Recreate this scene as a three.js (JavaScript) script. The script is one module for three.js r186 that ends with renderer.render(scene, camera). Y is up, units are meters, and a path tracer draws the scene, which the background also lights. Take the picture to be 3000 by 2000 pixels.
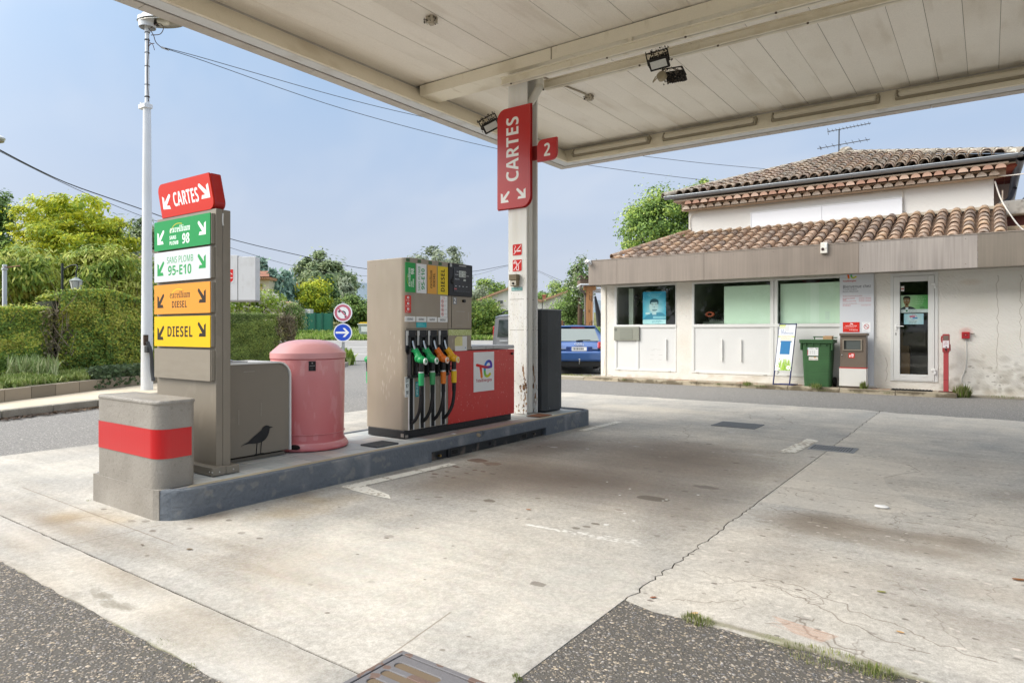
import * as THREE from 'three';
import { mergeGeometries } from 'three/addons/utils/BufferGeometryUtils.js';
import { RoundedBoxGeometry } from 'three/addons/geometries/RoundedBoxGeometry.js';
import { Brush, Evaluator, SUBTRACTION } from 'three-bvh-csg';

// ---------------------------------------------------------------- camera, sky, sun, exposure
const scene = new THREE.Scene();
const YAW = Math.atan(1400 / 1952);                       // the forecourt's own axes are x (across) and -z (along the island)
const camera = new THREE.PerspectiveCamera(2 * Math.atan(1000 / 1952) * 180 / Math.PI, 1.5, 0.1, 4000);
camera.position.set(0, 1.25, 0);
camera.rotation.y = YAW;
camera.setViewOffset(3000, 2000, 0, 30, 3000, 2000);      // level camera, lens shifted a little
const renderer = new THREE.WebGLRenderer();
renderer.toneMapping = THREE.LinearToneMapping;
const EXPOSURE = 3.5;
renderer.toneMappingExposure = EXPOSURE;
renderer.shadowMap.enabled = true;
const SUN_DIR = new THREE.Vector3(-0.56, 0.64, 0.62).normalize();
const sun = new THREE.DirectionalLight(0xfff6ea, 0.8);
sun.name = 'sun';
sun.position.copy(SUN_DIR).multiplyScalar(60);
sun.castShadow = true;
sun.shadow.radius = 70;
sun.shadow.mapSize.set(2048, 2048);
Object.assign(sun.shadow.camera, { left: -30, right: 30, top: 30, bottom: -30, near: 1, far: 140 });
scene.add(sun, sun.target);

function rng(seed) { let s = seed | 0; return () => { s = (s + 0x6d2b79f5) | 0; let t = Math.imul(s ^ (s >>> 15), 1 | s); t = (t + Math.imul(t ^ (t >>> 7), 61 | t)) ^ t; return ((t ^ (t >>> 14)) >>> 0) / 4294967296; }; }
const hash2 = (x, y, s) => { let h = Math.imul(x | 0, 374761393) ^ Math.imul(y | 0, 668265263) ^ Math.imul(s | 0, 2147483647 ^ 974711); h = Math.imul(h ^ (h >>> 13), 1274126177); return ((h ^ (h >>> 16)) >>> 0) / 4294967296; };
function vnoise(x, y, s = 0, px = 0, py = 0) {
  const ix = Math.floor(x), iy = Math.floor(y), fx = x - ix, fy = y - iy, u = fx * fx * (3 - 2 * fx), v = fy * fy * (3 - 2 * fy);
  const m = (a, p) => p ? ((a % p) + p) % p : a;
  const a = hash2(m(ix, px), m(iy, py), s), b = hash2(m(ix + 1, px), m(iy, py), s), c = hash2(m(ix, px), m(iy + 1, py), s), d = hash2(m(ix + 1, px), m(iy + 1, py), s);
  return a + (b - a) * u + (c - a) * v + (a - b - c + d) * u * v;
}
const fbm = (x, y, s = 0, o = 4) => { let r = 0, a = 0.5, n = 0; for (let i = 0; i < o; i++) { r += a * vnoise(x, y, s + i * 17); n += a; a *= 0.5; x *= 2.03; y *= 2.03; } return r / n; };
const lerp = (a, b, t) => a + (b - a) * t, clamp = (x, a = 0, b = 1) => Math.min(b, Math.max(a, x)), smooth = (a, b, x) => { const t = clamp((x - a) / (b - a)); return t * t * (3 - 2 * t); };

{ // thin hazy cover: milky horizon, then blue; bright overhead and wide sun glow added as fill
  const W = 1024, H = 512, data = new Float32Array(W * H * 4);
  const stops = [[-90, .36, .35, .33], [-4, .42, .42, .40], [0, .62, .68, .80], [5, .60, .67, .79], [12, .52, .635, .82], [20, .425, .59, .835], [28, .345, .55, .85], [40, .54, .70, .95], [58, 1.7, 1.75, 1.82], [90, 2.8, 2.8, 2.8]];
  for (let j = 0; j < H; j++) {
    const el = ((j + 0.5) / H - 0.5) * 180;
    let k = 0; while (k < stops.length - 2 && el > stops[k + 1][0]) k++;
    const t = clamp((el - stops[k][0]) / (stops[k + 1][0] - stops[k][0])), base = [1, 2, 3].map((c) => lerp(stops[k][c], stops[k + 1][c], t));
    const y = Math.sin(el * Math.PI / 180), c = Math.cos(el * Math.PI / 180);
    for (let i = 0; i < W; i++) {
      const az = ((i + 0.5) / W - 0.5) * 2 * Math.PI, x = Math.cos(az) * c, z = Math.sin(az) * c;
      let r = base.slice();
      if (el > 0) {
        const q = 1 / (y + 0.16), cl = fbm(x * q * 1.1 + 7, z * q * 2.6 + 3, 5, 5), fil = fbm(x * q * 2.2 + z * q * 1.5 + 31, (z * q - x * q * .6) * 6.5, 9, 4);
        const veil = smooth(.42, .82, cl) * .34 * smooth(0, 14, el) + smooth(.42, .8, fil) * .13 * smooth(2, 12, el);
        const white = [.72, .78, .88];
        r = r.map((v, n) => Math.max(v, lerp(v, white[n], veil)));
        const d = x * SUN_DIR.x + y * SUN_DIR.y + z * SUN_DIR.z, g = Math.pow(Math.max(0, d), 4) * 2.2 + Math.pow(Math.max(0, d), 30) * 2.0;
        r = [r[0] + g, r[1] + g * .98, r[2] + g * .92];
      }
      const o = (j * W + i) * 4;
      for (let n = 0; n < 3; n++) data[o + n] = r[n] / EXPOSURE;
      data[o + 3] = 1;
    }
  }
  const t = new THREE.DataTexture(data, W, H, THREE.RGBAFormat, THREE.FloatType);
  t.mapping = THREE.EquirectangularReflectionMapping; t.magFilter = t.minFilter = THREE.LinearFilter; t.needsUpdate = true;
  scene.background = t; scene.environment = t;
}

// ---------------------------------------------------------------- helpers: places, materials, textures
const CO = Math.cos(YAW), SI = Math.sin(YAW);
const fwd = (u, d, h = 0) => [u * CO - d * SI, h, -u * SI - d * CO];          // u metres across and d metres along the viewing direction
const mats = new Map();
function mat(hex, rough = 0.6, metal = 0, o = {}) {
  const key = hex + '|' + rough + '|' + metal;
  if (!Object.keys(o).length && mats.has(key)) return mats.get(key);
  const m = new THREE.MeshPhysicalMaterial({ color: new THREE.Color(hex), roughness: rough, metalness: metal, side: THREE.DoubleSide, ...o });
  if (!Object.keys(o).length) mats.set(key, m);
  return m;
}
function canvasTex(w, h, draw, { srgb = true, repeat = false } = {}) {
  const c = document.createElement('canvas'); c.width = w; c.height = h;
  const g = c.getContext('2d'); draw(g, w, h);
  const t = new THREE.CanvasTexture(c); if (srgb) t.colorSpace = THREE.SRGBColorSpace;
  t.magFilter = THREE.LinearFilter; t.wrapS = t.wrapT = repeat ? THREE.RepeatWrapping : THREE.ClampToEdgeWrapping;
  return t;
}
function pixelTex(w, h, fn, { srgb = true, repeat = true } = {}) {            // repeats are mirrored, so no seam shows
  const t = canvasTex(w, h, (g) => {
    const im = g.createImageData(w, h), d = im.data;
    for (let y = 0; y < h; y++) for (let x = 0; x < w; x++) { const p = fn(x / w, y / h, x, y), o = (y * w + x) * 4; if (typeof p === 'number') d[o] = d[o + 1] = d[o + 2] = clamp(p) * 255; else { d[o] = p[0]; d[o + 1] = p[1]; d[o + 2] = p[2]; } d[o + 3] = 255; }
    g.putImageData(im, 0, 0);
  }, { srgb, repeat });
  if (repeat) t.wrapS = t.wrapT = THREE.MirroredRepeatWrapping;
  return t;
}
const again = (t, rx, ry) => { const c = t.clone(); c.repeat.set(rx, ry); c.needsUpdate = true; return c; };
function blob(g, x, y, rx, ry, rgb, a, rot = 0) {
  g.save(); g.translate(x, y); g.rotate(rot); g.scale(rx, ry);
  const gr = g.createRadialGradient(0, 0, 0, 0, 0, 1); gr.addColorStop(0, `rgba(${rgb},${a})`); gr.addColorStop(.55, `rgba(${rgb},${a * .62})`); gr.addColorStop(1, `rgba(${rgb},0)`);
  g.fillStyle = gr; g.beginPath(); g.arc(0, 0, 1, 0, 7); g.fill(); g.restore();
}
function blot(g, r, x, y, rx, ry, css, n = 11, rough = .35) {                  // a hard-edged irregular spot
  g.fillStyle = css; g.beginPath();
  for (let i = 0; i <= n; i++) { const a = i / n * 6.283, k = 1 - rough * r(); g[i ? 'lineTo' : 'moveTo'](x + Math.cos(a) * rx * k, y + Math.sin(a) * ry * k); }
  g.fill();
}
// ---------------------------------------------------------------- helpers: geometry
const box = (x0, x1, y0, y1, z0, z1, r = 0) => {
  const w = Math.abs(x1 - x0), h = Math.abs(y1 - y0), d = Math.abs(z1 - z0), rr = Math.min(r, w / 2.01, h / 2.01, d / 2.01);
  const g = rr > 0 ? new RoundedBoxGeometry(w, h, d, 2, rr) : new THREE.BoxGeometry(w, h, d);
  return g.translate((x0 + x1) / 2, (y0 + y1) / 2, (z0 + z1) / 2);
};
const cyl = (r0, r1, h, x, y, z, n = 16) => new THREE.CylinderGeometry(r1, r0, h, n).translate(x, y + h / 2, z);   // stands on y
const V = (p) => new THREE.Vector3(...p);
function rod(a, b, r0, r1 = r0, n = 8) {
  a = V(a); b = V(b); const d = b.clone().sub(a), l = d.length(), g = new THREE.CylinderGeometry(r1, r0, l, n);
  g.translate(0, l / 2, 0); g.applyQuaternion(new THREE.Quaternion().setFromUnitVectors(new THREE.Vector3(0, 1, 0), d.normalize())); return g.translate(a.x, a.y, a.z);
}
const tube = (pts, r, seg = 24, rad = 8) => new THREE.TubeGeometry(new THREE.CatmullRomCurve3(pts.map(V)), seg, r, rad, false);
const lathe = (pts, n = 32) => new THREE.LatheGeometry(pts.map((p) => new THREE.Vector2(p[0], p[1])), n);
function rrShape(x0, x1, y0, y1, r) {                                           // r: one radius or [bl, br, tr, tl]
  const [a, b, c, d] = Array.isArray(r) ? r : [r, r, r, r], s = new THREE.Shape();
  s.moveTo(x0 + a, y0); s.lineTo(x1 - b, y0); if (b) s.absarc(x1 - b, y0 + b, b, -Math.PI / 2, 0, false); s.lineTo(x1, y1 - c); if (c) s.absarc(x1 - c, y1 - c, c, 0, Math.PI / 2, false);
  s.lineTo(x0 + d, y1); if (d) s.absarc(x0 + d, y1 - d, d, Math.PI / 2, Math.PI, false); s.lineTo(x0, y0 + a); if (a) s.absarc(x0 + a, y0 + a, a, Math.PI, 1.5 * Math.PI, false);
  return s;
}
const poly = (pts) => { const s = new THREE.Shape(); pts.forEach((p, i) => s[i ? 'lineTo' : 'moveTo'](p[0], p[1])); return s; };
const extrude = (shape, depth, bevel = 0, seg = 2, curve = 8) => new THREE.ExtrudeGeometry(shape, { depth: depth - 2 * bevel, bevelEnabled: bevel > 0, bevelSize: bevel, bevelOffset: -bevel, bevelThickness: bevel, bevelSegments: seg, curveSegments: curve }).translate(0, 0, bevel);
// a plan shape drawn in (x, -z), standing from y0 to y1
const plan = (shape, y0, y1, bevel = 0, curve = 8) => extrude(shape, y1 - y0, bevel, 2, curve).rotateX(-Math.PI / 2).translate(0, y0, 0);
const planRect = (x0, x1, zf, zb, r) => rrShape(x0, x1, -zf, -zb, r);           // zf nearer the camera (larger z)
function uvXZ(g, sx = 1, sz = sx, ox = 0, oz = 0) { const p = g.attributes.position, u = new Float32Array(p.count * 2); for (let i = 0; i < p.count; i++) { u[2 * i] = (p.getX(i) - ox) * sx; u[2 * i + 1] = -(p.getZ(i) - oz) * sz; } g.setAttribute('uv', new THREE.BufferAttribute(u, 2)); return g; }
function uvBox(g, s = 1) {                                                      // uv in metres from the face's own direction
  g = g.index ? g.toNonIndexed() : g; const p = g.attributes.position, n = g.attributes.normal, u = new Float32Array(p.count * 2);
  for (let i = 0; i < p.count; i++) { const ax = Math.abs(n.getX(i)), ay = Math.abs(n.getY(i)), az = Math.abs(n.getZ(i)); let a, b; if (ay > ax && ay > az) { a = p.getX(i); b = -p.getZ(i); } else if (ax > az) { a = -p.getZ(i); b = p.getY(i); } else { a = p.getX(i); b = p.getY(i); } u[2 * i] = a * s; u[2 * i + 1] = b * s; }
  g.setAttribute('uv', new THREE.BufferAttribute(u, 2)); return g;
}
function merge(gs) {
  gs = [].concat(gs); if (gs.length === 1) return gs[0];
  const flat = gs.map((g) => { const h = g.index ? g.toNonIndexed() : g.clone(); for (const k of Object.keys(h.attributes)) if (!['position', 'normal', 'uv', 'color'].includes(k)) h.deleteAttribute(k); if (!h.attributes.uv) h.setAttribute('uv', new THREE.BufferAttribute(new Float32Array(h.attributes.position.count * 2), 2)); h.clearGroups(); return h; });
  return mergeGeometries(flat);
}
// ---------------------------------------------------------------- helpers: things and parts
const used = new Map(), bases = new WeakMap();
const numbered = (n) => { const k = used.get(n) ?? 0; used.set(n, k + 1); return k ? `${n}_${String(k).padStart(3, '0')}` : n; };
function tag(o, label, category, group) { o.userData.label = label; if (category) o.userData.category = category; if (group) o.userData.group = group; return o; }
function thing(name, label, category, base = [0, 0, 0], group) { const o = new THREE.Group(); o.name = numbered(name); o.position.set(...base); tag(o, label, category, group); bases.set(o, base); scene.add(o); return o; }
function mesh(name, geos, m) { const g = merge(geos); if (!g.attributes.normal) g.computeVertexNormals(); const o = new THREE.Mesh(g, m); o.name = name; o.castShadow = o.receiveShadow = true; return o; }
// shapes are written in world metres; the part is moved into its thing's own axes
function part(parent, name, geos, m, label) {
  const b = bases.get(parent), g = merge(geos).clone().translate(-b[0], -b[1], -b[2]), o = mesh(name, g, m); bases.set(o, b); parent.add(o); if (label) o.userData.label = label; return o;
}
function piece(parent, name, g, m, [x, y, z], rot) { const b = bases.get(parent), o = new THREE.Mesh(g, m); o.name = name; o.castShadow = o.receiveShadow = true; o.position.set(x - b[0], y - b[1], z - b[2]); if (rot) o.rotation.set(...rot); parent.add(o); return o; }
function solo(name, label, category, geos, m, group) { const g = merge(geos); g.computeBoundingBox(); const c = g.boundingBox.getCenter(new THREE.Vector3()), b = [c.x, g.boundingBox.min.y, c.z]; const o = mesh(numbered(name), g.clone().translate(-b[0], -b[1], -b[2]), m); o.position.set(...b); bases.set(o, b); scene.add(o); return tag(o, label, category, group); }
function setting(name, geos, m, kind = 'structure', label) { const o = mesh(numbered(name), geos, m); o.userData.kind = kind; if (label) o.userData.label = label; bases.set(o, [0, 0, 0]); scene.add(o); return o; }

// ---------------------------------------------------------------- flat print: one sheet that all stickers, signs and posters share
const SHEET = 2048, sheet = document.createElement('canvas'); sheet.width = sheet.height = SHEET;
const ink = sheet.getContext('2d'); ink.fillStyle = '#888'; ink.fillRect(0, 0, SHEET, SHEET);
const sheetTex = new THREE.CanvasTexture(sheet); sheetTex.colorSpace = THREE.SRGBColorSpace; sheetTex.magFilter = THREE.LinearFilter;
const printMat = new THREE.MeshPhysicalMaterial({ map: sheetTex, roughness: .55, specularIntensity: .45, side: THREE.DoubleSide });
const glossMat = new THREE.MeshPhysicalMaterial({ map: sheetTex, roughness: .3, clearcoat: .25, clearcoatRoughness: .1, side: THREE.DoubleSide });
let penX = 0, penY = 0, rowH = 0;
function print(w, h, draw) {
  if (penX + w + 4 > SHEET) { penX = 0; penY += rowH + 4; rowH = 0; }
  if (penY + h + 4 > SHEET) throw new Error('print sheet full');
  const x = penX + 2, y = penY + 2; penX += w + 4; rowH = Math.max(rowH, h);
  ink.save(); ink.translate(x, y); ink.beginPath(); ink.rect(-1, -1, w + 2, h + 2); ink.clip(); draw(ink, w, h); ink.restore();
  return { u0: x / SHEET, u1: (x + w) / SHEET, v0: 1 - (y + h) / SHEET, v1: 1 - y / SHEET };
}
function uvRegion(g, q, x0, x1, y0, y1) {                                       // front faces (+z) take the print, the rest its top left tone
  g = g.index ? g.toNonIndexed() : g; const p = g.attributes.position, n = g.attributes.normal, u = new Float32Array(p.count * 2), e = 3 / SHEET;
  for (let i = 0; i < p.count; i++) {
    if (n.getZ(i) > .9) { u[2 * i] = lerp(q.u0, q.u1, clamp((p.getX(i) - x0) / (x1 - x0))); u[2 * i + 1] = lerp(q.v0, q.v1, clamp((p.getY(i) - y0) / (y1 - y0))); } else { u[2 * i] = q.u0 + e; u[2 * i + 1] = q.v1 - e; }
  }
  g.setAttribute('uv', new THREE.BufferAttribute(u, 2)); return g;
}
// a printed plate of thickness t, its back at z = 0, w by h round the origin, facing +z
const plate = (w, h, t, q, radius = 0) => uvRegion(radius ? extrude(rrShape(-w / 2, w / 2, -h / 2, h / 2, radius), t) : new THREE.BoxGeometry(w, h, t).translate(0, 0, t / 2), q, -w / 2, w / 2, -h / 2, h / 2);
const faceZ = (x0, x1, y0, y1, z, t, q, radius = 0) => plate(x1 - x0, y1 - y0, t, q, radius).translate((x0 + x1) / 2, (y0 + y1) / 2, z);
const faceX = (z0, z1, y0, y1, x, t, q, radius = 0) => plate(Math.abs(z1 - z0), y1 - y0, t, q, radius).rotateY(Math.PI / 2).translate(x, (y0 + y1) / 2, (z0 + z1) / 2);   // faces +x
function words(g, s, x, y, w, h, css, font = 'bold 100px sans-serif', skew = 0) {   // text stretched into the box (x, y, w, h)
  g.save(); g.font = font; g.textBaseline = 'alphabetic'; g.textAlign = 'left'; const m = g.measureText(s), up = m.actualBoundingBoxAscent || 72, dn = Math.max(0, m.actualBoundingBoxDescent || 0);
  g.translate(x, y); g.scale(w / m.width, h / (up + dn)); g.translate(0, up); if (skew) g.transform(1, 0, skew, 1, 0, 0); g.fillStyle = css; g.fillText(s, 0, 0); g.restore();
}
function arrow(g, cx, cy, s, a, css) {                                         // the brand's arrow: a shaft that ends in an L; a turns it from down-left
  g.save(); g.translate(cx, cy); g.rotate(a); g.scale(s, s); g.fillStyle = css; g.beginPath();
  g.moveTo(-.5, -.42); g.lineTo(-.26, -.30); g.lineTo(-.26, .04); g.lineTo(.34, -.55); g.lineTo(.5, -.5); g.lineTo(.5, -.36); g.lineTo(-.04, .26); g.lineTo(.30, .26); g.lineTo(.42, .5); g.lineTo(-.5, .5); g.closePath(); g.fill(); g.restore();
}
const lines = (g, r, x, y, w, n, step, css, h = 2) => { g.fillStyle = css; for (let i = 0; i < n; i++) { let a = x; const end = x + w * (.6 + .4 * r()); while (a < end - 3) { const l = 3 + r() * 12; g.fillRect(a, y + i * step, Math.min(l, end - a), h); a += l + 2 + r() * 2; } } };
function swoosh(g, x, y, w, h, css, white) {                                   // the additive's word mark with its sickle
  g.strokeStyle = css; g.lineWidth = h * .1; g.beginPath(); g.moveTo(x + w * .02, y + h * 1.1); g.quadraticCurveTo(x + w * .2, y - h * .75, x + w * .62, y - h * .12); g.stroke();
  words(g, 'excellium', x, y, w, h, white, 'bold 100px serif', -.22);
}
function brand(g, x, y, s) {                                                   // the company's joined letters
  g.save(); g.translate(x, y); g.scale(s, s * .76); g.lineCap = 'round'; g.lineJoin = 'round'; g.lineWidth = .155;
  let q = g.createLinearGradient(.3, .3, 1, .95); q.addColorStop(0, '#4fb3c9'); q.addColorStop(.45, '#59bf6a'); q.addColorStop(1, '#f2d21e'); g.strokeStyle = q; g.beginPath(); g.moveTo(.60, .5); g.bezierCurveTo(.56, .92, .78, 1.02, .97, .80); g.stroke();
  q = g.createLinearGradient(.5, .5, 1.05, .2); q.addColorStop(0, '#3fa6d8'); q.addColorStop(.6, '#2e6fd0'); q.addColorStop(1, '#5a3fae'); g.strokeStyle = q; g.beginPath(); g.moveTo(.60, .5); g.bezierCurveTo(.62, -.05, 1.1, -.1, 1.06, .36); g.stroke();
  q = g.createLinearGradient(.1, .2, 1.0, .45); q.addColorStop(0, '#e4322b'); q.addColorStop(.62, '#c2324c'); q.addColorStop(1, '#5b44b0'); g.strokeStyle = q; g.beginPath(); g.moveTo(.06, .24); g.bezierCurveTo(.35, .30, .7, .46, 1.05, .37); g.stroke();
  q = g.createLinearGradient(.3, .3, .42, 1); q.addColorStop(0, '#dc352d'); q.addColorStop(1, '#f08a2c'); g.strokeStyle = q; g.beginPath(); g.moveTo(.30, .33); g.quadraticCurveTo(.37, .7, .385, .93); g.stroke();
  g.restore();
}
// ---------------------------------------------------------------- helpers: leaves
// every leaf is two triangles; sample(r) gives [x, y, z, outward x, y, z]; palette entries are linear leaf colours
function foliage(seed, n, sample, [s0, s1], palette, { long = 1.7, droop = .2, up = .35 } = {}) {
  const r = rng(seed), P = new Float32Array(n * 12), C = new Float32Array(n * 12), I = new Uint32Array(n * 6), a = new THREE.Vector3(), b = new THREE.Vector3(), nn = new THREE.Vector3(), tones = palette.slice().sort((p, q) => p[0] + p[1] * 2 - q[0] - q[1] * 2);
  for (let i = 0; i < n; i++) {
    const [x, y, z, ox, oy, oz] = sample(r), s = lerp(s0, s1, r()), c = tones[Math.floor(clamp((vnoise(x * 2.3 + z * 1.1, y * 2.9 + z * .8, seed) - .5) * 1.1 + r(), 0, .999) * tones.length)], v = (.78 + r() * .44) * 1.32;
    nn.set(ox + (r() - .5) * 1.5, oy + up + (r() - .5) * 1.3, oz + (r() - .5) * 1.5).normalize();
    a.set(r() - .5, r() - .5 - droop, r() - .5).cross(nn).normalize(); b.copy(nn).cross(a).normalize();
    a.multiplyScalar(s * .5); b.multiplyScalar(s * .5 * long);
    const q = i * 12; const pts = [[0, -1], [1, -.1], [0, 1], [-1, -.1]];
    for (let k = 0; k < 4; k++) { const [u, w] = pts[k], f = k % 2 ? .12 * s : 0; P[q + k * 3] = x + a.x * u + b.x * w + nn.x * f; P[q + k * 3 + 1] = y + a.y * u + b.y * w + nn.y * f; P[q + k * 3 + 2] = z + a.z * u + b.z * w + nn.z * f; for (let j = 0; j < 3; j++) C[q + k * 3 + j] = c[j] * v; }
    const t = i * 6, o = i * 4; I[t] = o; I[t + 1] = o + 1; I[t + 2] = o + 2; I[t + 3] = o; I[t + 4] = o + 2; I[t + 5] = o + 3;
  }
  const g = new THREE.BufferGeometry(); g.setAttribute('position', new THREE.BufferAttribute(P, 3)); g.setAttribute('color', new THREE.BufferAttribute(C, 3)); g.setIndex(new THREE.BufferAttribute(I, 1)); g.computeVertexNormals();
  g.setAttribute('uv', new THREE.BufferAttribute(new Float32Array(n * 8), 2)); return g;
}
const leafMat = new THREE.MeshPhysicalMaterial({ vertexColors: true, roughness: .62, side: THREE.DoubleSide, transmission: .38, thickness: 0, specularIntensity: .4 });
const barkMat = mat('#5b4a3a', .9), barkGrey = mat('#8d867b', .9);
const GREEN = { mid: [[0.121, 0.199, 0.045], [0.183, 0.284, 0.070], [0.085, 0.147, 0.037], [0.231, 0.336, 0.088]], lime: [[0.425, 0.457, 0.033], [0.531, 0.518, 0.040], [0.318, 0.396, 0.036], [0.212, 0.289, 0.036]], bamboo: [[0.265, 0.343, 0.050], [0.354, 0.399, 0.068], [0.166, 0.247, 0.045], [0.443, 0.456, 0.112]], dark: [[0.086, 0.151, 0.064], [0.137, 0.218, 0.079], [0.195, 0.285, 0.120]], pine: [[0.225, 0.291, 0.138], [0.339, 0.387, 0.207], [0.158, 0.214, 0.114]], blue: [[0.170, 0.278, 0.216], [0.267, 0.378, 0.294], [0.112, 0.197, 0.158]], grey: [[0.244, 0.285, 0.193], [0.331, 0.361, 0.250], [0.177, 0.210, 0.136]], fresh: [[0.231, 0.335, 0.054], [0.300, 0.396, 0.073], [0.160, 0.244, 0.045], [0.371, 0.441, 0.109]], hedge: [[0.194, 0.302, 0.058], [0.312, 0.417, 0.073], [0.500, 0.500, 0.079], [0.500, 0.500, 0.118], [0.137, 0.218, 0.046]], box: [[0.165, 0.232, 0.061], [0.225, 0.295, 0.076], [0.299, 0.360, 0.091], [0.120, 0.168, 0.049]] };  // pine, blue, dark and grey are paled to stand in for distant haze
// clumps spread through an ellipsoid; r0 is the share of the crown that stays hollow
function clumps(seed, n, cx, cy, cz, rx, ry, rz, hollow = .35, cut) {
  const r = rng(seed), out = [];
  while (out.length < n) { const x = r() * 2 - 1, y = r() * 2 - 1, z = r() * 2 - 1, d = Math.hypot(x, y, z); if (d > 1 || d < hollow * r() * 1.4) continue; if (cut && cut(x, y, z, r)) continue; const l = d || 1, k = .62 + .62 * vnoise(x / l * 2.1 + z / l * 1.3 + 9, y / l * 2.3 + z / l, seed); out.push([cx + x * rx * k, cy + y * ry * k, cz + z * rz * k, x / l, y / l, z / l]); }
  return out;
}
const inClumps = (cs, rad, flat = .75) => (r) => { const c = cs[(r() * cs.length) | 0], a = r() * 6.283, u = r() * 2 - 1, k = (r() < .13 ? 1.75 : .9) * rad * Math.cbrt(r()) * (.6 + .7 * ((c[0] * 13.7 + c[2] * 7.3) % 1 + 1) % 1), s = Math.sqrt(1 - u * u), x = Math.cos(a) * s, z = Math.sin(a) * s; return [c[0] + x * k, c[1] + u * k * flat, c[2] + z * k, (x + c[3]) * .6, (u + c[4]) * .6, (z + c[5]) * .6]; };
function tree(name, label, group, [x, z], base, { h, cy, rx, ry, rz = rx, n = 5000, leaf = [.1, .2], pal = GREEN.mid, nc = 40, rad = .5, trunk = .14, bark = barkMat, hollow, cut, long, droop, flat, seed = 1, limbs = 9, category = 'tree' }) {
  const t = thing(name, label, category, [x, base, z], group), cs = clumps(seed * 31 + 5, nc, x, base + cy, z, rx, ry, rz, hollow, cut), r = rng(seed);
  const top = base + Math.min(h * .8, cy), gs = [tube([[x, base - .1, z], [x + (r() - .5) * .3, base + (top - base) * .4, z + (r() - .5) * .3], [x + (r() - .5) * .5, top, z + (r() - .5) * .5]], trunk, 8, 8)];
  for (let i = 0; i < limbs; i++) { const c = cs[(i * 7) % cs.length], f = .35 + .5 * r(); gs.push(rod([x + (r() - .5) * .12, lerp(base, top, f), z + (r() - .5) * .12], [c[0], c[1], c[2]], trunk * .42, trunk * .1, 5)); }
  part(t, 'trunk', gs, bark);
  const b = bases.get(t), g = foliage(seed * 7 + 3, Math.round(n * 1.5), inClumps(cs, rad, flat), leaf.map((q) => q * .62), pal, { long, droop }).translate(-b[0], -b[1], -b[2]), o = mesh('crown', g, leafMat); t.add(o);
  return t;
}
// ---------------------------------------------------------------- surface materials
const grainTex = pixelTex(512, 512, (u, v, x, y) => .5 + .34 * (fbm(u * 64, v * 64, 3, 3) - .5) + .5 * (hash2(x, y, 8) - .5) * .6, { srgb: false });
grainTex.repeat.set(1, 1);
function stones(seed, n, size, r0, r1, tones, ground) {
  const draw = (height) => (g, w) => {
    const r = rng(seed); g.fillStyle = height ? '#303030' : ground; g.fillRect(0, 0, w, w);
    for (let i = 0; i < n; i++) {
      const x = r() * w, y = r() * w, a = lerp(r0, r1, r() * r()), k = .6 + .4 * r(), t = r() * 3.14, c = tones[(r() * tones.length) | 0], j = .75 + .5 * r();
      for (const dx of [-w, 0, w]) for (const dy of [-w, 0, w]) {
        if (x + dx < -r1 * 2 || x + dx > w + r1 * 2 || y + dy < -r1 * 2 || y + dy > w + r1 * 2) continue;
        g.save(); g.translate(x + dx, y + dy); g.rotate(t); g.scale(a, a * k);
        if (height) { const gr = g.createRadialGradient(0, 0, .1, 0, 0, 1); gr.addColorStop(0, '#e8e8e8'); gr.addColorStop(.7, '#b0b0b0'); gr.addColorStop(1, '#383838'); g.fillStyle = gr; } else g.fillStyle = `rgb(${c.map((q) => Math.min(255, q * j)).join()})`;
        g.beginPath(); g.arc(0, 0, 1, 0, 7); g.fill(); g.restore();
      }
    }
  };
  return [canvasTex(size, size, draw(false), { repeat: true }), canvasTex(size, size, draw(true), { repeat: true, srgb: false })];
}
const [pebC, pebH] = stones(11, 15000, 1024, 2.2, 7.5, [[140, 132, 122], [162, 148, 128], [118, 116, 116], [104, 100, 98], [160, 148, 132], [134, 124, 112], [152, 146, 140], [112, 106, 100]], '#5a5650');
const pebbleMat = new THREE.MeshPhysicalMaterial({ map: again(pebC, 1 / 1.35, 1 / 1.35), bumpMap: again(pebH, 1 / 1.35, 1 / 1.35), bumpScale: .006, roughness: .88, side: THREE.DoubleSide });
const [tarC, tarH] = stones(12, 13000, 512, 1.2, 3.4, [[140, 136, 131], [126, 123, 119], [150, 146, 141], [114, 112, 110], [164, 160, 152]], '#7a7773');
const tarMat = new THREE.MeshPhysicalMaterial({ map: again(tarC, 1 / 1.6, 1 / 1.6), bumpMap: again(tarH, 1 / 1.6, 1 / 1.6), bumpScale: .004, roughness: .9, side: THREE.DoubleSide });
const roadMat = new THREE.MeshPhysicalMaterial({ color: 0xffffff, map: (() => { const t = pixelTex(256, 256, (u, v, x, y) => { const k = 146 + 26 * (fbm(u * 8, v * 8, 41, 4) - .5) + 16 * (hash2(x, y, 2) - .5); return [k, k * .985, k * .96]; }); t.repeat.set(.3, .3); return t; })(), roughness: .9, side: THREE.DoubleSide });

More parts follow.
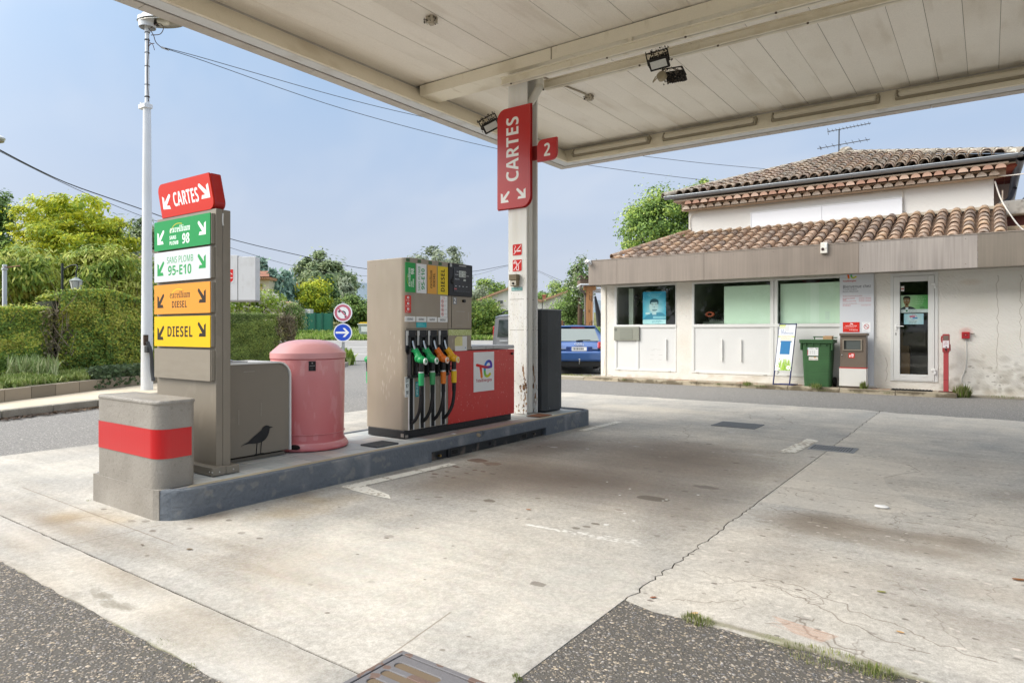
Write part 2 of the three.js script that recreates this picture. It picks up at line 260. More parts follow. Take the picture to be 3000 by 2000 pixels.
// the concrete: poured tone, tyre-darkened lane, drips, patches, hair cracks
function concrete(seed, X0, X1, Z0, Z1, w, h, marks, tone = 174) {                          // Z0 far (smaller z) at the top of the sheet
  return canvasTex(w, h, (g) => {
    const r = rng(seed), sx = w / (X1 - X0), sz = h / (Z1 - Z0), im = g.createImageData(w, h), d = im.data;
    for (let j = 0; j < h; j++) for (let i = 0; i < w; i++) {
      const x = X0 + i / sx, z = Z0 + j / sz, a = fbm(x * .8, z * .8, seed, 3), b = fbm(x * 4.2, z * 2.6, seed + 40, 3), c = hash2(i, j, seed), e = vnoise(x * 60, z * 60, seed + 7), f = fbm(x * 2.2, z * 15, seed + 60, 3);
      const k = tone + 30 * (a - .5) + 24 * (b - .5) + 28 * (c - .5) + 22 * (e - .5) + 20 * (f - .5), warm = (a - .5) * 10 + (b - .5) * 6, o = (j * w + i) * 4;
      d[o] = k + 2 + warm; d[o + 1] = k - 3 + warm * .4; d[o + 2] = k - 12 - warm * .5; d[o + 3] = 255;
    }
    g.putImageData(im, 0, 0);
    g.setTransform(sx, 0, 0, sz, -X0 * sx, -Z0 * sz);
    marks(g, r);
    g.setTransform(1, 0, 0, 1, 0, 0);
  });
}
function crack(g, r, x, z, a, len, wid, css, wander = .5, fork = .12) {
  g.strokeStyle = css; g.lineWidth = wid; g.beginPath(); g.moveTo(x, z); let t = a;
  for (let s = 0; s < len;) { const q = .015 + r() * r() * .05; a += (r() - .5) * .12; t = a + (r() - .5) * wander * 2.6; x += Math.cos(t) * q; z += Math.sin(t) * q; s += q; g.lineTo(x, z); if (r() < fork && len > .5) { g.stroke(); crack(g, r, x, z, t + (r() < .5 ? 1 : -1) * (.5 + r()), len * .35 * r(), wid * .7, css, wander, fork * .4); g.strokeStyle = css; g.lineWidth = wid; g.beginPath(); g.moveTo(x, z); } }
  g.stroke();
}
const padMap = concrete(5, -8.1, -1.36, -11.75, -1.62, 1600, 2048, (g, r) => {
  // lane worn dark beside the pump
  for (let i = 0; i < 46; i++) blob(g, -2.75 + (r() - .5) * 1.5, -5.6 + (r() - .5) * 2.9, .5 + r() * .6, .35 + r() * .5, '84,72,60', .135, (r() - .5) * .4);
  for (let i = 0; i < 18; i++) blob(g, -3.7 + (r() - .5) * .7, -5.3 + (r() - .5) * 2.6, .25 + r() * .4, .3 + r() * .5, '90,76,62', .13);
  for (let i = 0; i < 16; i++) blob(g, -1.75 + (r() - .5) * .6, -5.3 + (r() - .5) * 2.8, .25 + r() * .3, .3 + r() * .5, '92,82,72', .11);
  for (let i = 0; i < 10; i++) blob(g, -3.2 + (r() - .5) * .5, -2.25 + (r() - .5) * .5, .5 + r() * .3, .10 + r() * .1, '112,94,72', .10, -.1);
  for (let i = 0; i < 16; i++) blob(g, -6 + r() * 3.6, -1.7 - r() * .2, .7, .10, '104,92,76', .11);
  for (let i = 0; i < 24; i++) blob(g, -7 + r() * 4, -1.8 - r() * 1.5, .35 + r() * .5, .12 + r() * .2, r() < .5 ? '232,226,212' : '126,108,84', .10);
  for (let i = 0; i < 16; i++) blob(g, -2.3 + (r() - .5) * 1.4, -2.5 + (r() - .5) * 1.6, .4 + r() * .4, .2 + r() * .3, '226,220,208', .10);
  // darker rims by the island and rust
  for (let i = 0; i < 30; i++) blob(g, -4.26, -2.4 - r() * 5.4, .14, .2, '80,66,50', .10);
  for (let i = 0; i < 9; i++) blob(g, -4.1 + r() * .25, -2.6 - r() * .8, .2, .14, '150,118,66', .16);
  for (let i = 0; i < 12; i++) blob(g, -4.9 + (r() - .5) * .6, -1.95 + (r() - .5) * .3, .2, .12, '146,116,70', .12);
  blot(g, r, -4.03, -5.05, .13, .10, 'rgba(90,58,42,.55)', 12, .3); blot(g, r, -3.82, -5.0, .12, .08, 'rgba(92,62,46,.4)', 12, .3);
  for (let i = 0; i < 12; i++) blot(g, r, -3.9 + (r() - .5) * .5, -4.5 + (r() - .5) * .6, .018 + r() * .03, .014 + r() * .02, 'rgba(84,54,38,.6)');
  blot(g, r, -2.05, -4.66, .15, .07, 'rgba(78,70,60,.6)', 14, .2); blot(g, r, -1.85, -5.25, .12, .06, 'rgba(76,70,62,.45)', 14, .3); blot(g, r, -3.0, -3.9, .06, .045, 'rgba(98,88,74,.7)');
  for (let i = 0; i < 90; i++) { const k = .008 + r() * r() * .035; blot(g, r, -5.6 + r() * 4.0, -1.8 - r() * 3.2, k * 1.4, k, `rgba(${r() < .7 ? '112,104,94' : '96,88,76'},${.25 + r() * .5})`); }
  for (let i = 0; i < 60; i++) { const k = .006 + r() * .02; blot(g, r, -4 + r() * 2.6, -4 - r() * 4, k * 1.6, k, `rgba(84,74,64,${.2 + r() * .4})`); }
  for (let i = 0; i < 40; i++) { const k = .008 + r() * r() * .04; blot(g, r, -4 + r() * 2.2, -6 - r() * 2.5, k * 1.8, k * .8, `rgba(212,214,216,${.3 + r() * .4})`, 12, .5); }
  for (let i = 0; i < 9; i++) { const k = .01 + r() * .014; blot(g, r, -3.1 + r() * 1.4, -3.8 - r() * 1.2, k, k, 'rgba(226,226,224,.8)'); }
  // scuffed remnants of bay markings
  for (let i = 0; i < 120; i++) { const t = r(); blot(g, r, -2.42 + t * .78 + (r() - .5) * .05, -3.56 - t * .07 + (r() - .5) * (.02 + .09 * t), .012 + r() * .022, .006 + r() * .01, `rgba(228,226,220,${.3 + r() * .4})`, 8, .6); }
  // saw cuts and hair lines
  g.strokeStyle = 'rgba(96,84,68,.6)'; g.lineWidth = .006; g.beginPath(); g.moveTo(-6.3, -2.05); g.lineTo(-3.9, -2.02); g.moveTo(-4.92, -2.15); g.lineTo(-5.0, -1.62); g.moveTo(-4.35, -2.2); g.lineTo(-4.38, -1.62); g.moveTo(-1.85, -1.62); g.lineTo(-1.95, -2.25); g.stroke();
  for (let i = 0; i < 6; i++) crack(g, r, -4 + r() * 2, -8.6 - r() * 2.2, r() * 6, .8 + r(), .007, 'rgba(104,92,78,.55)');
  crack(g, r, -4.2, -8.45, -.08, 2.6, .012, 'rgba(112,100,86,.7)', .3, 0);
  // pale plastered patch far back
  blob(g, -4.6, -10, 1.4, .5, '220,208,186', .4); blob(g, -5.2, -9.4, .9, .25, '128,116,98', .22);
  for (let i = 0; i < 30; i++) blob(g, -8 + r() * 2.4, -2.2 - r() * 6, .3 + r() * .4, .3 + r() * .5, r() < .5 ? '214,206,190' : '128,116,100', .14);
});
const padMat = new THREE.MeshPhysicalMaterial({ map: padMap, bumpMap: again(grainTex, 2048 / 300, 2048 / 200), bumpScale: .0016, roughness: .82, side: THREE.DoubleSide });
const stripMap = concrete(9, -8.1, -1.3, -1.65, -1.25, 1600, 96, (g, r) => { for (let i = 0; i < 40; i++) blob(g, -6 + r() * 4.6, -1.3 - r() * .34, .3 + r() * .3, .05 + r() * .1, r() < .6 ? '120,104,82' : '222,214,200', .14); for (let i = 0; i < 14; i++) blot(g, r, -3.35 + (r() - .5) * .34, -1.42 + (r() - .5) * .05, .03 + r() * .07, .012 + r() * .03, 'rgba(128,120,108,.3)', 14, .5); for (let i = 0; i < 50; i++) blob(g, -8 + r() * 6.8, -1.315, .12, .02, r() < .5 ? '92,92,46' : '80,72,60', .35); });
const stripMat = new THREE.MeshPhysicalMaterial({ map: stripMap, bumpMap: again(grainTex, 16, 1), bumpScale: .0016, roughness: .84, side: THREE.DoubleSide });
const apronMap = concrete(21, -1.5, 6.0, -11.9, -2.7, 2048, 2048, (g, r) => {
  for (let i = 0; i < 60; i++) blob(g, -1 + r() * 6, -3 - r() * 6, .4 + r() * .7, .2 + r() * .4, r() < .55 ? '118,106,96' : '206,198,188', .14, (r() - .5));
  for (let i = 0; i < 120; i++) blob(g, -1.3 + r() * 6, -2.9 - r() * 8, .08 + r() * .3, .04 + r() * .12, r() < .6 ? '124,110,98' : '212,204,194', .16, (r() - .5) * .6);
  // worn dark lanes
  for (let i = 0; i < 60; i++) blob(g, .1 + r() * 3.2, -5.9 - r() * .8 - .0 * i, .3 + r() * .4, .10 + r() * .14, '92,82,74', .12, -.1);
  for (let i = 0; i < 36; i++) blob(g, -1.1 + r() * 1.1, -4.35 - r() * .55, .2 + r() * .25, .10 + r() * .14, '98,84,70', .13);
  for (let i = 0; i < 30; i++) blob(g, -.6 + r() * 2.6, -3.3 - r() * 1.3, .25 + r() * .3, .10 + r() * .14, '120,106,94', .13);
  blot(g, r, .62, -2.95, .22, .05, 'rgba(104,100,96,.6)', 16, .5); blot(g, r, .9, -2.98, .2, .04, 'rgba(104,100,96,.5)', 16, .5);
  // pale mortar patch with a broken rim
  g.fillStyle = 'rgba(206,200,186,.38)'; g.beginPath(); [[-1.36, -7.8], [-.95, -7.5], [-.6, -7.2], [-.55, -6.9], [-.75, -6.5], [-.72, -6.2], [-.5, -5.75], [-.3, -5.5], [-.62, -5.2], [-.8, -5.0], [-1.36, -5.05]].forEach((p, i) => g[i ? 'lineTo' : 'moveTo'](p[0] + (r() - .5) * .08, p[1] + (r() - .5) * .08)); g.fill();
  g.strokeStyle = 'rgba(104,94,80,.6)'; g.lineWidth = .008; g.beginPath(); [[-1.1, -7.45], [-.62, -7.25], [-.5, -6.95], [-.62, -6.75], [-.72, -6.5]].forEach((p, i) => g[i ? 'lineTo' : 'moveTo'](...p)); g.stroke();
  for (const [x, z, a, l, w] of [[-1.34, -5.62, .9, .5, .012], [-1.3, -5.6, .2, 2.2, .010], [-1.0, -5.9, .4, .6, .009], [-.5, -5.3, 1.4, .9, .01], [-.1, -5.1, 1.1, .8, .009], [.3, -5.3, 2.2, .7, .008], [-1.3, -4.92, .1, 1.0, .016], [-1.0, -3.5, .3, 1.4, .012], [-.9, -3.4, .6, 1.0, .013], [-.7, -3.1, .9, .45, .018], [-.62, -3.12, 2.5, .3, .012], [-1.25, -3.4, .2, .8, .009], [.4, -6.9, .06, 2.6, .014], [1.1, -5.2, -1.9, .7, .016], [.2, -9.8, .2, 1.6, .01], [-1.2, -9.5, .4, 1.5, .01], [-.6, -3.0, .55, .5, .014], [-1.2, -2.95, -.6, .4, .01]]) crack(g, r, x, z, a, l * .9, w * .5, 'rgba(100,89,78,.55)', .8, .06);
  for (let i = 0; i < 7; i++) crack(g, r, -1.3 + r() * 1.6, -3 - r() * 2.6, r() * 6, .2 + r() * .4, .004, 'rgba(104,94,84,.45)', .8, .04);
  // pits and aggregate showing
  for (let i = 0; i < 1500; i++) { const k = .004 + r() * .011; blot(g, r, -1.4 + r() * 4, -2.8 - r() * 5, k * 1.6, k, r() < .5 ? `rgba(214,206,196,${.3 + r() * .5})` : `rgba(102,94,86,${.3 + r() * .4})`, 6); }
  g.fillStyle = 'rgba(180,140,118,.35)'; g.beginPath(); g.moveTo(-.78, -3.05); g.lineTo(-.5, -3.0); g.lineTo(-.55, -2.9); g.lineTo(-.66, -2.92); g.fill(); g.strokeStyle = 'rgba(198,160,140,.35)'; g.lineWidth = .008; for (let i = 0; i < 4; i++) { g.beginPath(); g.moveTo(-.76, -3.04 + i * .03); g.lineTo(-.54, -3.0 + i * .026); g.stroke(); }
  for (let i = 0; i < 26; i++) blob(g, -1 + r() * 2, -2.78 - r() * .06, .14, .03, r() < .5 ? '96,98,50' : '96,86,74', .3);
  for (let i = 0; i < 160; i++) { const k = .01 + r() * r() * .05; blot(g, r, -1.3 + r() * 5, -2.9 - r() * 7, k * 2.2, k, `rgba(${r() < .6 ? '120,110,100' : '206,200,190'},${.12 + r() * .25})`, 12, .6); }
}, 178);
const apronMat = new THREE.MeshPhysicalMaterial({ map: apronMap, bumpMap: again(grainTex, 2048 / 260, 2048 / 230), bumpScale: .003, roughness: .85, side: THREE.DoubleSide });
const uvTo = (g, X0, X1, Z0, Z1) => { const p = g.attributes.position, u = new Float32Array(p.count * 2); for (let i = 0; i < p.count; i++) { u[2 * i] = (p.getX(i) - X0) / (X1 - X0); u[2 * i + 1] = 1 - (p.getZ(i) - Z0) / (Z1 - Z0); } g.setAttribute('uv', new THREE.BufferAttribute(u, 2)); return g; };

// ---------------------------------------------------------------- ground
const rg = rng(77);
const jag = (a, b, n, amp) => Array.from({ length: n }, (_, i) => { const t = i / n, w = amp * (rg() - .5) * 2; return [lerp(a[0], b[0], t) + (Math.abs(b[1] - a[1]) > Math.abs(b[0] - a[0]) ? w : 0), lerp(a[1], b[1], t) + (Math.abs(b[1] - a[1]) > Math.abs(b[0] - a[0]) ? 0 : w)]; });
const flat = (pts) => new THREE.ShapeGeometry(poly(pts.map(([x, z]) => [x, -z]))).rotateX(-Math.PI / 2);
setting('ground', uvXZ(new THREE.PlaneGeometry(3000, 3000).rotateX(-Math.PI / 2).translate(0, -.06, -300)), mat('#6f6a55', .95));
setting('asphalt', uvXZ(flat([[-34, 14], [30, 14], [30, -40], [-34, -40]]).translate(0, -.008, 0)), tarMat);
setting('asphalt', uvXZ(flat([[-9.5, -1.42], [-1.38, -1.42], [-1.38, 3], [-9.5, 3]]).translate(0, -.003, 0)), pebbleMat);
setting('asphalt', uvXZ(flat([[-1.42, -2.95], [6, -2.95], [6, 3], [-1.42, 3]]).translate(0, -.0035, 0)), pebbleMat);
const yard = new THREE.Group(); yard.name = 'concrete_yard'; yard.userData.kind = 'structure'; scene.add(yard); bases.set(yard, [0, 0, 0]);
const slab = (pts, m, X) => part(yard, 'concrete_slab', uvTo(plan(poly(pts.map(([x, z]) => [x, -z])), -.05, 0), ...X), m);
slab([...jag([-8.05, -1.645], [-1.385, -1.645], 90, .004), [-1.385, -1.645], [-1.385, -1.335], ...jag([-1.385, -1.325], [-8.05, -1.32], 110, .006)], stripMat, [-8.1, -1.3, -1.65, -1.25]);
const joint = [...jag([-1.372, -2.83], [-1.378, -4.9], 52, .014), [-1.379, -5.0], [-1.379, -7.6], ...jag([-1.379, -7.9], [-1.382, -11.8], 60, .012)];
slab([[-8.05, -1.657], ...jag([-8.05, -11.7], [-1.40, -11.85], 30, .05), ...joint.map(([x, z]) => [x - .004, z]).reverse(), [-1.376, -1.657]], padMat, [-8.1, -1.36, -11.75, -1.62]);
slab([...joint.map(([x, z]) => [x + .004, z]), ...jag([-1.37, -11.75], [6, -11.5], 30, .09), [6, -2.7], ...jag([6, -2.72], [-1.3, -2.80], 90, .014)], apronMat, [-1.5, 6, -11.9, -2.7]);
// dirt that fills the joints
setting('joint_dirt', [flat([[-8, -1.668], [-1.37, -1.668], [-1.37, -1.636], [-8, -1.636]]).translate(0, -.006, 0), flat([[-1.41, -11.9], [-1.35, -11.9], [-1.35, -2.83], [-1.41, -2.83]]).translate(0, -.006, 0)], mat('#3a332b', .95));
// painted bay corners
const paint = new THREE.MeshPhysicalMaterial({ roughness: .8, side: THREE.DoubleSide, map: pixelTex(256, 256, (u, v, x, y) => { const k = fbm(u * 26, v * 26, 61, 4), e = fbm(u * 5, v * 5, 12, 3); return k + e * .5 > .87 ? [178, 168, 152] : [226 + 14 * (hash2(x, y, 4) - .5), 222, 210]; }) });
setting('bay_marking', uvXZ(flat([[-4.24, -3.53], [-4.16, -4.78], [-4.055, -4.77], [-4.10, -3.68], [-3.72, -3.58], [-3.62, -3.5], [-3.9, -3.5]]).translate(0, .004, 0), 1.2), paint);
setting('bay_marking', uvXZ(flat([[-4.22, -7.28], [-4.2, -8.3], [-4.09, -8.3], [-4.11, -7.28]]).translate(0, .004, 0), 1.2), paint);
setting('bay_marking', uvXZ(flat([[-1.78, -7.2], [-1.62, -7.22], [-1.58, -8.2], [-1.72, -8.3]]).translate(0, .004, 0), 1.2), paint);

// drains and covers
{ // cast iron gully grate at the very front
  const t = thing('drain_grate', 'rusty cast iron gully grate with long slots at the bottom edge', 'drain grate', [-1.58, 0, -1.55]);
  const x0 = -1.86, x1 = -1.28, z0 = -1.86, z1 = -1.28, hole = (x, z) => { const p = new THREE.Path(); p.absarc(x - .09, -z, .019, Math.PI / 2, 1.5 * Math.PI, false); p.absarc(x + .09, -z, .019, -Math.PI / 2, Math.PI / 2, false); return p; };
  const s = rrShape(x0 + .025, x1 - .025, -z1 + .025, -z0 - .025, .008); for (const cx of [-1.70, -1.44]) for (let i = 0; i < 7; i++) s.holes.push(hole(cx, z0 + .085 + i * .068));
  const iron = new THREE.MeshPhysicalMaterial({ roughness: .6, metalness: .25, side: THREE.DoubleSide, map: pixelTex(256, 256, (u, v, x, y) => { const k = fbm(u * 9, v * 9, 71, 4), n = 12 * (hash2(x, y, 9) - .5); return k > .6 ? [118 + n, 98 + n, 88 + n] : [120 + n, 118 + n, 120 + n]; }) });
  part(t, 'grate', uvXZ(plan(s, -.03, .006, .003), 1.6), iron);
  const fr = rrShape(x0, x1, -z1, -z0, .006); fr.holes.push(rrShape(x0 + .022, x1 - .022, -z1 + .022, -z0 - .022, .006)); part(t, 'frame', uvXZ(plan(fr, -.03, .009, .002), 1.6), iron);
  part(t, 'silt', flat([[x0, z0], [x1, z0], [x1, z1], [x0, z1]]).translate(0, .0015, 0), mat('#6e5f4c', .95));
}
function slotCover(name, label, x0, x1, z0, z1, along, hex) {
  const t = thing(name, label, 'drain cover', [(x0 + x1) / 2, 0, (z0 + z1) / 2], 'covers set in the forecourt'), m = mat(hex, .7, .2);
  part(t, 'frame', [box(x0, x1, -.01, .008, z0, z0 + .02), box(x0, x1, -.01, .008, z1 - .02, z1), box(x0, x0 + .02, -.01, .008, z0 + .02, z1 - .02), box(x1 - .02, x1, -.01, .008, z0 + .02, z1 - .02)], m);
  part(t, 'pit', flat([[x0, z0], [x1, z0], [x1, z1], [x0, z1]]).translate(0, .002, 0), mat('#1d1c1b', .9));
  const bars = []; if (along) for (let x = x0 + .035; x < x1 - .02; x += .028) bars.push(box(x, x + .016, .002, .009, z0 + .02, z1 - .02)); else for (let z = z0 + .035; z < z1 - .02; z += .028) bars.push(box(x0 + .02, x1 - .02, .002, .009, z, z + .017));
  part(t, 'bars', bars, m);
}
slotCover('drain_cover', 'grey slotted channel cover on the crack between two slabs', -1.57, -1.13, -7.9, -7.56, true, '#8d8f91');
slotCover('drain_cover', 'dark grey hatched cover out in the open yard towards the shop', -3.0, -2.44, -9.18, -8.7, false, '#6b6f73');
slotCover('drain_cover', 'small dark grate on the island between the pink bin and pump', -4.72, -4.5, -4.45, -4.18, false, '#55585a');
scene.children[scene.children.length - 1].position.y = .2;

// pavement, kerb and the low block wall on the left
const kerbLine = [[-10.6, -.8], [-11.43, -3.45], [-11.93, -4.91], [-13.0, -8], [-14.9, -11.2], [-17.2, -14.2], [-19.3, -16.5]];
{
  const inner = kerbLine.map(([x, z]) => [x - .16, z + .05]);
  const stone = new THREE.MeshPhysicalMaterial({ roughness: .9, side: THREE.DoubleSide, bumpMap: again(grainTex, 3, 3), bumpScale: .004, map: pixelTex(256, 256, (u, v, x, y) => { const k = 152 + 40 * (fbm(u * 5, v * 5, 51, 4) - .5) + 26 * (hash2(x, y, 5) - .5); return [k + 4, k - 3, k - 16]; }) });
  const walk = new THREE.MeshPhysicalMaterial({ roughness: .9, side: THREE.DoubleSide, map: pixelTex(512, 512, (u, v, x, y) => { const k = 190 + 34 * (fbm(u * 6, v * 6, 52, 4) - .5) + 30 * (hash2(x, y, 6) - .5); return [k + 8, k - 6, k - 28]; }) });
  const kerb = new THREE.Group(); kerb.name = 'kerb'; kerb.userData.kind = 'structure'; scene.add(kerb); bases.set(kerb, [0, 0, 0]);
  for (let i = 0; i < kerbLine.length - 1; i++) {
    const a = kerbLine[i], b = kerbLine[i + 1], L = Math.hypot(b[0] - a[0], b[1] - a[1]), n = Math.max(1, Math.round(L / 1.0));
    for (let k = 0; k < n; k++) {
      const s = [lerp(a[0], b[0], k / n), lerp(a[1], b[1], k / n)], e = [lerp(a[0], b[0], (k + 1) / n), lerp(a[1], b[1], (k + 1) / n)], l = Math.hypot(e[0] - s[0], e[1] - s[1]);
      const g = uvBox(new RoundedBoxGeometry(l - .008, .2, .15, 2, .018)); const o = piece(kerb, 'kerbstone', g, stone, [(s[0] + e[0]) / 2 - .07, .025, (s[1] + e[1]) / 2], [0, Math.atan2(-(e[1] - s[1]), e[0] - s[0]), 0]);
      o.position.y += (rg() - .5) * .006;
    }
  }
  setting('pavement', uvXZ(plan(poly([...kerbLine.map(([x, z]) => [x - .12, -z]), [-30, 19], [-34, 12], [-24, 6], [-18, 0], [-14, -2]]), -.04, .115), .6), walk);
  const wallLine = [[-11.9, -2.2], [-12.9, -3.9], [-13.45, -4.82], [-14.07, -5.81], [-14.72, -6.94], [-16.2, -9.3], [-18.2, -12.2]];
  const t = thing('low_wall', 'low wall of brown concrete blocks holding back the hedge bed', 'wall', [-14.07, .115, -5.81]);
  for (let i = 0; i < wallLine.length - 1; i++) {
    const a = wallLine[i], b = wallLine[i + 1], L = Math.hypot(b[0] - a[0], b[1] - a[1]), n = Math.max(1, Math.round(L / .5));
    for (let k = 0; k < n; k++) { const s = [lerp(a[0], b[0], k / n), lerp(a[1], b[1], k / n)], e = [lerp(a[0], b[0], (k + 1) / n), lerp(a[1], b[1], (k + 1) / n)], l = Math.hypot(e[0] - s[0], e[1] - s[1]); piece(t, 'wall_block', uvBox(new RoundedBoxGeometry(l - .007, .21, .14, 2, .012)), mat(['#8a8070', '#7d7465', '#938877'][(rg() * 3) | 0], .95), [(s[0] + e[0]) / 2, .215 + (rg() - .5) * .01, (s[1] + e[1]) / 2], [0, Math.atan2(-(e[1] - s[1]), e[0] - s[0]), 0]); }
  }
  setting('hedge_bed', flat([...wallLine, [-30, -10], [-26, 0], [-16, -.5]]).translate(0, .27, 0), mat('#5a4d38', .95));
  // litter along the kerb foot
  const lp = [[.12, .07, .03], [.18, .11, .05], [.08, .05, .03]];
  setting('leaf_litter', foliage(91, 1400, (r) => { const k = (r() * 3) | 0, f = r(), a = kerbLine[k], b = kerbLine[k + 1]; return [lerp(a[0], b[0], f) + .02 + r() * r() * .35, .008 + r() * .01, lerp(a[1], b[1], f), 0, 3, 0]; }, [.02, .05], lp), leafMat, 'stuff');
}
// the road beyond, its verge and the rising land
const slope = (d) => d < 28 ? 0 : d < 46 ? (d - 28) * .034 : .612 + (d - 46) * .045;
function band(d0, d1, n, u0, u1, lift) { const P = [], I = [], nu = 16; for (let i = 0; i <= n; i++) for (let j = 0; j <= nu; j++) { const d = lerp(d0, d1, i / n); P.push(...fwd(lerp(u0, u1, j / nu) * (d / 60 + .4), d, slope(d) + lift)); } for (let i = 0; i < n; i++) for (let j = 0; j < nu; j++) { const a = i * (nu + 1) + j, b = a + nu + 1; I.push(a, a + 1, b, b, a + 1, b + 1); } const g = new THREE.BufferGeometry(); g.setAttribute('position', new THREE.Float32BufferAttribute(P, 3)); g.setIndex(I); g.computeVertexNormals(); return uvXZ(g); }
setting('road', band(28, 46, 4, -70, 60, .012), roadMat);
setting('road_marking', [band(32.0, 32.13, 1, -60, 60, .018), band(38, 38.2, 1, -60, 60, .018)], mat('#e4e2dc', .8));
setting('terrain', band(46, 160, 12, -120, 120, .0), mat('#6c6a3a', .95));
setting('gravel_pull_in', band(47.5, 52, 2, -14, -8, .03), mat('#b9ad98', .95));
function grass(seed, n, sample, s, pal) { return foliage(seed, n, (r) => { const [x, y, z] = sample(r); return [x, y, z, (r() - .5) * 2, -.2, (r() - .5) * 2]; }, s, pal, { long: 3.2, droop: -2.4, up: 0 }); }
const grassPal = [[.16, .26, .04], [.24, .33, .06], [.32, .38, .12], [.11, .19, .03]];
setting('verge_grass', grass(3, 42000, (r) => { const d = 46 + r() * r() * 24, u = (r() * 2 - 1) * 24 - 3; return fwd(u, d, slope(d) + .06 + r() * .14); }, [.05, .13], grassPal), leafMat, 'stuff');
setting('bed_grass', grass(4, 9000, (r) => { const t = r(), k = 1 + t * 2.8, i = Math.floor(k), f = k - i, wl = [[-11.9, -2.2], [-12.9, -3.9], [-13.45, -4.82], [-14.07, -5.81], [-14.72, -6.94]], b = r() * 1.15 + .1; return [lerp(wl[i][0], wl[Math.min(4, i + 1)][0], f) - b, .30 + r() * .07 + b * .05, lerp(wl[i][1], wl[Math.min(4, i + 1)][1], f) - b * .3]; }, [.03, .07], [[.20, .26, .07], [.28, .32, .12], [.13, .19, .04]]), leafMat, 'stuff');
{ const p = [[-19.6, -16.3], [-20.6, -16.8], [-22.4, -16.6], [-21, -14.5], [-19.4, -15]]; setting('verge_corner_grass', grass(6, 2600, (r) => [-20.4 + (r() - .5) * 2.2, .15 + r() * .2, -16 + (r() - .5) * 1.6], [.1, .24], grassPal), leafMat, 'stuff'); }
{ // far ridge, distant haze painted into its blue grey colour
  const P = [], I = []; for (let i = 0; i <= 60; i++) { const u = -900 + i * 30, h = 48 + 62 * fbm(i * .17, 3, 8, 4) + 22 * Math.exp(-(((u + 330) / 120) ** 2)); P.push(...fwd(u, 1500, -5), ...fwd(u, 1500 + 40, h), ...fwd(u, 2100, -5)); }
  for (let i = 0; i < 60; i++) for (const [a, b] of [[0, 1], [1, 2]]) { const q = i * 3; I.push(q + a, q + 3 + a, q + b, q + b, q + 3 + a, q + 3 + b); }
  const g = new THREE.BufferGeometry(); g.setAttribute('position', new THREE.Float32BufferAttribute(P, 3)); g.setIndex(I); g.computeVertexNormals(); setting('hills', g, mat('#75848f', 1));
}
// ---------------------------------------------------------------- canopy over the pumps
const grime = (seed, base, dirt, amt = 1) => pixelTex(512, 512, (u, v, x, y) => { const a = fbm(u * 3, v * 3, seed, 5), b = fbm(u * 14, v * 5, seed + 9, 4), s = smooth(.5, .78, a) * .45 * amt + smooth(.62, .85, b) * .4 * amt, n = 1 + .05 * (hash2(x, y, seed) - .5); return base.map((q, i) => lerp(q, dirt[i], s) * n); });
const ceilTex = grime(31, [248, 242, 230], [204, 192, 172], .6), creamTex = grime(33, [240, 232, 212], [184, 168, 138], .8);
const ceilMats = [0, 1, 2, 3, 4].map((i) => { const t = ceilTex.clone(); t.repeat.set(.45, .2); t.offset.set(i * .37, i * .21); return new THREE.MeshPhysicalMaterial({ map: t, roughness: .38 + .04 * i, side: THREE.DoubleSide, color: new THREE.Color().setScalar(.965 + .008 * i) }); });
const creamMat = new THREE.MeshPhysicalMaterial({ map: again(creamTex, .6, .6), roughness: .5, side: THREE.DoubleSide });
const greyWhite = new THREE.MeshPhysicalMaterial({ map: again(grime(35, [214, 216, 216], [160, 146, 124], .6), .8, .8), roughness: .45, side: THREE.DoubleSide });
